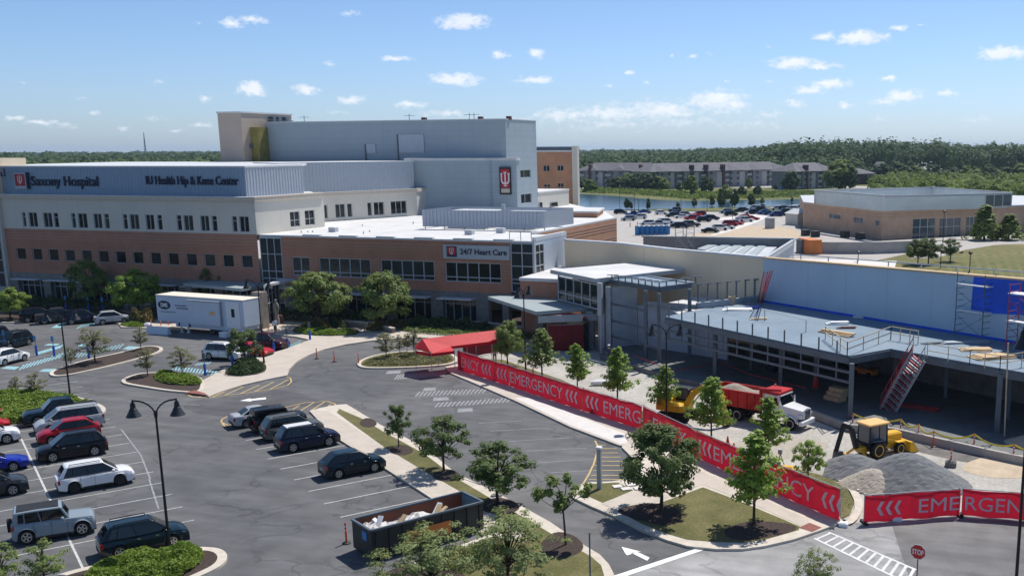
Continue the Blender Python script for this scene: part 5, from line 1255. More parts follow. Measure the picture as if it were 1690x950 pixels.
def tree_kind(kind, seed):
    'unit-ish tree about 6 m tall; returns (trunk mesh, crown mesh)'
    global rng; rng = np.random.default_rng(seed); rr = random.Random(seed)
    wood = MB(); cl = []
    if kind == 'round':
        Ht = 6.0; tr = 1.9; wood.path([(0,0,0),(.05,0,1),(.0,.05,tr),(.05,0,3.6),(0,0,4.8)], [.14,.115,.1,.06,.03])
        k = 64
        for i in range(k):
            t = rr.random(); z = tr-.05+(Ht-tr-.35)*t; R_ = 2.45*math.sin(math.pi*min(1, .22+.72*t))**.7*rr.uniform(.3, 1.18)
            a = i*2.399+rr.uniform(-.4, .4); p = (R_*math.cos(a), R_*math.sin(a), z); cl.append((p, rr.uniform(.34, .78)))
            if i % 2 == 0: wood.path([(0, 0, max(1.5, z-1.0-R_*.3)), (p[0]*.5, p[1]*.5, z-.5), p], [.05, .03, .012], 5)
        dens, ls, fl = 150, .135, .8
    elif kind == 'street':      # vase-shaped median trees, rather dense
        Ht = 5.2; wood.path([(0,0,0),(.04,.02,.9),(0,0,1.75),(.05,0,3.2),(0,0,4.2)], [.11,.09,.08,.05,.02])
        for i in range(54):
            t = rr.random(); z = 1.75+3.2*t; R_ = (1.95*math.sin(math.pi*min(1, .28+.62*t))**.8)*rr.uniform(.25, 1.2)
            a = i*2.399+rr.uniform(-.5, .5); p = (R_*math.cos(a), R_*math.sin(a), z); cl.append((p, rr.uniform(.32, .55)))
            if i % 2 == 0: wood.path([(0, 0, 1.5+t*.9), (p[0]*.45, p[1]*.45, z-.6), p], [.045, .028, .01], 5)
        dens, ls, fl = 130, .12, .75
    elif kind == 'sparse':      # thin crowned, grey-green
        Ht = 4.6; wood.path([(0,0,0),(.03,0,1),(.0,.03,1.7),(.1,.05,3.4)], [.08,.065,.055,.02])
        for i in range(40):
            t = rr.random(); z = 1.5+2.8*t; R_ = (1.7*(1-abs(t-.35)*.95))*rr.uniform(.3, 1.1)
            a = i*2.399+rr.uniform(-.7, .7); p = (R_*math.cos(a), R_*math.sin(a), z); cl.append((p, rr.uniform(.3, .55)))
            wood.path([(0, 0, 1.2+t*1.4), (p[0]*.5, p[1]*.5, z-.35), p], [.03, .02, .006], 4)
        dens, ls, fl = 60, .11, .5
    elif kind == 'feather':     # big light crown in the foreground
        Ht = 6.5; wood.path([(0,0,0),(.05,0,1.6),(.15,.1,2.6)], [.12,.1,.08])
        for i in range(95):
            t = rr.random(); z = 2.2+3.9*t; R_ = (3.6*(1-abs(t-.4)*.85))*rr.uniform(.15, 1.1)
            a = i*2.399+rr.uniform(-.7, .7); p = (R_*math.cos(a), R_*math.sin(a), z); cl.append((p, rr.uniform(.4, .7)))
            wood.path([(.1, .1, 1.8+t*1.6), (p[0]*.5, p[1]*.5, z-.5), p], [.028, .016, .006], 4)
        dens, ls, fl = 62, .12, .45
    elif kind == 'young':       # ginkgo-like: pyramidal, stiff clumped branches
        Ht = 4.8; wood.path([(0,0,0),(.02,0,2.2),(0,.02,4.6)], [.07,.05,.015])
        for i in range(40):
            t = (i+.5)/40; z = 1.3+3.4*t; R_ = (1.25*(1-t)**.75+.18)*rr.uniform(.55, 1.15); a = i*2.399+rr.uniform(-.4, .4)
            tip = (R_*math.cos(a), R_*math.sin(a), z+.35*R_)
            wood.path([(0, 0, z-.15), tip], [.022, .006], 4)
            for q in (.35, .65, 1.0): cl.append(((tip[0]*q, tip[1]*q, z-.1+(.35*R_+.1)*q), .2+.12*(1-t)))
        dens, ls, fl = 66, .12, .8
    elif kind == 'lop':         # bare leaning trunk, a few separate leafy branches
        Ht = 4.8; wood.path([(0,0,0),(-.05,0,1.2),(-.12,.02,2.3),(-.3,.05,3.4)], [.08,.07,.055,.02])
        for (x_, y_, z_, r_) in ((-1.3,.1,3.5,.7),(-.7,.3,4.1,.5),(-.1,-.2,3.1,.55),(.5,.2,3.7,.5),(1.1,0,3.4,.45),(.2,.1,4.4,.35),(-.5,-.3,2.7,.4),(1.4,.2,3.8,.3),(-1.7,.2,3.1,.35)):
            wood.path([(-.12, 0, 2.3), (x_*.5, y_*.5, z_-.5), (x_, y_, z_)], [.04, .025, .01], 5)
            for q in range(5): cl.append(((x_+rr.uniform(-.4,.4)*r_*1.5, y_+rr.uniform(-.5,.5), z_+rr.uniform(-.3,.3)*r_*1.5), r_*.6))
        dens, ls, fl = 120, .12, .8
    elif kind == 'cypress':
        Ht = 8; wood.path([(0,0,0),(0,0,7)], [.16,.03])
        for i in range(90):
            t = (i+.5)/90; z = .5+7.2*t; R_ = (2.0*(1-t)**.8+.1)*rr.uniform(.5, 1.05); a = i*2.399
            cl.append(((R_*math.cos(a), R_*math.sin(a), z), .5))
        dens, ls, fl = 26, .3, .7
    elif kind == 'far':         # broad far tree seen at a few hundred metres
        Ht = 10; wood.path([(0,0,0),(0,0,6)], [.35,.15], 5)
        for i in range(60):
            t = rr.random(); z = 1.6+7.4*t; R_ = 4.0*math.sin(math.pi*min(1, .2+.72*t))**.7*rr.uniform(.45, 1.05); a = i*2.399
            cl.append(((R_*math.cos(a), R_*math.sin(a), z), rr.uniform(.9, 1.5)))
        dens, ls, fl = 20, .75, .8
    PL = [clump_points(p, int(dens*(r/.5)**1.2) if kind not in ('far', 'cypress') else dens, r, fl) for p, r in cl]
    P = np.concatenate(PL); cc_ = np.concatenate([np.repeat(np.array([p]), len(q), 0) for (p, r), q in zip(cl, PL)]); mid = np.array([0, 0, Ht*.55])
    o1 = P-cc_; o1 /= np.linalg.norm(o1, axis=1, keepdims=True)+1e-6; o2 = P-mid; o2 /= np.linalg.norm(o2, axis=1, keepdims=True)+1e-6; OUT = o1*.6+o2*.6+np.array([0, 0, .25])
    S_ = ls*rng.uniform(.5, 1.5, len(P))
    V, n = leaves_mesh('crown', P, S_, None, out=OUT)
    return wood, (V, n), Ht
TREES = {}
def get_tree(kind, v, leaf, bark):
    k = (kind, v, leaf)
    if k not in TREES:
        wood, (V, n), Ht = tree_kind(kind, hash_(kind)+v*17)
        TREES[k] = (wood.mesh('trunk', bark, True), build_leaf_obj('crown', V, n, leaf), Ht)
    return TREES[k]
def hash_(s): return sum((i+1)*ord(c) for i, c in enumerate(s)) % 9973
NT = [0]
def tree(px, py, ptop, kind, leaf, lab, group=None, wscale=1.0, bark='bark', z=0.0, name='tree', rz=None, lean=0):
    NT[0] += 1; v = NT[0] % 4
    tm, cm, Ht = get_tree(kind, v, leaf, bark); h = HGT(px, py, ptop, z); s = h/Ht
    t = thing(name, lab, 'tree', G(px, py, z), rz if rz is not None else NT[0]*1.37, group); t.scale = (s*wscale, s*wscale, s)
    if lean: t.rotation_euler.x = lean
    for nm, me in (('trunk', tm), ('crown', cm)):
        o = bpy.data.objects.new(nm, me); col.objects.link(o); o.parent = t
    return t
g1 = 'slim young trees in the parking islands'
tree(157,600,537,'sparse','leaf_olive','airy grey green tree in the middle of the left mulch island',g1,1.25)
tree(233,578,538,'sparse','leaf_olive','small airy tree at the right tip of the left mulch island',g1)
tree(118,607,572,'sparse','leaf_olive','smallest airy tree behind the left lamp post on the mulch island',g1)
tree(244,622,570,'sparse','leaf_olive','airy young tree on the left half of the shrub island',g1)
tree(301,620,568,'sparse','leaf_olive','airy young tree on the right half of the shrub island',g1,1.15)
tree(60,656,612,'sparse','leaf_olive','airy young tree on the grassy island behind the parked van',g1,1.1)
tree(27,650,620,'sparse','leaf_olive','short airy tree at the left on the grassy island',g1)
g2 = 'thin trees on the loop island'
tree(638,594,545,'sparse','leaf_olive','leftmost thin tree on the grassy loop island',g2,1.15); tree(660,585,550,'sparse','leaf_olive','second thin tree on the loop island',g2,.8); tree(672,582,548,'sparse','leaf_olive','third thin tree on the loop island',g2,.7)
tree(684,590,540,'sparse','leaf_olive','rightmost thin tree on the loop island',g2,.95)
g3 = 'leafy trees in front of the hospital'
tree(148,512,428,'round','leaf_mid','tall leafy tree in front of the brick left wing',g3,.85)
tree(230,522,443,'round','leaf_bright','broad yellowish green tree left of the white trailer',g3,1.15)
tree(358,512,430,'round','leaf_dark','dark tree behind the entrance canopy',g3,.7)
tree(526,541,446,'round','leaf_mid','broad tree right of the stone entrance column',g3,1.15)
tree(633,546,449,'round','leaf_mid','broad tree under the middle windows of the right brick wing',g3,1.05)
tree(18,528,474,'round','leaf_shrub','low yellow green tree at the left picture edge',g3,1.15)
tree(405,602,540,'street','leaf_dark','dark dense tree in the green shrub bed beside the red lamp base',None,1.1)
g4 = 'trees along the median strip'
tree(658,740,666,'street','leaf_dark','leftmost dense tree of the median strip',g4,.78)
tree(733,780,686,'street','leaf_dark','second dense tree of the median strip',g4,1.15)
tree(822,832,727,'street','leaf_dark','largest dense tree of the median strip left of the exit lane',g4,1.45)
tree(934,902,777,'lop','leaf_mid','lopsided thin tree with a long bare trunk at the end of the median',g4,1.0,rz=.3)
tree(1091,843,695,'round','leaf_dark','big dark round tree on the triangular grass island','trees on the triangular island',1.0)
tree(1244,869,712,'young','leaf_bright','tall bright green pointed tree on the triangular island','trees on the triangular island',1.15)
g5 = 'young trees behind the red banners'
tree(838,604,527,'round','leaf_mid','dense green tree right of the red awning',g5,.8)
tree(895,628,542,'young','leaf_mid','young green tree beside the tall lamp near the canopy',g5,1.2)
tree(953,647,567,'young','leaf_bright','bright young tree left of the white pipe',g5,1.15)
tree(1019,671,573,'young','leaf_bright','bright young tree right of the white pipe',g5,1.1)
tree(1097,690,602,'young','leaf_bright','bright young tree partly behind the middle lamp post',g5,1.1)
tree(1174,732,622,'young','leaf_bright','bright young tree beside the yellow excavator arm',g5,1.15)
tree(1268,766,655,'young','leaf_bright','bright young tree in front of the white truck cab',g5,1.1)
tree(1333,799,725,'street','leaf_bright','small round bright tree near the loader bucket',g5,.85)
tree(1075,705,690,'round','leaf_dark','small dark bush behind the banner beside the big round tree',None,1.0)
g6 = 'airy trees in the near foreground'
tree(76,975,886,'sparse','leaf_mid','airy tree over the corner island at the bottom left',g6,1.1); tree(5,985,893,'sparse','leaf_mid','airy tree cut by the bottom left corner',g6,1.1)
tree(838,985,840,'feather','leaf_light','wide feathery tree in front of the long skip',g6,1.15); tree(712,1010,868,'feather','leaf_light','feathery tree covering the near end of the long skip',g6,1.2)
tree(1345,1010,906,'feather','leaf_light','feathery treetop at the bottom edge near the stop sign',g6,.75)
# trees in the middle distance at the right
g7 = 'lawn trees by the far lamp'
tree(1515,437,393,'round','leaf_dark','left dark tree at the edge of the mown lawn',g7,1.2,z=-.1); tree(1532,436,392,'round','leaf_dark','middle tree of three at the edge of the mown lawn',g7,1.2,z=-.1); tree(1568,432,392,'street','leaf_dark','right tree of three at the edge of the mown lawn',g7,1.3,z=-.1)
tree(1624,397,337,'cypress','leaf_mid','taller conical evergreen in front of the tan building','conical evergreens',2.0,z=-.2); tree(1664,397,352,'cypress','leaf_mid','shorter conical evergreen at the right of the taller one','conical evergreens',2.4,z=-.2)
g8 = 'small trees on the near bank of the pond'
for i, (x, y, t_, w, lf) in enumerate([(1035,345,326,1.1,'leaf_far'),(1070,346,326,.7,'leaf_far'),(1042,345,333,1,'leaf_far'),(1119,344,333,1.1,'leaf_far'),(1146,342,326,1.1,'leaf_far'),(1212,342,310,.9,'leaf_far'),(1240,340,318,1.2,'leaf_far'),(1258,338,325,1,'leaf_far_light'),(1307,334,325,1,'leaf_far'),(1190,341,318,1.1,'leaf_far'),(1175,340,322,1,'leaf_far')]):
    tree(x, y, t_, 'far', lf, ['small tree with two stems at the left of the near pond bank','upright dark small tree on the near pond bank','tiny tree beside the two stemmed one on the pond bank','round small tree on the near pond bank','small tree above the middle of the far car park','slim tall tree standing before the pond','bushy small tree before the pond right of the slim one','small light green tree before the right arm of the pond','tiny tree near the right end of the pond','leafy tree on the pond bank left of the slim tall one','low leafy tree on the pond bank'][i], g8, w*.65, z=-.2)
g9 = 'trees along the far bank in front of the apartments'
FAR_LAB = ['far tree before the left apartment block, second from its chimney', 'far tree before the middle of the left apartment block', 'rounded far tree at the gap between left and longest blocks', 'big rounded tree at the water in front of the left apartments', 'leftmost bushy tree before the left apartment block', 'tree before the left third of the longest apartment block', 'bushy tree beside the dark chimney of the longest block', 'wide tree before the middle of the longest apartment block', 'low round bush right at the far water edge', 'narrow tree on the spit of grass reaching into the pond', 'bushy tree on the spit of grass in the pond', 'tree at the end of the grass spit beside the right water', 'slender tree before the right half of the longest block', 'small tree before the right end of the longest block', 'tree filling the gap right of the longest apartment block', 'tall light tree just right of the short apartment block', 'second tall tree right of the short apartment block', 'dark tree at the extreme left of the far bank', 'low bushy tree near the left end of the far bank', 'light tree right of the small dark red house', 'tall light tree above the left part of the tan building', 'tree above the tan building below the pale far houses', 'tree above the ridge of the tan building roof screen', 'tree above the right half of the tan building roof', 'tree behind the right conical evergreen far off', 'light far tree above the grey louvres of the roof', 'far tree above the right end of the roof screen', 'far tree at the right picture edge beyond the road', 'low dark tree behind the left end of the roof screen', 'low tree behind the middle of the roof screen', 'low light tree behind the right half of the roof screen', 'low tree behind the right corner of the roof screen']
for i, (x, y, t_, w) in enumerate([(1036,304,286,1.1),(1052,305,285,1.2),(1070,306,284,1.1),(1090,315,290,1.2),(1016,305,290,1.1),(1122,316,300,1),(1140,318,288,1.2),(1166,310,290,1.2),(1143,324,312,1.1),(1197,332,304,1.1),(1224,325,306,1.2),(1250,325,305,1.1),(1236,312,293,.8),(1280,314,304,.9),(1305,306,280,.8),(1385,306,262,.9),(1395,306,268,.8),(960,312,292,1),(975,308,295,1),(1452,303,268,1),(1485,303,266,1.1),(1510,303,272,1.2),(1540,303,270,1),(1570,303,276,1.1),(1600,303,272,1.1),(1630,303,270,1.1),(1660,303,274,1.1),(1688,303,268,1.1),(1465,303,280,1.2),(1525,304,283,1.3),(1585,305,285,1.3),(1645,305,284,1.3)]):
    tree(x, y+(9 if y < 311 and x < 1400 else 0), t_, 'far', 'leaf_far' if i % 3 else 'leaf_far_light', FAR_LAB[i], g9, w*(.9 if 1110 < x < 1300 else 1.35), z=-.2)
# ---- woods and ground cover: uncountable, one object each
def wood_mass(name, m, rows, seed, leaf=1.5, per=46, hmul=1.0):
    global rng; rng = np.random.default_rng(seed); C = []; Sz = []; ON = []
    for (x, y, h, r) in rows:
        n = per; p = rng.normal(size=(n, 3)); p /= np.linalg.norm(p, axis=1, keepdims=True); p[:, 2] = np.abs(p[:, 2])*1.15-.15
        lump = 1+.25*np.sin(p[:, :1]*5+x)*np.cos(p[:, 1:2]*4+y)
        ON.append(p+np.array([0, 0, .2])); p = p*lump*rng.uniform(.85, 1.03, (n, 1)); p[:, :2] *= r; p[:, 2] = h*.42+p[:, 2]*h*.55
        C.append(p+np.array([x, y, 0])); Sz.append(np.full(n, leaf*max(.55, math.hypot(x, y)/900))*rng.uniform(.7, 1.4, n))
    C = np.concatenate(C); Sz = np.concatenate(Sz); V, n = leaves_mesh(name, C, Sz, None, .1, aspect=1.2, out=np.concatenate(ON))
    me = build_leaf_obj(name, V, n, m); o = bpy.data.objects.new(name, me); col.objects.link(o); return tag(o, kind='stuff')
rr = random.Random(3); rows1 = []; rows2 = []; rows3 = []
def azpt(px, dist): d = dirpx(px, 250); v = Vector((d.x, d.y)).normalized()*dist; return v.x, v.y
# big wood at the right
for i in range(900):
    px = rr.uniform(1180, 1720); D = rr.uniform(760, 1150); x, y = azpt(px, D)
    if px < 1290: h = 15+(px-1180)/110*8
    else: h = rr.uniform(19, 26)
    rows1.append((x, y, h*rr.uniform(.8, 1.12)*(1 if px < 1560 else .88), rr.uniform(7, 12)))
for i in range(420):
    px = rr.uniform(880, 1420); D = rr.uniform(640, 800); x, y = azpt(px, D); rows2.append((x, y, rr.uniform(8, 16), rr.uniform(4.5, 7.5)))
for i in range(460):
    px = rr.uniform(1330, 1760); D = rr.uniform(400, 620); x, y = azpt(px, D); (None if 1330 < px < 1445 and D < 590 else 1) and rows3.append((x, y, rr.uniform(3.5, 8), rr.uniform(2.5, 5.5)))
for i in range(2600):
    px = rr.uniform(-120, 1300); D = 900+rr.random()**1.3*3200; x, y = azpt(px, D)
    rows2.append((x, y, rr.uniform(11, 19), rr.uniform(7, 13)*(1+D/4000)))
for i in range(900):
    px = rr.uniform(-120, 480); D = rr.uniform(420, 1000); x, y = azpt(px, D); (rows2 if rr.random() < .6 else rows3).append((x, y, rr.uniform(9, 15), rr.uniform(5.5, 9)))
for i in range(1000):
    px = rr.uniform(1150, 1800); D = rr.uniform(1150, 4200); x, y = azpt(px, D); rows1.append((x, y, rr.uniform(14, 22), rr.uniform(9, 16)))
wood_mass('woodland', 'leaf_far', rows1, 11, 1.9, 190); wood_mass('woodland', 'leaf_far', rows2, 12, 2.3, 90); wood_mass('woodland', 'leaf_far_light', rows3, 13, 1.8, 110)
def cover(name, m, poly, h, n, leaf, kind='stuff', lab=None, cat=None, z0=.1, group=None, mound=.6):
    'leafy mound filling a ground polygon'
    global rng; rng = np.random.default_rng(hash_(name)+int(poly[0][0])); P2 = np.array([[p[0], p[1]] for p in poly]); lo = P2.min(0); hi = P2.max(0); c = P2.mean(0)
    q = rng.uniform(lo, hi, (n*4, 2)); ins = np.zeros(len(q), bool); j = len(P2)-1; dmin = np.full(len(q), 1e9)
    for i in range(len(P2)):
        a, b = P2[i], P2[j]; cond = ((a[1] > q[:, 1]) != (b[1] > q[:, 1])) & (q[:, 0] < (b[0]-a[0])*(q[:, 1]-a[1])/(b[1]-a[1]+1e-12)+a[0]); ins ^= cond
        e = b-a; t = np.clip(((q-a)@e)/(e@e+1e-9), 0, 1); dd = np.linalg.norm(q-(a+t[:, None]*e), axis=1); dmin = np.minimum(dmin, dd); j = i
    sel = ins & (dmin > .06); q = q[sel][:n]; dm = dmin[sel][:n]
    prof = np.clip(dm/max(.3, mound), 0, 1)**.5; lump = .78+.28*np.sin(q[:, 0]*2.1+1)*np.sin(q[:, 1]*2.4)+.12*np.sin(q[:, 0]*5)*np.cos(q[:, 1]*6)
    zz = z0+h*prof*lump*rng.uniform(.5, 1.0, len(q))**.6
    V, k = leaves_mesh(name, np.column_stack([q, zz]), leaf*rng.uniform(.7, 1.4, len(q)), None, .3)
    me = build_leaf_obj(name, V, k, m); o = bpy.data.objects.new(name, me); col.objects.link(o)
    return tag(o, lab, cat, group, kind)
def cpx(pts, z=.1): return [p.xy for p in chaikin(gp(pts, z), 1)] if False else [Vector((p[0], p[1])) for p in chaikin(gp(pts, z), 1)]
cover('ground_cover', 'leaf_shrub', cpx([(-60,650),(0,650),(60,650),(118,658),(148,666),(165,674),(160,682),(100,695),(50,698),(0,703),(-60,706)]), .75, 26000, .13)
cover('ground_cover', 'leaf_shrub', cpx([(135,958),(165,937),(215,921),(270,911),(330,908),(340,915),(330,935),(290,960),(180,985),(120,985)]), .8, 17000, .11)
cover('shrub_bed', 'leaf_hedge', cpx([(372,618),(390,622),(420,619),(436,615),(438,605),(428,599),(400,600),(384,606)]), .9, 6000, .12, None, 'dense low green shrub mass in the bed beside the curved pavement', 'shrubs', mound=.8)
cover('ground_cover', 'leaf_shrub', cpx([(252,618),(285,617),(318,622),(336,630),(332,636),(300,637),(270,634),(255,628)]), .6, 5000, .12)
cover('ground_cover', 'leaf_shrub', cpx([(482,548),(500,545),(540,546),(585,548),(594,552),(560,555),(510,554)]), .6, 5000, .13)
cover('tall_grass', 'reed', cpx([(496,543),(515,538),(545,540),(552,547),(500,548)]), 1.3, 4500, .13)
cover('shrub_bed', 'leaf_hedge', cpx([(536,540),(550,536),(572,538),(572,545),(545,546)]), 1.2, 3500, .14, None, 'dark rounded shrub behind the tall grasses at the entrance', 'shrubs')
cover('tall_grass', 'reed', cpx([(212,534),(215,526),(254,524),(258,533),(235,538)]), 1.7, 5000, .14)
cover('ground_cover', 'leaf_shrub', cpx([(192,536),(215,534),(250,538),(220,541)]), .5, 1800, .13)
HV = [Vector((-126, 101.6)), Vector((-104, 101.2)), Vector((-104, 103.4)), Vector((-126, 103.6))]
cover('hedge', 'leaf_hedge', HV, 1.5, 7000, .17, None, 'long dark hedge below the ground floor windows of the left wing', 'hedge')
cover('hedge', 'leaf_hedge', [Vector((-80, 101)), Vector((-72, 100.6)), Vector((-66, 101.4)), Vector((-66, 103.2)), Vector((-80, 103.6))], 1.6, 5000, .17, None, 'dark hedge under the broad tree right of the stone column', 'hedge')
cover('hedge', 'leaf_hedge', [Vector((-62, 100.8)), Vector((-52.5, 100)), Vector((-52, 102)), Vector((-62, 103))], 1.5, 4500, .17, None, 'dark hedge below the sign wing beside the metal canopy', 'hedge')
cover('ground_cover', 'leaf_mid', cpx([(650,545),(700,538),(760,534),(840,545),(880,552),(878,562),(820,562),(760,556),(700,552)]), .55, 8000, .15)
cover('tall_grass', 'reed', cpx([(596,545),(640,536),(700,533),(705,538),(650,545),(610,549)]), .9, 4000, .14)
cover('wild_grass', 'leaf_olive', cpx([(596,604),(604,596),(640,588),(700,584),(745,588),(748,598),(700,603),(640,605)]), .3, 5000, .12, mound=.3)
cover('wild_grass', 'leaf_far_light', cpx([(960,319),(1030,320),(1110,326),(1140,329),(1200,328),(1290,326),(1380,325),(1380,318),(1290,318),(1150,320),(1080,316),(1000,312),(960,312)], -.2), 1.3, 7000, .9, mound=3, z0=-.2)
cover('wild_grass', 'leaf_olive', [p.xy for p in gp([(800,596),(880,612),(965,648),(1028,672),(1085,686),(1195,732),(1255,764),(1330,780),(1395,808),(1405,832),(1398,850),(1385,858),(1260,806),(1150,755),(1060,709),(960,677),(870,645)])], .07, 2600, .08, mound=.2, z0=.05)
# ================================================================== VEHICLES
def lerp_prof(pr, x):
    for (a, za), (b, zb) in zip(pr, pr[1:]):
        if x <= b: t = (x-a)/(b-a+1e-9); return za+(zb-za)*max(0, t)
    return pr[-1][1]
SP = dict(   # length, width, height, wheel radius, wheelbase, belt profile, windscreen base, roof front, roof rear, rear glass base, belt height
 suv=dict(L=4.75, W=1.92, H=1.76, r=.38, wb=2.82, prof=[(-2.37,.98),(-2.25,1.03),(1.1,1.03),(1.9,.99),(2.25,.87),(2.37,.74)], xw=1.42, rf=.5, rr=-1.8, xr=-2.27, belt=1.06, clad=1, rails=1, nwin=3),
 crossover=dict(L=4.5, W=1.85, H=1.62, r=.35, wb=2.65, prof=[(-2.25,.98),(-2.1,1.04),(.9,1.0),(1.75,.92),(2.15,.75),(2.25,.66)], xw=1.25, rf=.35, rr=-1.35, xr=-2.1, belt=1.03, clad=1, rails=0, nwin=3),
 sedan=dict(L=4.85, W=1.85, H=1.44, r=.34, wb=2.8, prof=[(-2.42,.82),(-2.3,.98),(-1.6,1.0),(.8,.93),(1.8,.82),(2.3,.66),(2.42,.58)], xw=1.05, rf=.15, rr=-.95, xr=-1.85, belt=.95, clad=0, rails=0, nwin=2),
 minivan=dict(L=5.15, W=1.98, H=1.78, r=.35, wb=3.05, prof=[(-2.57,1.0),(-2.5,1.08),(1.4,1.02),(2.1,.9),(2.45,.72),(2.57,.62)], xw=1.75, rf=.75, rr=-2.2, xr=-2.52, belt=1.04, clad=0, rails=1, nwin=3),
 pickup=dict(L=5.7, W=2.0, H=1.88, r=.41, wb=3.6, prof=[(-2.85,1.12),(-2.7,1.15),(1.25,1.12),(2.4,1.06),(2.75,.9),(2.85,.8)], xw=1.35, rf=.6, rr=-.95, xr=-1.15, belt=1.14, clad=1, rails=0, nwin=2, bed=1),
 boxy=dict(L=4.4, W=1.9, H=1.87, r=.42, wb=2.9, prof=[(-2.2,1.15),(-2.1,1.2),(.75,1.15),(2.0,1.1),(2.16,1.0),(2.2,.85)], xw=.85, rf=.5, rr=-2.0, xr=-2.1, belt=1.16, clad=1, rails=0, nwin=3, box=1))
def body_mb(s):
    L, W, r, wb = s['L'], s['W'], s['r'], s['wb']; sill = .24 if s['L'] < 5.6 else .34; xw = (wb/2, -wb/2); mb = MB(); xs = [-L/2+L*i/56 for i in range(57)]; ra = r+.06; rings = []
    for x in xs:
        e = max(0, abs(x)-(L/2-.55))/.55; w = W/2*(1-.13*e*e); zs = lerp_prof(s['prof'], x); zb = sill+.10*e*e
        for q in xw:
            if abs(x-q) < ra: zb = max(zb, r+math.sqrt(ra*ra-(x-q)**2))
        zb = min(zb, zs-.12); mid = max(zb+.03, .62)
        fl = 0
        for q in xw:
            if abs(x-q) < ra+.16: fl = .025
        side = [(w-.30, sill+.02), (w-.30, zb), (w-.03+fl, zb), (w+fl, max(zb+.02, min(mid, zs-.1))), (w-.015, zs-.16 if zs-.16 > mid else (mid+zs)/2), (w-.07, zs-.03), (w-.2, zs+.0), (w*.45, zs+.035)]
        rings.append([(x, -y, z) for y, z in side]+[(x, 0, zs+.045)]+[(x, y, z) for y, z in reversed(side)])
    n = len(rings[0]); mb.add([v for rg in rings for v in rg], [(i*n+j, (i+1)*n+j, (i+1)*n+j+1, i*n+j+1) for i in range(len(rings)-1) for j in range(n-1)]+
        [tuple(range(n)), tuple(range(len(rings)*n-1, (len(rings)-1)*n-1, -1))]+[(i*n+n-1, (i+1)*n+n-1, (i+1)*n, i*n) for i in range(len(rings)-1)])
    return mb
def cabin_corners(s):
    W = s['W']; b = s['belt']; H_ = s['H']; tw = W/2-(.16 if s.get('box') else .27); bw_ = W/2-.10
    return dict(A=lambda k: Vector((s['xw'], k*bw_*.93, b)), B=lambda k: Vector((s['xr'], k*bw_*.93, b)), C=lambda k: Vector((s['rr'], k*tw*.97, H_-.07)), D=lambda k: Vector((s['rf'], k*tw*.97, H_-.07)),
                Bm=lambda k: Vector(((s['xw']+s['xr'])/2, k*bw_, b)), Tm=lambda k: Vector(((s['rf']+s['rr'])/2, k*tw, H_-.05)))
def cabin_mb(s):
    c = cabin_corners(s); mb = MB(); H_ = s['H']; v = []
    for k in (-1, 1): v += [c['A'](k), c['Bm'](k), c['B'](k), c['D'](k), c['Tm'](k), c['C'](k)]
    rv = []
    for k in (-1, 1): rv += [Vector((s['rf']-.12, k*(abs(c['D'](1).y)-.14), H_-.015)), Vector(((s['rf']+s['rr'])/2, k*(abs(c['Tm'](1).y)-.12), H_)), Vector((s['rr']+.12, k*(abs(c['C'](1).y)-.14), H_-.02))]
    v += rv
    f = [(0,1,4,3),(1,2,5,4),(7,6,9,10),(8,7,10,11),(6,0,3,9),(2,8,11,5),(3,4,13,12),(4,5,14,13),(10,9,15,16),(11,10,16,17),(9,3,12,15),(5,11,17,14),(12,13,16,15),(13,14,17,16)]
    mb.add(v, [q[::-1] for q in f]); return mb
def bil(P, u, v): return P[0].lerp(P[1], u).lerp(P[3].lerp(P[2], u), v)
def panel(mb, P, u0, u1, v0, v1, off=.012):
    q = [bil(P, u0, v0), bil(P, u1, v0), bil(P, u1, v1), bil(P, u0, v1)]; n = (q[1]-q[0]).cross(q[3]-q[0]).normalized()
    cen = sum(P, Vector())/4; 
    if n.dot(cen-Vector((0, 0, cen.z*.6))) < 0: n = -n; q = q[::-1]
    mb.add([p+n*off for p in q]+[p-n*.02 for p in q], [(0,1,2,3),(1,0,4,5),(2,1,5,6),(3,2,6,7),(0,3,7,4)])
def glasses(s):
    c = cabin_corners(s); out = []
    m = MB(); panel(m, [c['A'](-1), c['A'](1), c['D'](1), c['D'](-1)], .06, .94, .05, .94); out.append(('windscreen', m))
    m = MB(); panel(m, [c['B'](1), c['B'](-1), c['C'](-1), c['C'](1)], .08, .92, .12, .9); out.append(('rear_window', m))
    for k in (-1, 1):
        F = [c['A'](k), c['Bm'](k), c['Tm'](k), c['D'](k)]; Bk = [c['Bm'](k), c['B'](k), c['C'](k), c['Tm'](k)]
        m = MB(); panel(m, F, .1, .985, .05, .9); out.append(('side_window', m))
        if s['nwin'] == 3:
            m = MB(); panel(m, Bk, .02, .56, .05, .9); out.append(('side_window', m))
            m = MB(); panel(m, Bk, .6, .82, .1, .86); out.append(('side_window', m))
        else: m = MB(); panel(m, Bk, .02, .82, .06, .88); out.append(('side_window', m))
    return out
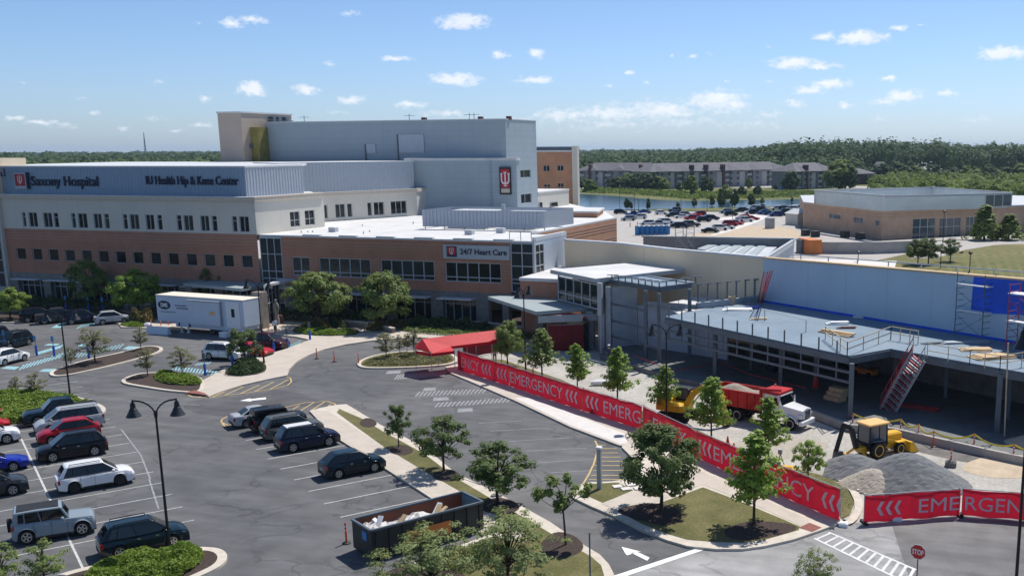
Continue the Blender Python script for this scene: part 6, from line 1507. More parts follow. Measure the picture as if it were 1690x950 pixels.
def wheel_mb(r, w=.22):
    t = MB(); t.lathe([(r*.62,-w/2),(r*.93,-w/2),(r,-w/2+.04),(r,w/2-.04),(r*.93,w/2),(r*.62,w/2),(r*.62,-w/2)], (0, 0, 0), 24, 'y')
    m = MB()
    m.lathe([(r*.66,-w/2+.0),(r*.6,-w/2+.03),(.001,-w/2+.04)], (0,0,0), 24, 'y'); m.lathe([(.001,w/2-.04),(r*.6,w/2-.03),(r*.66,w/2)], (0,0,0), 24, 'y')
    hub = MB()
    t.v += []; n0 = len(t.v); t.add(m.v, m.f)
    m = MB()
    for y in (-w/2-.002, w/2-.018): m.lathe([(r*.56, 0), (r*.66, 0), (r*.66, .02), (r*.56, .02), (r*.56, 0)], (0, y, 0), 24, 'y')
    for k in range(5):
        a = 2*math.pi*k/5
        for y in (-w/2-.004, w/2+.004): hub.beam((.04*math.cos(a), y, .04*math.sin(a)), (r*.6*math.cos(a), y, r*.6*math.sin(a)), .03, .085)
    return t, m, hub
PROTO = {}
def car_parts(kind):
    if kind in PROTO: return PROTO[kind]
    s = SP[kind]; L, W, H_ = s['L'], s['W'], s['H']; d = {}
    d['body'] = body_mb(s).mesh('body', 'p_white', True); cab = cabin_mb(s)
    if s.get('bed'): pass
    d['roof'] = cab.mesh('roof', 'p_white', False)
    bm_ = bmesh.new(); bm_.from_mesh(d['roof']); bmesh.ops.bevel(bm_, geom=[q for q in bm_.edges if not q.is_boundary], offset=.05, segments=3, affect='EDGES', profile=.6); bm_.to_mesh(d['roof']); bm_.free(); d['roof'].shade_smooth()
    d['glass'] = [(n, m.mesh(n, 'car_glass')) for n, m in glasses(s)]
    b = MB(); tw_ = abs(cabin_corners(s)['Tm'](1).y)-.13; b.box(s['rr']+.16, -tw_, H_-.02, s['rf']-.16, tw_, H_+.012); d['roof_panel'] = b.mesh('roof_panel', 'p_white')
    c_ = cabin_corners(s); b = MB()
    for k in (-1, 1): panel(b, [c_['A'](k), c_['Bm'](k), c_['Tm'](k), c_['D'](k)], .07, 1, .02, .93, .006); panel(b, [c_['Bm'](k), c_['B'](k), c_['C'](k), c_['Tm'](k)], 0, .85 if s['nwin'] == 3 else .86, .02, .92, .006)
    d['trim'] = b.mesh('window_trim', 'cladding')
    t, m, hub = wheel_mb(s['r']); hub.add(m.v, m.f); d['tyre'] = t.mesh('tyre', 'tyre', True); d['rim'] = hub.mesh('rim', 'rim')
    x = L/2
    def twin(nm, f, m_):
        out = []
        for k in (-1, 1): b = MB(); f(b, k); out.append((nm, b.mesh(nm, m_, True)))
        return out
    zf = lerp_prof(s['prof'], x-.15); zr = lerp_prof(s['prof'], -x+.1)
    d['misc'] = twin('headlight', lambda b, k: b.add([(x-.04,k*W*.25,zf-.13),(x-.24,k*(W/2-.055),zf-.10),(x-.42,k*(W/2-.035),zf-.02),(x-.12,k*W*.27,zf-.02),(x-.06,k*W*.25,zf-.24),(x-.22,k*(W/2-.05),zf-.2)],[(0,1,2,3),(0,4,5,1)] if k > 0 else [(3,2,1,0),(1,5,4,0)]), 'headlight')
    d['misc'] += twin('taillight', lambda b, k: (b.box(*sorted2(-x+.015, k*(W*.32), zr-.32, -x+.16, k*(W/2-.055), zr-.06))), 'taillight')
    d['misc'] += twin('mirror', lambda b, k: b.bevbox(*sorted2(s['xw']-.45, k*(W/2-.04), s['belt']-.02, s['xw']-.28, k*(W/2+.17), s['belt']+.14), .03), 'cladding')
    b = MB(); b.bevbox(x-.13, -W*.24, .42, x+.012, W*.24, zf-.2, .03); d['misc'].append(('grille', b.mesh('grille', 'cladding')))
    b = MB(); b.box(-x-.012, -.26, .58, -x+.05, .26, .70); d['misc'].append(('licence_plate', b.mesh('licence_plate', 'plate')))
    b = MB(); b.bevbox(-x-.015, -W/2+.14, .26, -x+.2, W/2-.14, .50, .03); b2 = MB(); b2.bevbox(x-.3, -W/2+.2, .22, x+.02, W/2-.2, .4, .03)
    d['misc'] += [('bumper', b.mesh('bumper', 'cladding')), ('bumper', b2.mesh('bumper', 'cladding'))]
    for k in (-1, 1):
        b = MB(); b.box(*sorted2(-s['wb']/2+s['r']+.1, k*(W/2-.05), .23, s['wb']/2-s['r']-.1, k*(W/2+.008), .36)); d['misc'].append(('sill', b.mesh('sill', 'cladding')))
        for hx in (-.35, .62): b = MB(); b.box(*sorted2(hx-.09, k*(W/2-.02), s['belt']-.16, hx+.09, k*(W/2+.022), s['belt']-.12)); d['misc'].append(('door_handle', b.mesh('door_handle', 'chrome')))
        b = MB()
        for sx2 in (s['xw']-.15, -.12, -s['wb']/2+.42 if s['nwin'] == 3 else -1.05): b.box(*sorted2(sx2-.008, k*(W/2-.03), .38, sx2+.008, k*(W/2+.003), s['belt']-.05))
        d['misc'].append(('door_seam', b.mesh('door_seam', 'cladding')))
        if s['rails']: b = MB(); yy = k*(W/2-.36); b.beam((s['rf']-.2, yy, H_+.05), (s['rr']+.25, yy, H_+.05), .04); b.beam((s['rf']-.2, yy, H_-.03), (s['rf']-.2, yy, H_+.05), .04); b.beam((s['rr']+.25, yy, H_-.03), (s['rr']+.25, yy, H_+.05), .04); d['misc'].append(('roof_rail', b.mesh('roof_rail', 'cladding')))
    b = MB(); b.box(-x+.35, -W/2+.35, .2, x-.35, W/2-.35, .35); d['misc'].append(('underbody', b.mesh('underbody', 'cladding')))
    if s.get('box'):
        b = MB(); b.lathe([(.001,-.0),(.37,0),(.39,.05),(.39,.17),(.36,.22),(.001,.22)], (0,0,0), 20, 'z'); me = b.mesh('spare_wheel', 'tyre', True)
        me.transform(Matrix.Translation((-x+.02, 0, .98)) @ Matrix.Rotation(-math.pi/2, 4, 'Y')); d['misc'].append(('spare_wheel', me))
        for k in (-1, 1):
            for q in (s['wb']/2, -s['wb']/2):
                b = MB(); R2 = s['r']+.1; b.lathe([(R2, -.13), (R2+.03, -.13), (R2+.03, .13), (R2, .13), (R2, -.13)], (q, k*(W/2+.02), s['r']), 24, 'y'); b.f = [f for f in b.f if all(b.v[i][2] > s['r']+.05 for i in f)]; d['misc'].append(('fender', b.mesh('fender', 'cladding')))
    if s.get('bed'):
        b = MB(); b.box(-2.7, -.78, 1.145, -1.2, .78, 1.2); d['misc'].append(('bed_cover', b.mesh('bed_cover', 'cladding')))
    PROTO[kind] = d; return d
def sorted2(x0, y0, z0, x1, y1, z1): return (min(x0,x1), min(y0,y1), min(z0,z1), max(x0,x1), max(y0,y1), max(z0,z1))
def child(name, me, parent, m=None, loc=None):
    o = bpy.data.objects.new(name, me); col.objects.link(o); o.parent = parent
    if loc: o.location = loc
    if m: o.material_slots[0].link = 'OBJECT'; o.material_slots[0].material = M(m)
    return o
def car(kind, pos, ang, color, lab, cat='car', group=None, roofm=None, rimm=None, name='parked_car'):
    d = car_parts(kind); s = SP[kind]; t = thing(name, lab, cat, pos, ang, group)
    t.scale = (.87, .9, .95)
    child('body', d['body'], t, color); child('roof', d['roof'], t, color)
    if roofm: child('roof_panel', d['roof_panel'], t, roofm)
    for n, me in d['glass']: child(n, me, t)
    if kind != 'boxy': child('window_trim', d['trim'], t)
    for n, me in d['misc']: child(n, me, t, color if n == 'mirror' or (n == 'fender') else None)
    for x in (s['wb']/2, -s['wb']/2):
        for k in (-1, 1):
            w = thing_child('wheel', t, (x, k*(s['W']/2-.12), s['r']), d['tyre']); child('rim', d['rim'], w, rimm)
    return t
def thing_child(n, parent, loc, me): return child(n, me, parent, None, loc)
def ncar(kind, px, py, heading, color, lab, cat='car', near=1, **kw):
    'px,py = ground point midway between the wheels of the side facing the camera'
    p = G(px, py); a = heading; W = SP[kind]['W']/2; n = Vector((-math.sin(a), math.cos(a), 0))
    if n.dot(p) < 0: n = -n
    return car(kind, p+n*(W*.9-.1), a, color, lab, cat, **kw)
HF = LA; HB = LA+math.pi      # heading right-and-away, or left-and-towards
ga, gb = 'cars parked in the lower left rows', 'cars parked along the median walk'
ncar('suv', 243, 912, HF, 'p_teal', 'glossy dark teal SUV beside the corner shrub bed at the bottom left', 'SUV', group=ga)
ncar('boxy', 92, 890, R(48), 'p_steelblue', 'pale blue grey boxy off-roader with black roof and spare wheel behind', 'SUV', group=ga, roofm='cladding')
ncar('suv', 162, 807, HF, 'p_white', 'white SUV with black wheels parked alone in the left row', 'SUV', group=ga, rimm='rim_dark')
ncar('suv', 123, 757, HB, 'p_black', 'black SUV parked next to the dark red crossover, nose to the left', 'SUV', group=ga)
ncar('crossover', 117, 729, HB, 'p_red', 'dark red crossover between the black SUV and the silver van', 'car', group=ga)
ncar('minivan', 118, 711, HB, 'p_silver', 'silver white minivan between dark red crossover and dark pickup', 'van', group=ga)
ncar('pickup', 103, 697, HB, 'p_teal', 'dark pickup beside the grassy island, mostly behind the silver van', 'pickup', group=ga)
ncar('sedan', -14, 783, HF, 'p_blue', 'bright blue sedan cut by the left picture edge', 'car', group=ga)
ncar('suv', -18, 824, HF, 'p_darkgrey', 'dark grey SUV cut by the left edge below the bright blue sedan', 'SUV', group=ga)
ncar('suv', -22, 737, HF, 'p_white', 'white SUV cut by the left edge above the bright blue sedan', 'SUV', group=ga)
ncar('sedan', -38, 718, HF, 'p_red2', 'red sedan at the left edge behind the white SUV', 'car', group=ga); ncar('crossover', -42, 700, HF, 'p_red', 'red hatchback at the left edge by the grassy island', 'car', group=ga)
ncar('sedan', 435, 701, HF, 'p_silver', 'silver sedan at the top of the median row beside the yellow hatching', 'car', group=gb)
ncar('boxy', 465, 711, HF, 'p_black', 'tall black SUV with upright back second in the median row', 'SUV', group=gb)
ncar('suv', 488, 723, HF, 'p_grey', 'grey green SUV third in the median row', 'SUV', group=gb)
ncar('suv', 514, 741, HF, 'p_navy', 'dark navy SUV with white roof fourth in the median row', 'SUV', group=gb, roofm='p_white')
ncar('crossover', 589, 784, HF, 'p_teal', 'dark blue green SUV parked alone nearest the skip in the median row', 'SUV', group=gb)
gc = 'cars in the accessible bays by the left wing'
def ang2(x0, y0, x1, y1): v = G(x1, y1)-G(x0, y0); return math.atan2(v.y, v.x)
HT = ang2(181, 535, 209, 526)
HT = R(52)
ncar('suv', 66, 531, HT, 'p_black', 'black SUV leftmost of the four in front of the left wing', 'SUV', group=gc); ncar('pickup', 99, 533, HT, 'p_darkgrey', 'dark pickup second of the four in front of the left wing', 'pickup', group=gc)
ncar('suv', 138, 534, HT, 'p_navy', 'dark navy SUV beside the silver one in front of the left wing', 'SUV', group=gc); ncar('crossover', 188, 534.5, HT, 'p_silver', 'silver hatchback next to the reed bed in front of the left wing', 'car', group=gc)
HL = ang2(6, 604, 44.5, 594.6)
ncar('suv', 32, 573, HL+math.pi, 'p_teal', 'dark teal SUV facing left above the white crossover', 'SUV', group=gc); ncar('suv', -6, 566, HL+math.pi, 'p_navy', 'dark SUV at the left edge behind the dark teal one', 'SUV', group=gc)
ncar('crossover', 24, 599.5, HL, 'p_white', 'white crossover beside the blue hatched bay at the left edge', 'car', group=gc)
HW = ang2(341.6, 593.7, 383, 596)
gd = 'cars in the accessible bays by the trailer'
ncar('suv', 364, 594.5, HW, 'p_white', 'white SUV left of the dark shrub tree facing the curved pavement', 'SUV', group=gd)
ncar('suv', 436, 577, HW, 'p_maroon', 'dark maroon SUV nearest the entrance beside the blue hatching', 'SUV', group=gd); ncar('sedan', 408, 589, HW, 'p_red2', 'red car mostly hidden behind the dark shrub tree', 'car', group=gd)
# ---- far car park: small cars, body, glass and wheels in one mesh
FAR = {}
def far_mesh(kind):
    if kind in FAR: return FAR[kind]
    s = SP[kind]; mb = body_mb(s); c = cabin_mb(s); mb.add(c.v, c.f); mb.cur = 1
    for n, g in glasses(s): mb.add(g.v, g.f); 
    mb.m = mb.m[:len(mb.m)]
    mb.cur = 2
    for x in (s['wb']/2, -s['wb']/2):
        for k in (-1, 1): mb.lathe([(.02,-.12),(s['r'],-.12),(s['r'],.12),(.02,.12)], (x, k*(s['W']/2-.12), s['r']), 14, 'y')
    me = mb.mesh('far_car', ['p_white', 'car_glass', 'tyre'], True); FAR[kind] = me; return me
FC = [(1024,353,'suv','p_navy'),(1037,364,'suv','p_silver'),(1046,357,'pickup','p_blue2'),(1056,361,'suv','p_white'),(1064,352,'sedan','p_blue2'),(1068,372,'suv','p_white'),(1091,354,'crossover','p_white'),(1087,373,'pickup','p_silver'),
 (1099,369,'minivan','p_white'),(1112,376,'sedan','p_black'),(1124,376,'suv','p_navy'),(1133,373,'suv','p_silver'),(1140,374,'pickup','p_grey'),(1110,358,'suv','p_darkgrey'),(1119,355,'suv','p_navy'),(1124,360,'sedan','p_white'),(1132,357,'suv','p_silver'),
 (1141,363,'suv','p_red2'),(1150,360,'sedan','p_red2'),(1154,356,'suv','p_red'),(1161,366,'suv','p_teal'),(1166,361,'sedan','p_blue2'),(1175,363,'suv','p_navy'),(1113,350,'boxy','p_darkgrey'),
 (1172,384,'sedan','p_black'),(1188,380,'suv','p_white'),(1199,378,'sedan','p_silver'),(1205,373,'suv','p_red'),(1214,371,'sedan','p_red2'),(1226,363,'suv','p_red2'),(1231,366,'suv','p_white'),(1219,366,'sedan','p_silver'),(1241,363,'sedan','p_red2'),
 (1198,352,'suv','p_steelblue'),(1206,356,'suv','p_teal'),(1222,350,'suv','p_black'),(1233,350,'sedan','p_darkgrey'),(1238,353,'crossover','p_white'),(1246,353,'suv','p_navy'),(1245,346,'minivan','p_white'),(1256,348,'suv','p_darkgrey'),(1261,354,'suv','p_blue2'),
 (1270,355,'sedan','p_blue2'),(1280,357,'suv','p_blue2'),(1288,356,'suv','p_navy'),(1282,347,'suv','p_white'),(1295,347,'suv','p_navy'),(1306,347,'minivan','p_white'),(1316,346,'suv','p_white'),(1322,350,'sedan','p_silver'),(1298,352,'suv','p_darkgrey'),(1253,344,'suv','p_silver')]
CN = dict(p_navy='dark navy', p_silver='silver', p_blue2='blue', p_white='white', p_black='black', p_grey='grey', p_darkgrey='dark grey', p_red2='bright red', p_red='dark red', p_teal='dark teal', p_steelblue='pale blue')
KN = dict(suv='SUV', sedan='sedan', crossover='hatchback', pickup='pickup', minivan='van', boxy='tall SUV')
def zone(x, y):
    if x < 1075: return 'at the left end of the far car park'
    if x < 1145 and y > 366: return 'behind the portable toilets in the far car park'
    if x < 1182 and y < 368: return 'in the middle block of the far car park'
    if y > 360: return 'along the white kerb of the far car park'
    if x < 1250: return 'in the row nearest the pond'
    return 'in the far row by the cream shed'
seen = {}
LN = []
for (x, y, k, c) in FC: key = (c, k, zone(x, y)); seen.setdefault(key, []).append(x)
for i, (x, y, k, c) in enumerate(FC):
    key = (c, k, zone(x, y)); L_ = sorted(seen[key]); q = ''
    if len(L_) > 1: q = ('leftmost ' if x == L_[0] else 'rightmost ' if x == L_[-1] else 'middle ')
    if len(L_) > 3 and q == 'middle ': q = 'inner %s ' % ('left' if x < 1300 else 'right')
    o = bpy.data.objects.new('parked_car', far_mesh(k)); col.objects.link(o); o.location = G(x, y, -.09); o.scale = (.92,)*3
    a = R(25)+(.06 if i % 3 else -.08)+(math.pi if i % 2 else 0)
    if y > 366 and x > 1150: a = R(20)
    o.rotation_euler.z = a; o.material_slots[0].link = 'OBJECT'; o.material_slots[0].material = M(c)
    tag(o, '%s%s %s %s' % (q, CN[c], KN[k], zone(x, y)), 'car', 'cars in the far car park')
for i, (x, y, k, c, l) in enumerate([(1050,308,'suv','p_darkgrey','dark car parked before the left apartment block'),(1058,308,'sedan','p_white','white car parked before the left apartment block'),(1066,309,'suv','p_red','dark red car parked before the left apartment block'),(1291,314,'suv','p_blue2','blue car parked at the right end of the longest apartment block'),(970,306,'suv','p_navy','dark car far left before the left apartment block')]):
    o = bpy.data.objects.new('parked_car', far_mesh(k)); col.objects.link(o); o.location = G(x, y, -.1); o.rotation_euler.z = 1.2+i; o.material_slots[0].link = 'OBJECT'; o.material_slots[0].material = M(c); tag(o, l, 'car')
# ---------------------------------------------------------------- mobile clinic trailer
TA, TB = G(257, 545), G(425, 551)   # near side on the ground, left end and right end
ta = ang2(268, 541, 428, 556); Lt = (G(428, 556)-G(268, 541)).length
print('trailer', Lt, math.degrees(ta), G(268,541), G(428,556))
Lt = 15.5
TR = thing('clinic_trailer', 'long white medical trailer with blue oval emblem parked by the entrance', 'trailer', G(262, 545), R(-4.8))
TR.scale = (.826, 1, 1)
b = MB(); b.bevbox(0, 0, 1.15, Lt, 2.6, 4.05, .06); b.box(3.3, .02, .62, Lt-.5, 2.58, 1.149); part('body', b, 'trailer_white', TR, world=False)
b = MB(); b.bevbox(-.02, -.02, 4.06, Lt+.02, 2.62, 4.14, .03); part('roof', b, 'trailer_roof', TR, world=False)
b = MB(); b.bevbox(6.2, -.32, 1.1, 11.7, -.003, 3.75, .05); part('slide_out', b, 'trailer_white', TR, world=False)
b = MB(); b.box(6.1, -.5, 3.78, 11.9, .1, 3.86); b.beam((11.75, -.2, 3.75), (11.75, -.2, 1.1), .12); part('slide_roof', b, 'steel_light', TR, world=False)
b = MB(); b.bevbox(12.6, -.12, 1.0, 14.9, -.003, 3.9, .03); part('stair_door', b, 'white', TR, world=False)
b = MB(); b.box(13.6, -.16, 2.2, 14.1, -.125, 3.1); part('door_window', b, 'glass', TR, world=False)
for i in range(2):
    w, m_, h_ = wheel_mb(.5, .5); t_ = child('wheel', w.mesh('tyre', 'tyre', True), TR, None, (9.6+i*1.25, .45, .5)); child('rim', m_.mesh('rim', 'rim'), t_)
    t_ = child('wheel', w.mesh('tyre', 'tyre', True), TR, None, (9.6+i*1.25, 2.2, .5)); child('rim', m_.mesh('rim', 'rim'), t_)
for x in (4.2, 5.4): b = MB(); b.box(x, -.06, .0, x+.18, .12, 1.2); b.box(x-.15, -.1, 0, x+.33, .2, .06); part('landing_leg', b, 'white', TR, world=False)
for x in (5.0, 6.9): b = MB(); b.box(x-1.2, -.012, .68, x-.9, .019, 1.1); part('vent_grille', b, 'navy', TR, world=False)
b = MB(); n = 28; b.add([(1.5+1.15*math.cos(2*math.pi*i/n), -.01, 3.0+.5*math.sin(2*math.pi*i/n)) for i in range(n)]+[(1.5+1.15*math.cos(2*math.pi*i/n), .01, 3.0+.5*math.sin(2*math.pi*i/n)) for i in range(n)], [tuple(range(n)), ]+[(i, i+n, (i+1) % n+n, (i+1) % n) for i in range(n)]); em = part('oval_emblem', b, 'navy', TR, world=False)
b = MB(); vs, fs = text('DMS', .62, extrude=.005, bold=.02); wt = max(v[0] for v in vs); b.add([(1.5-wt*.5*1.05+v[0]*1.05, -.02-v[2], 2.79+v[1]) for v in vs], fs); o = bpy.data.objects.new('lettering', b.mesh('lettering', 'white')); col.objects.link(o); o.parent = em
rr = random.Random(6)
for (xx, zz, n_) in ((3.5, 2.98, 7), (3.7, 2.68, 8), (.7, 2.2, 9)):
    b = MB(); x = xx
    for k in range(n_): w = rr.uniform(.12, .34); b.box(x, -.014, zz, x+w, -.002, zz+(.12 if n_ < 9 else .07)); x += w+.07
    part('text_line', b, 'navy', TR, world=False)

b = MB(); b.box(10.0, -.34, 2.3, 10.9, -.321, 2.7); part('orange_decal', b, 'yellow_roof', TR, world=False)
b = MB(); b.bevbox(12.0, -.9, 0, 13.2, -.1, .6, .05); part('step_unit', b, 'white', TR, world=False)
# ---------------------------------------------------------------- dump truck
DT = thing('dump_truck', 'dump truck with white cab and red tipper full of soil on the site', 'truck', G(1262, 708), ang2(1205, 692, 1320, 712))
print('truck ang', math.degrees(DT.rotation_euler.z))
DT.rotation_euler.z = R(-19); _p = G(1304.5, 709.4); _d = Vector((math.cos(R(-19)), math.sin(R(-19)), 0)); DT.scale = (.86,)*3; DT.location = _p-_d*3.95*.86+Vector((-_d.y, _d.x, 0))*.86
def sqz(b):
    b.v = [(1.1+(x-1.1)*.78 if x < 1.1 else x, y, z) for x, y, z in b.v]
def tw(name, mbf, m, smooth=False, lab=None): b = MB(); mbf(b); sqz(b); return part(name, b, m, DT, smooth, world=False, label=lab)
def bodyf(b):
    b.add([(-5.2,-1.15,1.25),(.9,-1.15,1.25),(1.1,-1.25,2.75),(-5.6,-1.25,2.75),(-5.2,1.15,1.25),(.9,1.15,1.25),(1.1,1.25,2.75),(-5.6,1.25,2.75)], [(0,1,2,3),(5,4,7,6),(4,5,1,0)])
    b.add([(-5.6,-1.25,2.75),(1.1,-1.25,2.75),(1.1,1.25,2.75),(-5.6,1.25,2.75),(-5.5,-1.13,2.75),(1.0,-1.13,2.75),(1.0,1.13,2.75),(-5.5,1.13,2.75),(-5.5,-1.08,2.1),(1.0,-1.08,2.1),(1.0,1.08,2.1),(-5.5,1.08,2.1)], [(0,1,5,4),(1,2,6,5),(2,3,7,6),(3,0,4,7),(4,5,9,8),(5,6,10,9),(6,7,11,10),(7,4,8,11)])
    b.add([(.9,-1.15,1.25),(.9,1.15,1.25),(1.1,1.25,2.75),(1.1,-1.25,2.75)], [(0,1,2,3)]); b.add([(-5.2,-1.15,1.25),(-5.2,1.15,1.25),(-5.6,1.25,2.75),(-5.6,-1.25,2.75)], [(3,2,1,0)])
    for x in (-4.3,-3.1,-1.9,-.7,.3): b.beam((x,-1.27,2.7), (x+.1 if x > 0 else x,-1.18,1.3), .14, .12)
    b.beam((-.4,-1.3,1.35), (.9,-1.3,2.6), .1)
tw('tipper_body', bodyf, 'red_paint')
tw('cab_guard', lambda b: (b.bevbox(.9,-1.2,2.9,2.9,1.2,3.08,.03), b.box(.95,-1.24,1.3,1.15,1.24,3.05), b.tube((.9,-1.1,3.15),(3.0,-1.1,3.3),.13), ), 'red_paint')
lm = MB(); nx_, ny_ = 22, 9; rr = random.Random(8); vs = []
for i in range(nx_):
    for j in range(ny_): x = -5.4+6.3*i/(nx_-1); y = -1.05+2.1*j/(ny_-1); vs.append((x, y, 2.25+.75*math.exp(-((x+3.2)**2)/3.0)*(1-(y/1.3)**2)+.35*math.exp(-((x+.3)**2)/1.5)*(1-(y/1.4)**2)+rr.uniform(-.04,.04)))
lm.add(vs, [(i*ny_+j, (i+1)*ny_+j, (i+1)*ny_+j+1, i*ny_+j+1) for i in range(nx_-1) for j in range(ny_-1)]); sqz(lm); part('soil_load', lm, 'sand_load', DT, True, world=False)
def cabf(b):
    b.add([(1.35,-1.1,1.0),(3.1,-1.1,1.0),(3.1,-1.1,1.95),(2.75,-1.0,2.75),(1.35,-1.0,2.85),(1.35,1.1,1.0),(3.1,1.1,1.0),(3.1,1.1,1.95),(2.75,1.0,2.75),(1.35,1.0,2.85)], [(0,1,2,3,4),(9,8,7,6,5),(1,6,7,2),(2,7,8,3),(3,8,9,4),(4,9,5,0)])
tw('cab', cabf, 'p_white'); tw('sun_visor', lambda b: b.box(2.65,-1.0,2.76,3.0,1.0,2.84), 'p_white')
def hoodf(b): b.add([(3.1,-1.0,1.0),(4.9,-.78,1.0),(4.95,-.72,1.7),(3.1,-.95,1.98),(3.1,1.0,1.0),(4.9,.78,1.0),(4.95,.72,1.7),(3.1,.95,1.98),(3.2,0,2.06),(4.9,0,1.82)], [(0,1,2,3),(7,6,5,4),(1,5,6,9,2),(3,2,9,8),(8,9,6,7)])
tw('hood', hoodf, 'p_white', True)
for k in (-1, 1):
    def ff(b, k=k): b.lathe([(.62,-.2),(.68,-.22),(.68,.22),(.62,.2)], (3.95, k*1.03, .55), 22, 'y'); b.f = [f for f in b.f if all(b.v[i][2] > .68 for i in f)]
    tw('fender', ff, 'p_white', True); tw('side_window', lambda b, k=k: b.add([(1.75,k*1.085,2.0),(2.75,k*1.085,1.95),(2.62,k*1.03,2.6),(1.75,k*1.025,2.62)], [(0,1,2,3) if k < 0 else (3,2,1,0)]), 'car_glass')
    tw('headlight', lambda b, k=k: b.bevbox(*sorted2(4.6,k*.6,1.15,4.96,k*.98,1.4),.04), 'headlight'); tw('mirror', lambda b, k=k: (b.bevbox(*sorted2(2.95,k*1.25,1.8,3.1,k*1.42,2.5),.03), b.beam((2.9,k*1.05,2.4),(3.0,k*1.3,2.4),.04)), 'chrome')
tw('exhaust_stack', lambda b: b.tube((1.25,-1.05,1.0),(1.25,-1.05,3.3),.08), 'chrome'); tw('exhaust_stack', lambda b: b.tube((1.25,1.05,1.0),(1.25,1.05,3.3),.08), 'chrome')
tw('windscreen', lambda b: b.add([(3.09,-.98,2.02),(3.09,.98,2.02),(2.8,.92,2.68),(2.8,-.92,2.68),(3.1,-.98,2.02)], [(0,1,2,3)]), 'car_glass'); DT.children[-1].location = (.025, 0, .01)
tw('grille', lambda b: b.bevbox(4.9,-.5,1.0,5.0,.5,1.66,.03), 'chrome'); tw('bumper', lambda b: b.bevbox(4.75,-1.12,.5,5.15,1.12,.88,.06), 'white')
tw('chassis', lambda b: (b.box(-5.2,-.45,.8,4.8,.45,1.15), b.bevbox(.9,-1.1,.55,2.5,-.6,1.0,.05)), 'cladding')
for x, ys in ((3.95,(1.0,)),(-1.3,(.98,.72)),(-2.6,(.98,.72))):
    for k in (-1, 1):
        w, m_, h_ = wheel_mb(.55, .32 if len(ys) == 1 else .6); t_ = child('wheel', w.mesh('tyre', 'tyre', True), DT, None, (x, k*(ys[0] if len(ys) == 1 else .86), .55)); child('rim', m_.mesh('rim', 'rim'), t_)
# ---------------------------------------------------------------- tracked excavator
EX = thing('excavator', 'small yellow tracked excavator with its arm reaching down beside the tree', 'excavator', G(1120, 690), R(-14))
def ew(name, f, m, smooth=False): b = MB(); f(b); return part(name, b, m, EX, smooth, world=False)
for k in (-1, 1):
    def tf(b, k=k):
        pts = []; 
        for i in range(24):
            t = 2*math.pi*i/24; cx_ = 1.15 if math.cos(t) > 0 else -1.15; pts.append((cx_+.36*math.cos(t), .36+.36*math.sin(t)))
        y0, y1 = sorted((k*.75, k*1.15)); n = len(pts); b.add([(x, y0, z) for x, z in pts]+[(x, y1, z) for x, z in pts], [tuple(range(n)), tuple(range(2*n-1, n-1, -1))]+[((i+1) % n, i, n+i, n+(i+1) % n) for i in range(n)])
        for i in range(0, 24): x, z = pts[i]; b.beam((x, y0-.01, z), (x, y1+.01, z), .07)
    ew('track', tf, 'tyre')
ew('undercarriage', lambda b: b.bevbox(-.9,-.75,.35,.9,.75,.75,.05), 'steel')
ew('house', lambda b: (b.bevbox(-1.75,-1.15,.85,.95,1.15,1.6,.18), b.bevbox(-1.75,-1.15,1.3,-.5,1.15,2.0,.25)), 'yellow')
cabx = ew('cab', lambda b: b.bevbox(-.45,.2,1.5,.95,1.12,2.75,.1), 'cladding')
b = MB()
b.box(-.35,.19,1.8,.8,.195,2.6); b.box(.951,.28,1.7,.957,1.05,2.6); b.box(-.35,1.122,1.8,.8,1.128,2.6); o = bpy.data.objects.new('window', b.mesh('window', 'glass_blue')); col.objects.link(o); o.parent = cabx
def boomf(b):
    pts = [(.9,1.3,.16),(1.7,2.6,.22),(2.6,3.15,.2),(3.5,3.0,.14),(4.2,2.75,.1)]
    for (x0,z0,r0),(x1,z1,r1) in zip(pts, pts[1:]): b.beam((x0,-.25,z0),(x1,-.25,z1),.3,(r0+r1)*1.3)
ew('boom', boomf, 'yellow'); ew('stick', lambda b: (b.beam((4.25,-.25,3.0),(4.75,-.25,.85),.24,.34), b.beam((4.35,-.25,2.7),(4.6,-.25,1.7),.3,.42)), 'yellow')
ew('hydraulic_ram', lambda b: (b.tube((2.3,-.25,3.45),(4.1,-.25,3.3),.06), b.tube((1.2,-.02,1.3),(2.4,-.02,2.7),.06), b.tube((4.5,-.25,2.4),(5.05,-.25,1.2),.05)), 'chrome')
ew('bucket', lambda b: b.add([(4.6,-.6,.95),(5.15,-.6,.8),(5.25,-.6,.3),(4.9,-.6,.02),(4.5,-.6,.2),(4.6,.1,.95),(5.15,.1,.8),(5.25,.1,.3),(4.9,.1,.02),(4.5,.1,.2)], [(0,1,2,3,4),(9,8,7,6,5),(0,5,6,1),(1,6,7,2),(2,7,8,3)]), 'rust')
EX.scale = (.86,)*3
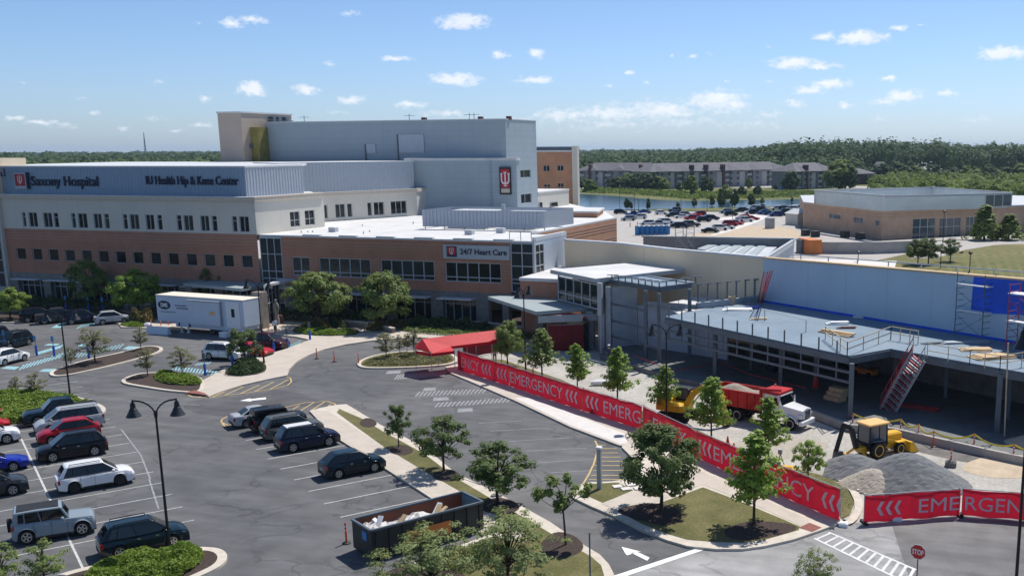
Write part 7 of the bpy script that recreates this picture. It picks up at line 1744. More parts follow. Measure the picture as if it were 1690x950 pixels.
# ---------------------------------------------------------------- backhoe loader
BL = thing('backhoe_loader', 'yellow backhoe loader with tan roof parked by the gravel piles', 'loader', G(1447, 752), ang2(1440, 755, 1490, 742))
print('backhoe', math.degrees(BL.rotation_euler.z))
BL.rotation_euler.z = R(48); BL.scale = (.82,)*3; BL.location = G(1436, 752)
def bwf(name, f, m, smooth=False): b = MB(); f(b); return part(name, b, m, BL, smooth, world=False)
bwf('chassis', lambda b: (b.box(-1.3,-.4,.55,3.1,.4,1.0)), 'yellow')
bwf('hood', lambda b: b.bevbox(1.2,-.48,1.0,3.0,.48,1.75,.12), 'yellow')
def cf(b):
    for x in (-.75, 1.1):
        for y in (-.72, .72): b.beam((x,y,1.0),(x*.93+.02,y*.95,2.72),.1)
    b.bevbox(-.8,-.76,.85,1.15,.76,1.25,.05); b.beam((.25,-.72,1.2),(.25,-.7,2.7),.07); b.beam((.25,.72,1.2),(.25,.7,2.7),.07)
bwf('cab_frame', cf, 'cladding')
bwf('seat', lambda b: (b.bevbox(-.2,-.25,1.25,.3,.25,1.5,.05), b.bevbox(-.25,-.25,1.5,-.1,.25,2.1,.04)), 'cladding')
bwf('roof', lambda b: b.bevbox(-.95,-.85,2.72,1.25,.85,2.88,.06), 'yellow_roof')
for nm, q in (('windscreen',(1.06,-.66,1.3,1.075,.66,2.65)),('rear_window',(-.73,-.66,1.3,-.72,.66,2.65)),('side_window',(-.66,-.715,1.3,.2,-.705,2.65)),('side_window',(.3,-.715,1.3,1.0,-.705,2.65)),('side_window',(-.66,.705,1.3,.2,.715,2.65)),('side_window',(.3,.705,1.3,1.0,.715,2.65))): bwf(nm, lambda b, q=q: b.box(*q), 'glass_blue')
for x, r_, wd in ((-.05,.72,.45),(2.35,.52,.35)):
    for k in (-1, 1):
        w, m_, h_ = wheel_mb(r_, wd); t_ = child('wheel', w.mesh('tyre', 'tyre', True), BL, None, (x, k*(.9 if r_ > .6 else .88), r_)); child('rim', m_.mesh('rim', 'yellow'), t_)
        bwf('fender', lambda b, x=x, k=k, r_=r_: b.bevbox(*sorted2(x-r_*.8, k*.65, r_*2+.04, x+r_*.8, k*1.1, r_*2+.1), .02), 'steel' if r_ > .6 else 'yellow')
bwf('loader_arm', lambda b: (b.beam((1.1,-.62,1.35),(3.3,-.62,.75),.12,.25), b.beam((1.1,.62,1.35),(3.3,.62,.75),.12,.25), b.tube((1.3,-.62,1.0),(2.9,-.62,.8),.05), b.tube((1.3,.62,1.0),(2.9,.62,.8),.05)), 'yellow')
bwf('loader_bucket', lambda b: b.add([(3.3,-1.15,.95),(3.25,-1.15,.15),(3.5,-1.15,.03),(4.25,-1.15,.08),(3.3,1.15,.95),(3.25,1.15,.15),(3.5,1.15,.03),(4.25,1.15,.08),(3.55,-1.15,.95),(3.55,1.15,.95)], [(0,1,2,3,8),(9,7,6,5,4),(4,5,1,0),(1,5,6,2),(2,6,7,3),(0,8,9,4)]), 'yellow')
for k in (-1, 1): bwf('stabiliser', lambda b, k=k: (b.beam((-1.25,k*.4,.8),(-1.35,k*1.25,.12),.16), b.box(*sorted2(-1.6,k*1.1,.02,-1.1,k*1.45,.12))), 'yellow')
bwf('backhoe_boom', lambda b: (b.beam((-1.5,0,.9),(-2.1,0,2.6),.3,.38), b.beam((-2.1,0,2.6),(-2.9,0,3.0),.25,.3)), 'cladding')
bwf('backhoe_stick', lambda b: (b.beam((-2.85,0,3.1),(-3.6,0,.95),.22,.3), b.tube((-2.2,0,2.95),(-3.0,0,2.6),.06)), 'cladding')
bwf('backhoe_bucket', lambda b: b.add([(-3.6,-.3,1.0),(-3.1,-.3,.95),(-3.0,-.3,.35),(-3.3,-.3,.05),(-3.75,-.3,.15),(-3.6,.3,1.0),(-3.1,.3,.95),(-3.0,.3,.35),(-3.3,.3,.05),(-3.75,.3,.15)], [(4,3,2,1,0),(5,6,7,8,9),(1,6,5,0),(2,7,6,1),(3,8,7,2),(0,5,9,4)]), 'dirt_and_shade')
# ================================================================== STREET FURNITURE AND SITE THINGS
def lamp(px, py, ptop, lab, twin=1, ang=None, grp='tall black lamp posts', headh=1.0, base_red=False):
    h = HGT(px, py, ptop); t = thing('street_lamp', lab, 'street lamp', G(px, py), ang if ang is not None else 0, grp); t.scale = (.85, .85, 1)
    b = MB(); b.lathe([(.17,0),(.17,.12),(.12,.25),(.10,.5),(.085,1.2),(.06,h-.5),(.06,h-.45)], (0,0,0), 12); b.lathe([(.001,h-.25),(.11,h-.35),(.12,h-.45),(.06,h-.75)], (0,0,0), 10); part('post', b, 'red_paint' if False else 'black_metal', t, True, world=False)
    for k in ((-1, 1) if twin else (1,)):
        b = MB(); pts = [(0,0,h-.6)]+[(k*(1.12*(1-math.cos(a_))), 0, h-.6+.85*math.sin(a_)) for a_ in [math.pi/2*i/6 for i in range(1, 7)]]+[(k*1.25,0,h+.25)]
        b.path(pts, .045, 6); arm = part('arm', b, 'black_metal', t, True, world=False)
        b = MB(); b.lathe([(.03,h+.32),(.05,h+.2),(.14,h+.1),(.16,h-.12),(.2,h-.16)], (k*1.22,0,0), 12); part('lamp_cap', b, 'black_metal', t, True, world=False)
        b = MB(); b.lathe([(.2,h-.16),(.27,h-.3),(.42,h-.52),(.44,h-.55),(.40,h-.55),(.25,h-.32)], (k*1.22,0,0), 16); part('lamp_shade', b, mat('lamp_glass', (.03,.033,.04), .5, .1, var=0), t, True, world=False)
    return t
CR = R(17.8)
lamp(280, 905, 668, 'black twin arm lamp post beside the dark teal SUV at the bottom left', ang=CR+.15)
lamp(117, 663, 517, 'black twin arm lamp post on the grassy island at the left', ang=CR+.3)
lamp(436, 601, 466, 'black twin arm lamp post in front of the white trailer end', ang=CR)
lamp(868, 618, 478, 'slim black lamp post behind the banner near the metal canopy', ang=CR+1.2)
lamp(1100, 700, 541, 'black twin arm lamp post in front of the steel frame', ang=CR)
g_ = G(1672, 1060); lamp(1670, 1060, 560, 'thick black lamp post cut by the right picture edge', ang=CR+1.57)
for i, (x, y, t_, lb) in enumerate([(1552,443,412,'left short lamp post on the mown lawn'),(1600,450,416,'right short lamp post on the mown lawn'),(1556,402,348,'tall thin lamp post before the tan building'),(1416,432,415,'short lamp beside the pale yard behind the blue wall'),(1023,352,308,'leftmost thin lamp post in the far car park'),(1047,356,312,'second thin lamp post from the left in the far car park'),(1054,352,328,'short lamp post in the far car park near the pond'),(1124,360,308,'thin lamp post in the middle of the far car park'),(1167,350,315,'thin lamp post right of the middle in the far car park'),(1209,362,318,'rightmost thin lamp post in the far car park')]):
    h = HGT(x, y, t_, -.1); t = thing('street_lamp', lb, 'street lamp', G(x, y, -.1), 0, 'distant lamp posts'); b = MB(); b.tube((0,0,0),(0,0,h),.09,.06,8); part('post', b, 'black_metal', t, world=False)
    b = MB(); b.lathe([(.05,h+.2),(.35,h),(.3,h-.25),(.1,h-.4)], (0,0,0), 10); part('lamp_shade', b, 'black_metal', t, world=False)
# ---- red banner fence
def chevron(b, p0, p1, s, z, h, out): poly_on(b, [(s,z+h/2),(s+h*.28,z),(s+h*.52,z),(s+h*.24,z+h/2),(s+h*.52,z+h),(s+h*.28,z+h)][::-1], p0, p1, out, out+.01)
def banner(p0, p1, z0, z1, items, lab, cm='banner_red'):
    p0 = Vector(p0[:2]); p1 = Vector(p1[:2]); L = (p1-p0).length
    t = thing('banner_fence', lab, 'banner', (p0.x, p0.y, 0), 0, 'red banners on temporary fence'); e = (p1-p0)/L; nr = Vector((e.y, -e.x))
    b = MB(); n = max(4, int(L/.35)); vs = []; rr = random.Random(int(L*100))
    for i in range(n+1):
        s = L*i/n; w = .06*math.sin(s*2.6+L)+.03*math.sin(s*7); sag = -.04*abs(math.sin(s*math.pi/3.0)); 
        for j in range(4): z = z0+(z1-z0)*j/3; q = p0+e*s+nr*(w*(1.2-abs(j-1.5)*.5)+.03); vs.append((q.x, q.y, z+(sag if j == 3 else .03*math.sin(s*3) if j == 0 else 0)))
    fs = [(i*4+j, (i+1)*4+j, (i+1)*4+j+1, i*4+j+1) for i in range(n) for j in range(3)]
    b.add(vs, fs); cl = part('banner_cloth', b, cm, t, True)
    b = MB()
    for (kind, s, w) in items:
        H = (z1-z0)
        if kind == '<': 
            for k in range(int(w)): chevron(b, p0, p1, s+k*H*.33, z0+H*.24, H*.52, .095)
        else: text_on(b, kind, p0, p1, s, z0+H*.24, H*.52, w, out=.105, extrude=.004)
    if items: sub('lettering', b, 'letter_pink', cl)
    b = MB(); k = max(1, int(L/3.05))
    for i in range(k+1): q = p0+e*(L*i/k)-nr*.05; b.tube((q.x, q.y, 0), (q.x, q.y, z1+.08), .025, .025, 6)
    b.beam((p0.x-nr.x*.05, p0.y-nr.y*.05, z1), (p1.x-nr.x*.05, p1.y-nr.y*.05, z1), .04); b.beam((p0.x-nr.x*.05, p0.y-nr.y*.05, z0+.05), (p1.x-nr.x*.05, p1.y-nr.y*.05, z0+.05), .04)
    part('fence_frame', b, 'steel_light', t)
    for i in range(k+1):
        q = p0+e*(L*i/k); b = MB(); b.obox((q.x, q.y), (nr.x, nr.y), .8, .18, 0.0, .12); part('base_block', b, 'cladding', t)
BZ0, BZ1 = .12, 1.92
def yb(x):
    for (x0, y0), (x1, y1) in zip(AB, AB[1:]):
        if x <= x1: return y0+(y1-y0)*(x-x0)/(x1-x0)
def run(xa, xb, items, lab):
    p0, p1 = G(xa, yb(xa)), G(xb, yb(xb)); out = []
    for it in items:
        s0 = ONP(p0, p1, it[1], yb(max(757, it[1]))-20)[0]
        if it[0] == '<': out.append(('<', s0, 3))
        else: out.append((it[0], s0, ONP(p0, p1, it[2], yb(it[2])-20)[0]-s0))
    banner(p0, p1, BZ0, BZ1, out, lab)
run(757, 841, [('ENCY', 763, 792), ('<', 796), ('<', 821)], 'banner run reading ENCY nearest the red awning')
run(841, 963, [('EMERGENCY', 844, 930), ('<', 935)], 'banner run reading the whole word EMERGENCY beside the pale walk')
run(963, 1061, [('<', 968), ('EMERG', 998, 1059)], 'banner run reading EMERG left of the middle lamp post')
run(1063, 1150, [('ENCY', 1080, 1135)], 'banner run mostly hidden by the big dark round tree')
run(1150, 1260, [('<', 1153), ('EMERG', 1180, 1258)], 'banner run reading EM between the round tree and the pointed tree')
run(1260, 1385, [('ENCY', 1270, 1345), ('<', 1358)], 'banner run reading ENCY at the corner by the crosswalk')
d0, d1, d2 = G(1426, 863), G(1582, 851), G(1587, 851); d3 = G(1760, 864)
s3 = (d1-d0).xy.length; banner(d0, d1, .05, 1.58, [('<', s3*.12, 3), ('EME', s3*.56, s3*.43)], 'banner panel reading EME right of the crosswalk')
s4 = (d3-d2).xy.length; banner(d2, d3, .05, 1.58, [('RGENCY', .15, s4*.85)], 'banner panel reading RGEN at the right picture edge')
# red mesh screens round the emergency entrance, shade put into their colour
a_, b_ = G(765, 592), G(845, 578); banner(a_, b_, .1, 1.5, [], 'red screen in painted shade behind the lettered banner by the awning', 'mesh_red_shade')
a_, b_ = G(905, 580), G(965, 578); banner(a_, b_, .1, 2.7, [], 'red screen in painted shade under the metal canopy at the entrance', 'mesh_red_shade')
# ---- red entrance awning on poles
AW = thing('awning', 'bright red fabric tunnel awning on thin metal poles beside the loop island', 'awning', G(745, 600))
r0, r1 = G(714, 556, 3.1), G(818, 541, 3.5); r0 = G(735, 555, 3.2)
e = (r1-r0).xy.normalized(); n_ = Vector((-e.y, e.x)); 
def V3(v, z): return (v.x, v.y, z)
w_ = 1.15
b = MB(); A_, B_ = r0.xy, r1.xy
b.add([V3(A_-n_*w_,2.45), V3(B_-n_*w_,2.5), V3(B_,3.3), V3(A_,3.25), V3(B_+n_*w_,2.5), V3(A_+n_*w_,2.45)], [(0,1,2,3),(3,2,4,5)])
fr = A_-e*2.2
b.add([V3(A_-n_*w_,2.45), V3(A_,3.25), V3(A_+n_*w_,2.45), V3(fr-n_*2.1,2.2), V3(fr+n_*2.1,2.2), V3(fr-e*.7,2.35), V3(fr,3.2), V3(A_-n_*2.1,2.2), V3(A_+n_*2.1,2.2)], [(7,0,1,6,3),(3,6,5),(5,6,4),(4,6,1,2,8)])
part('canopy_cloth', b, 'awning_red', AW)
b = MB()
for p, q in ((A_-n_*2.1, fr-n_*2.1), (fr-n_*2.1, fr-e*.7), (fr-e*.7, fr+n_*2.1), (fr+n_*2.1, A_+n_*2.1)): b.add([V3(p,2.2), V3(q,2.2), V3(q,1.92), V3(p,1.92)], [(0,1,2,3)])
for s_ in (-1, 1): b.add([V3(A_+n_*w_*s_,2.46), V3(B_+n_*w_*s_,2.5), V3(B_+n_*w_*s_,2.25), V3(A_+n_*w_*s_,2.2)], [(0,1,2,3)])
part('valance', b, 'banner_red', AW)
for p in (A_-n_*2.05, A_+n_*2.05, fr-n_*2.05, fr+n_*2.05, (A_+B_)/2-n_*1.1, (A_+B_)/2+n_*1.1, B_-n_*1.1, B_+n_*1.1): b = MB(); b.tube(V3(p,0), V3(p,2.4), .035); part('pole', b, 'steel_light', AW)
# ---- delineator posts, cones, tapes
def post(px, py, h, lab, grp='orange delineator posts', z=0, kind=0, cat='post'):
    t = thing('delineator_post', lab, cat, G(px, py, z), 0, grp)
    b = MB(); b.lathe([(.22,0),(.22,.05),(.1,.09),(.001,.09)], (0,0,0), 12); part('base', b, 'cladding', t, world=False)
    b = MB(); b.lathe([(.055,.08),(.05,h-.05),(.02,h),(.001,h)], (0,0,0), 10); p = part('tube', b, 'orange', t, True, world=False)
    b = MB(); 
    for z_ in (h*.6, h*.78): b.lathe([(.056,z_),(.056,z_+.08)], (0,0,0), 10)
    o = bpy.data.objects.new('reflective_band', b.mesh('reflective_band', 'white')); col.objects.link(o); o.parent = p
pz = [(523,592,'leftmost orange post on the loop road'),(552,597,'middle orange post on the loop road'),(592,601,'orange post at the tip of the loop island')]
for x, y, l in pz: post(x, y, 1.1, l)
post(572, 896, 1.15, 'orange post left of the skip'); post(622, 921, 1.2, 'orange and white post at the front corner of the skip')
for x, y, l in ((250,541,'leftmost orange post at the trailer nose'),(266,539,'middle orange post at the trailer nose'),(278,538,'right orange post at the trailer nose'),(437,542,'left orange post beside the entrance pier'),(443,547,'right orange post beside the entrance pier'),(455,550,'orange post in front of the walking person')): post(x, y, 1.05, l)
TP = [(1407,706),(1486,716),(1515,725),(1540,737),(1607,742),(1672,760)]
for i, (x, y) in enumerate(TP): post(x, y, 1.15, ['orange post behind the yellow loader roof','orange post right of the loader hood','orange post by the foundation corner with yellow tape','orange post leaning right of the loader bucket','orange post near the middle of the foundation wall','orange post near the right end of the yellow tape'][i])
post(1569, 768, 1.2, 'orange post standing alone on a dark block')
b = MB(); p = G(1569, 769); b.bevbox(p.x-.35, p.y-.35, 0, p.x+.35, p.y+.3, .42, .12); solo('weight_block', b, 'dirt_and_shade', 'dark lump of a block at the foot of the lone orange post', 'block')
b = MB(); pts = []
for (x0, y0), (x1, y1) in zip(TP, TP[1:]+[(1760, 775)]):
    p, q = G(x0, y0), G(x1, y1)
    for k in range(7): t = k/7; v = p.lerp(q, t); pts.append((v.x, v.y, 1.08-.35*4*t*(1-t)))
for p, q in zip(pts, pts[1:]): b.beam(p, q, .02, .11)
solo('caution_tape', b, 'tape_yellow', 'yellow caution tape sagging between the orange posts along the foundation', 'tape')
def cone(px, py, lab, s=.7):
    t = thing('traffic_cone', lab, 'cone', G(px, py, .05), 0, 'traffic cones'); b = MB(); b.box(-.2,-.2,0,.2,.2,.04); b.lathe([(.16,.04),(.035,s),(.001,s)], (0,0,0), 12); part('cone_body', b, 'orange', t, world=False); b = MB(); b.lathe([(.1,s*.42),(.075,s*.6)], (0,0,0), 12); part('band', b, 'white', t, world=False)
cone(880, 619, 'orange cone on the verge right of the slim lamp post'); cone(1201, 735, 'orange cone on the verge near the stacked boards'); cone(1211, 742, 'second orange cone on the verge lying near the boards', .5)
b = MB(); p = G(1217, 748, .05); b.obox((p.x, p.y), (.85, -.55), 3.0, .5, .1, .35); solo('board_stack', b, 'stair_red', 'stack of red brown boards on the verge behind the banner', 'boards')
# white pipes on the gravel
for i, (x, y, l) in enumerate(((995, 636, 'white plastic pipe lying on the gravel between young trees'), (1001, 634, 'second white pipe beside the first on the gravel'))):
    p = G(x, y); b = MB(); b.tube((p.x-1, p.y-.3, .25), (p.x+1, p.y+.35, .25), .2, .2, 12); solo('pipe', b, 'white', l, 'pipe')
# yellow machine and tripod on the verge
p = G(1300, 785, .05); b = MB(); b.bevbox(p.x-.5, p.y-.3, .1, p.x+.5, p.y+.3, .7, .12); b.tube((p.x-.3, p.y-.3, .15), (p.x-.3, p.y+.3, .15), .15); solo('compactor', b, 'yellow', 'small yellow plate compactor on the verge behind the banner', 'machine')
p = G(1287, 780, .05); b = MB()
for k in range(3): a = 2.1*k; b.tube((p.x+.5*math.cos(a), p.y+.5*math.sin(a), 0), (p.x, p.y, 1.3), .03)
b.box(p.x-.12, p.y-.12, 1.3, p.x+.12, p.y+.12, 1.6); solo('tripod', b, 'steel_light', 'survey tripod on the verge beside the yellow compactor', 'tripod')
# piles
def pile(name, px, py, rx, ry, h, m, lab, seed, lobes=()):
    c = G(px, py); rr = random.Random(seed); n = 46; b = MB(); vs = []
    def hh(u, v):
        z = 0
        for (cx_, cy_, r_, hm) in ((0, 0, 1, 1),)+tuple(lobes):
            d = math.hypot(u-cx_, v-cy_)/r_; z = max(z, hm*max(0, 1-d)**1.0*(1-.12*math.exp(-((d*6)**2))))
        return z
    for i in range(n+1):
        for j in range(n+1):
            u, v = -1.3+2.6*i/n, -1.3+2.6*j/n; z = hh(u, v)*h; z += rr.uniform(-.018, .018)*h if z > .03 else -.15
            vs.append((c.x+u*rx, c.y+v*ry, z))
    b.add(vs, [(i*(n+1)+j, (i+1)*(n+1)+j, (i+1)*(n+1)+j+1, i*(n+1)+j+1) for i in range(n) for j in range(n)]); return solo(name, b, m, lab, 'pile', smooth=False, origin=(c.x, c.y, 0))
pile('gravel_pile', 1497, 795, 3.9, 3.2, 2.15, 'gravel_pile', 'dark grey gravel pile with two tops in front of the yellow loader', 5, ((-.85, .35, .75, .62),))
pile('sand_pile', 1441, 801, 2.2, 1.9, 1.25, 'tan_pile', 'smaller tan gravel pile left of the dark grey one', 6)
pile('dirt_pile', 1705, 742, 3.0, 2.4, 1.2, 'sand_dirt', 'pale earth heap at the right picture edge by the tape', 7)
for x, y, a, l in ((1428,812,.3,'pale stake lying at the foot of the tan pile'),(1436,808,1.2,'second pale stake at the foot of the tan pile')):
    p = G(x, y); b = MB(); b.obox((p.x, p.y), (math.cos(a), math.sin(a)), 1.0, .18, .05, .2); solo('block', b, 'white_concrete', l, 'block')
p = G(1392, 868); b = MB(); b.bevbox(p.x-.25, p.y-.2, .0, p.x+.25, p.y+.2, .25, .06); solo('sandbag', b, 'white', 'white sandbag at the end of the banner by the crosswalk', 'sandbag')
p = G(1478, 858); b = MB(); b.bevbox(p.x-.4, p.y-.2, .0, p.x+.35, p.y+.2, .2, .08); solo('sandbag', b, 'white', 'white sandbag under the chevrons of the right banner', 'sandbag')
# ---- long roll-off skip full of debris
SK = thing('skip', 'long dark roll off skip holding white debris at the bottom of the median', 'skip', (-28.06, 41.2, 0), R(58.7))
Ls, Ws, Hs = 6.4, 2.15, 1.62
b = MB(); b.box(0, 0, .15, Ls, .09, Hs); b.box(0, Ws-.09, .15, Ls, Ws, Hs); b.box(0, .09, .15, .09, Ws-.09, Hs); b.box(.09, .09, .15, Ls-.09, Ws-.09, .25)
for i in range(9): x = .25+i*.74; b.box(x-.05, -.07, .2, x+.05, 0, Hs-.1); b.box(x-.05, Ws, .2, x+.05, Ws+.07, Hs-.1)
part('shell', b, 'bin_dark', SK, world=False)
b = MB(); b.box(Ls-.09, .09, .15, Ls, Ws-.09, Hs); part('tail_gate', b, 'bin_blue', SK, world=False)
b = MB(); b.box(.1, .092, .26, Ls-.1, .1, Hs-.02); b.box(.1, Ws-.1, .26, Ls-.1, Ws-.092, Hs-.02); b.box(.1,.1,.26,.11,Ws-.1,Hs-.02); part('inner_lining', b, 'rust', SK, world=False)
b = MB()
for p, q in (((0,0),(Ls,0)),((0,Ws),(Ls,Ws)),((0,0),(0,Ws)),((Ls,0),(Ls,Ws))): b.beam((*p,Hs+.03),(*q,Hs+.03),.12,.1)
part('rim', b, 'steel', SK, world=False)
b = MB(); b.box(1.9,-.082,.45,4.4,-.071,1.15); part('painted_panel', b, 'orange_steel', SK, world=False)
b = MB(); b.box(-.02,.5,.95,-.003,1.0,1.4); part('sticker', b, 'blue_sign', SK, world=False)
for x in (.5, 5.6):
    for y in (.25, Ws-.25): b = MB(); b.tube((x, y-.1, .13), (x, y+.1, .13), .13, .13, 10); part('roller', b, 'cladding', SK, world=False)
rr = random.Random(9)
b = MB(); nx_, ny_ = 34, 12; vs = []
for i in range(nx_):
    for j in range(ny_): x = .12+(Ls-.3)*i/(nx_-1); y = .12+(Ws-.24)*j/(ny_-1); h = .85+.5*math.exp(-((x-.9)**2)/.8)+.62*math.exp(-((x-3.3)**2)/1.2)*(1-abs(y-.9)*.4); h *= 1 if x < 4.3 else max(.35, 1-(x-4.3)*.5); vs.append((x, y, min(1.55, h+rr.uniform(-.09, .09))))
b.add(vs, [(i*ny_+j, (i+1)*ny_+j, (i+1)*ny_+j+1, i*ny_+j+1) for i in range(nx_-1) for j in range(ny_-1)]); dbo = solo('debris', b, 'debris', 'white and brown rubble filling the long skip', 'rubble', origin=(0, 0, 0))
dbo.matrix_world = SK.matrix_basis.copy(); dbo.location = (-28.06, 41.2, 0); dbo.rotation_euler.z = R(58.7)
for i in range(7):
    x, y = (.6+rr.random()*3.6, .4+rr.random()*1.3); b = MB(); a = rr.random()*3; b.beam((x, y, 1.2), (x+.7*math.cos(a), y+.35*math.sin(a), 1.5+rr.random()*.3), .28, .05)
    o = solo('debris_board', b, 'white' if i % 3 else 'plywood', None, None, origin=(0,0,0)); o.location = (-28.06, 41.2, 0); o.rotation_euler.z = R(58.7)
    tag(o, 'broken white board sticking out of the rubble in the skip' if i % 3 else 'broken brown board sticking out of the rubble in the skip', 'board', 'brown boards in the skip' if i % 3 == 0 else 'white boards in the skip')
# ---- stop sign
ST = thing('stop_sign', 'red octagonal stop sign at the bottom right edge of the road', 'sign', G(1512, 975))
h = HGT(1512, 975, 910); ca, sa = math.cos(R(15)), math.sin(R(15))
b = MB(); b.tube((0, .04, 0), (0, .04, h+.3), .03); part('post', b, 'steel', ST, world=False)
oc = [(.38*math.cos(R(22.5+45*i)), .38*math.sin(R(22.5+45*i))) for i in range(8)]; fd = (-.25, -.97)
p0_, p1_ = (-.5*.97, .5*.25), (.5*.97, -.5*.25)
b = MB(); poly_on(b, [(.5+x, h+y) for x, y in oc], p0_, p1_, 0, .01); pl = part('sign_plate', b, 'white', ST, world=False); OFF[pl.name] = None
b = MB(); poly_on(b, [(.5+x*.93, h+y*.93) for x, y in oc], p0_, p1_, .01, .016); sub('red_face', b, 'red_paint', pl)
b = MB(); text_on(b, 'STOP', p0_, p1_, .5-.27, h-.12, .24, .54, out=.02, bold=.008, extrude=.003); sub('lettering', b, 'white', pl)
# grey pylon on the small island, with pads
PY = thing('sign_pylon', 'slim tall grey pylon on the small grass patch beside the yellow hatching', 'pylon', G(989.6, 806, .14))
b = MB(); b.bevbox(-.13,-.13,0,.13,.13,2.5,.02); part('column', b, 'canopy_grey', PY, world=False); b = MB(); b.bevbox(-.17,-.17,2.5,.17,.17,2.62,.03); part('cap', b, 'white', PY, world=False)
for i, (x, y) in enumerate(((1019,803),(1041,800),(1061,799),(1033,807),(1054,806))):
    p = G(x, y, .14); b = MB(); b.obox((p.x, p.y), (.8, .6), .55, .5, .142, .21); solo('paving_block', b, 'white_concrete', ['leftmost white concrete pad in the back row on the small grass patch','middle white pad in the back row on the small grass patch','right white pad in the back row near the round tree','left white pad in the front row on the small grass patch','right white pad in the front row on the small grass patch'][i], 'slab', 'white pads on the small grass patch')
p = G(975, 1000); b = MB(); b.tube((p.x, p.y, 0), (p.x, p.y, HGT(975, 1000, 878)), .04); solo('sign_post', b, 'steel', 'thin grey post on the median beside the exit lane', 'post')
# ---- accessible parking posts with blue sleeves
def bpost(px, py, lab, sign=True, h=2.0):
    t = thing('parking_sign', lab, 'sign', G(px, py), 0, 'blue sleeved parking signs')
    b = MB(); b.lathe([(.11,0),(.11,1.0),(.09,1.06),(.001,1.06)], (0,0,0), 12); part('sleeve', b, 'blue_sleeve', t, True, world=False); b = MB(); b.tube((0,0,1.0),(0,0,h+.1),.03); part('post', b, 'steel', t, world=False)
    if sign: b = MB(); b.box(-.17,-.05,h-.45,.17,-.03,h+.05); part('sign_plate', b, 'blue_sign' if sign == 1 else 'steel', t, world=False)
for x, y, l, s in ((61,587,'blue sign post right of the white crossover at the left',1),(90,588,'second blue sign post between the blue bays at the left',1),(147,591,'short blue sleeved post behind the airy tree',0),(339,619,'blue sleeved sign nearest the shrub island',2),(384,605,'blue sleeved sign in front of the white SUV',2),(411,598,'blue sleeved post behind the dark shrub tree',0),(452,582,'blue sleeved sign in front of the maroon SUV',2),(475,575,'blue sleeved sign between the blue hatching and the walk',2),(512,562,'blue sleeved sign by the entrance bed',2),(9,577,'blue sign post at the left edge behind the white crossover',1),(110,514,'blue sign in front of the dark hedge, leftmost of three',1),(147,515,'blue sign in front of the dark hedge, middle of three',1),(171,517,'blue sign in front of the dark hedge, rightmost of three',1)): bpost(x, y, l, s)
# ---- water filled barrier and boxes beside the trailer
p = G(262, 551); b = MB(); b.add([(p.x-1.5,p.y-.3,0),(p.x+1.5,p.y-.3,0),(p.x+1.5,p.y+.3,0),(p.x-1.5,p.y+.3,0),(p.x-1.4,p.y-.12,.85),(p.x+1.4,p.y-.12,.85),(p.x+1.4,p.y+.12,.85),(p.x-1.4,p.y+.12,.85)],[(3,2,1,0),(4,5,6,7),(0,1,5,4),(1,2,6,5),(2,3,7,6),(3,0,4,7)]); solo('barrier', b, 'trailer_white', 'pale low barrier on the asphalt below the trailer nose', 'barrier')
p = G(245, 540); b = MB(); b.bevbox(p.x-.5, p.y-.3, .1, p.x+.5, p.y+.3, .55, .15); solo('sandbag', b, 'white', 'white bag on the pale ramp left of the trailer', 'bag')
# ---- low stone walls in front of the building
def lowwall(name, pts, h, m, lab):
    q = gp(pts); b = MB()
    for p, r in zip(q, q[1:]): b.beam((p.x, p.y, h/2), (r.x, r.y, h/2), .4, h); 
    o = thing(name, lab, 'wall', q[0]); part('wall', b, m, o); b = MB()
    for p, r in zip(q, q[1:]): b.beam((p.x, p.y, h+.05), (r.x, r.y, h+.05), .5, .1)
    part('cap', b, 'kerb', o)
lowwall('stone_wall', [(50,502),(95,506),(150,511),(215,514),(250,512)], .8, 'stone_grey', 'low stone wall behind the parked cars of the left wing'); lowwall('stone_wall', [(568,540),(590,541),(610,543)], .7, 'stone', 'short low stone wall by the entrance bed'); lowwall('stone_wall', [(612,540),(632,546),(650,551)], .6, 'stone', 'short sloping low stone wall right of the entrance bed')
lowwall('stone_wall', [(700,541),(760,541),(800,543),(850,549),(884,553)], .75, 'stone', 'long low stone wall with pale cap below the sign wing')
rr = random.Random(2)
for i, (x, y) in enumerate(((545,547),(553,549),(561,547),(572,549))): p = G(x, y, .15); b = MB(); b.blob((p.x, p.y, .3), .45, .35, .3, 7, 5, .2, i); solo('boulder', b, 'stone', ['leftmost pale boulder in the entrance bed','second pale boulder in the entrance bed','third pale boulder in the entrance bed','rightmost pale boulder in the entrance bed'][i], 'rock', 'rocks in the entrance bed')
# ---- statue on the forecourt
p = G(458, 537); b = MB(); b.lathe([(.3,0),(.3,.9),(.22,1.0),(.2,1.5),(.34,2.0),(.3,2.5),(.12,2.8),(.16,3.0),(.001,3.15)], (p.x, p.y, 0), 12); solo('statue', b, 'stone_grey', 'tall grey stone statue on the forecourt beside the glass lobby', 'statue', smooth=True)
p = G(463, 536); b = MB(); b.lathe([(.28,0),(.32,.1),(.3,1.1),(.2,1.2),(.001,1.2)], (p.x, p.y, 0), 12); solo('litter_bin', b, 'dark_brick', 'dark litter bin on the forecourt beside the statue', 'bin', smooth=True)
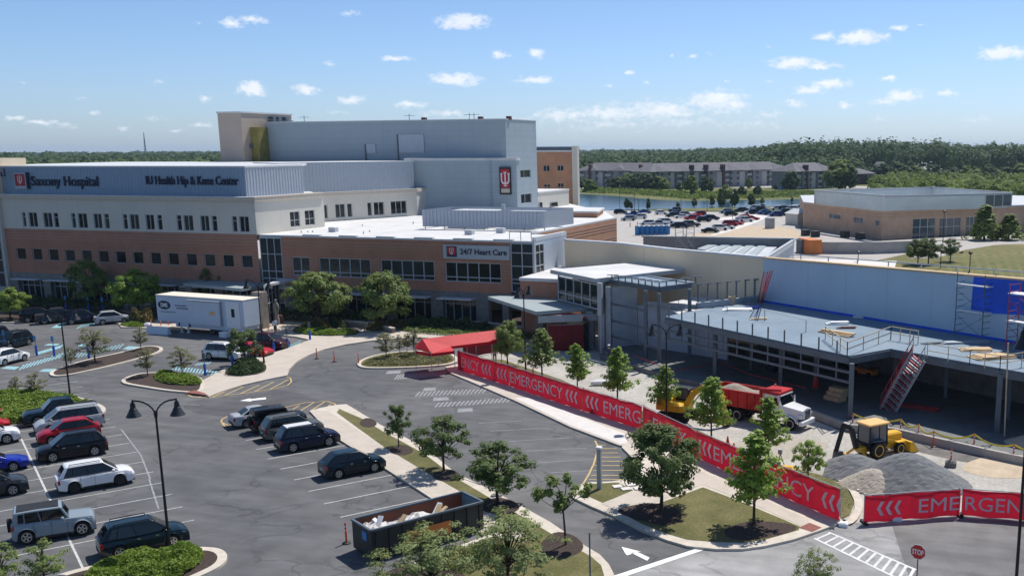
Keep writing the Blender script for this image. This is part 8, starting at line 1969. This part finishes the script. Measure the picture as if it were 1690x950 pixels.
# ---- people
def person(px, py, lab, ang, shirt, legs, z=0, shorts=False, vest=None):
    t = thing('person', lab, 'person', G(px, py, z), ang)
    me = bpy.data.meshes.new('body'); V = [(0,0,.95),(0,0,1.15),(0,0,1.38),(0,.0,1.5),(0.01,0,1.58),(.02,0,1.72), (0,.1,.92),(.12,.11,.5),(.2,.11,.07),(.32,.11,.04),(0,-.1,.92),(-.02,-.11,.5),(-.16,-.11,.1),(-.05,-.11,.04),
        (0,.19,1.42),(-.08,.25,1.12),(.08,.26,.88),(0,-.19,1.42),(.1,-.25,1.12),(.26,-.24,.92)]
    E = [(0,1),(1,2),(2,3),(3,4),(4,5),(0,6),(6,7),(7,8),(8,9),(0,10),(10,11),(11,12),(12,13),(2,14),(14,15),(15,16),(2,17),(17,18),(18,19)]
    RR = [.15,.13,.16,.06,.07,.10,.09,.065,.045,.04,.09,.065,.045,.04,.06,.045,.035,.06,.045,.035]
    me.from_pydata(V, E, []); o = bpy.data.objects.new('body', me); col.objects.link(o)
    o.modifiers.new('s', 'SKIN'); sl = me.skin_vertices[0].data
    for i, r in enumerate(RR): sl[i].radius = (r, r*(1.25 if i in (0,1,2) else 1)); sl[i].use_root = (i == 0)
    o.modifiers.new('u', 'SUBSURF').levels = 1
    dg = bpy.context.evaluated_depsgraph_get(); m2 = bpy.data.meshes.new_from_object(o.evaluated_get(dg)); bpy.data.objects.remove(o)
    for m_ in ('skin', shirt, legs, 'cladding'): m2.materials.append(M(m_))
    for p in m2.polygons:
        c = p.center; p.material_index = 3 if c.z < .1 else 2 if (c.z < .98 and (c.z > (.5 if shorts else 0)) and abs(c.y) < .2) else 1 if .98 <= c.z < 1.47 and (abs(c.y) < .22 or c.z > 1.2) else 0
        p.use_smooth = True
    b_ = bpy.data.objects.new('body', m2); col.objects.link(b_); b_.parent = t
    h = MB(); h.blob((0.0,0,1.76), .115,.105,.1, 8, 5); hr = part('hair', h, 'cladding', t, True, world=False)
    if vest: hh = MB(); hh.blob((.02,0,1.79), .14,.12,.1, 8, 5); part('helmet', hh, vest, t, True, world=False)
    return t
person(455, 551, 'person in white top and shorts walking on the entrance forecourt', 2.2, 'white', 'navy', shorts=True)
person(1005, 600, 'person in dark clothes standing by the pavilion pillars in the shade', 1.0, 'navy', 'cladding', .0, vest='white')
person(757+60, 600, 'person in white top behind the banner by the awning', -1.2, 'white', 'cladding')
# red flagging on the slab
b = MB(); pts = [G(x, y, .9) for x, y in ((1045,585),(1110,612),(1190,598),(1240,618),(1330,640))]
for p, q in zip(pts, pts[1:]): b.beam(p, q, .03, .06)
solo('barrier_tape', b, 'red_paint', 'thin red barrier tape sagging under the steel deck', 'tape')
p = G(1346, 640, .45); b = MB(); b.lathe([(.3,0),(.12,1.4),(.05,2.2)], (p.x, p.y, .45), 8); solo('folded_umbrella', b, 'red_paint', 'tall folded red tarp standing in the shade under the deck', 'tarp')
# hoop frames in the far yard: short fence of posts beside the pavilion
for i, (x, y) in enumerate(((1040,374),(1052,373),(1064,372))): p = G(x, y, -.1); b = MB(); b.tube((p.x, p.y, -.1), (p.x, p.y, 1.0), .12); solo('bollard', b, 'orange', ['left orange bollard in the far yard','middle orange bollard in the far yard','right orange bollard in the far yard'][i], 'bollard', 'orange bollards in the far yard')
# ------------------------------------------------------------------ haze
hm = bpy.data.materials.new('haze'); hm.use_nodes = True; hn = hm.node_tree; hn.nodes.clear()
vp = hn.nodes.new('ShaderNodeVolumePrincipled'); vp.inputs['Density'].default_value = .000075; vp.inputs['Color'].default_value = (.62, .80, 1, 1); vp.inputs['Anisotropy'].default_value = .2
ho = hn.nodes.new('ShaderNodeOutputMaterial'); hn.links.new(vp.outputs[0], ho.inputs['Volume'])
b = MB(); b.box(-9200, -3200, -1.5, 9200, 12200, 64); me = b.mesh('haze', hm); o = bpy.data.objects.new('haze', me); col.objects.link(o); tag(o, kind='stuff')
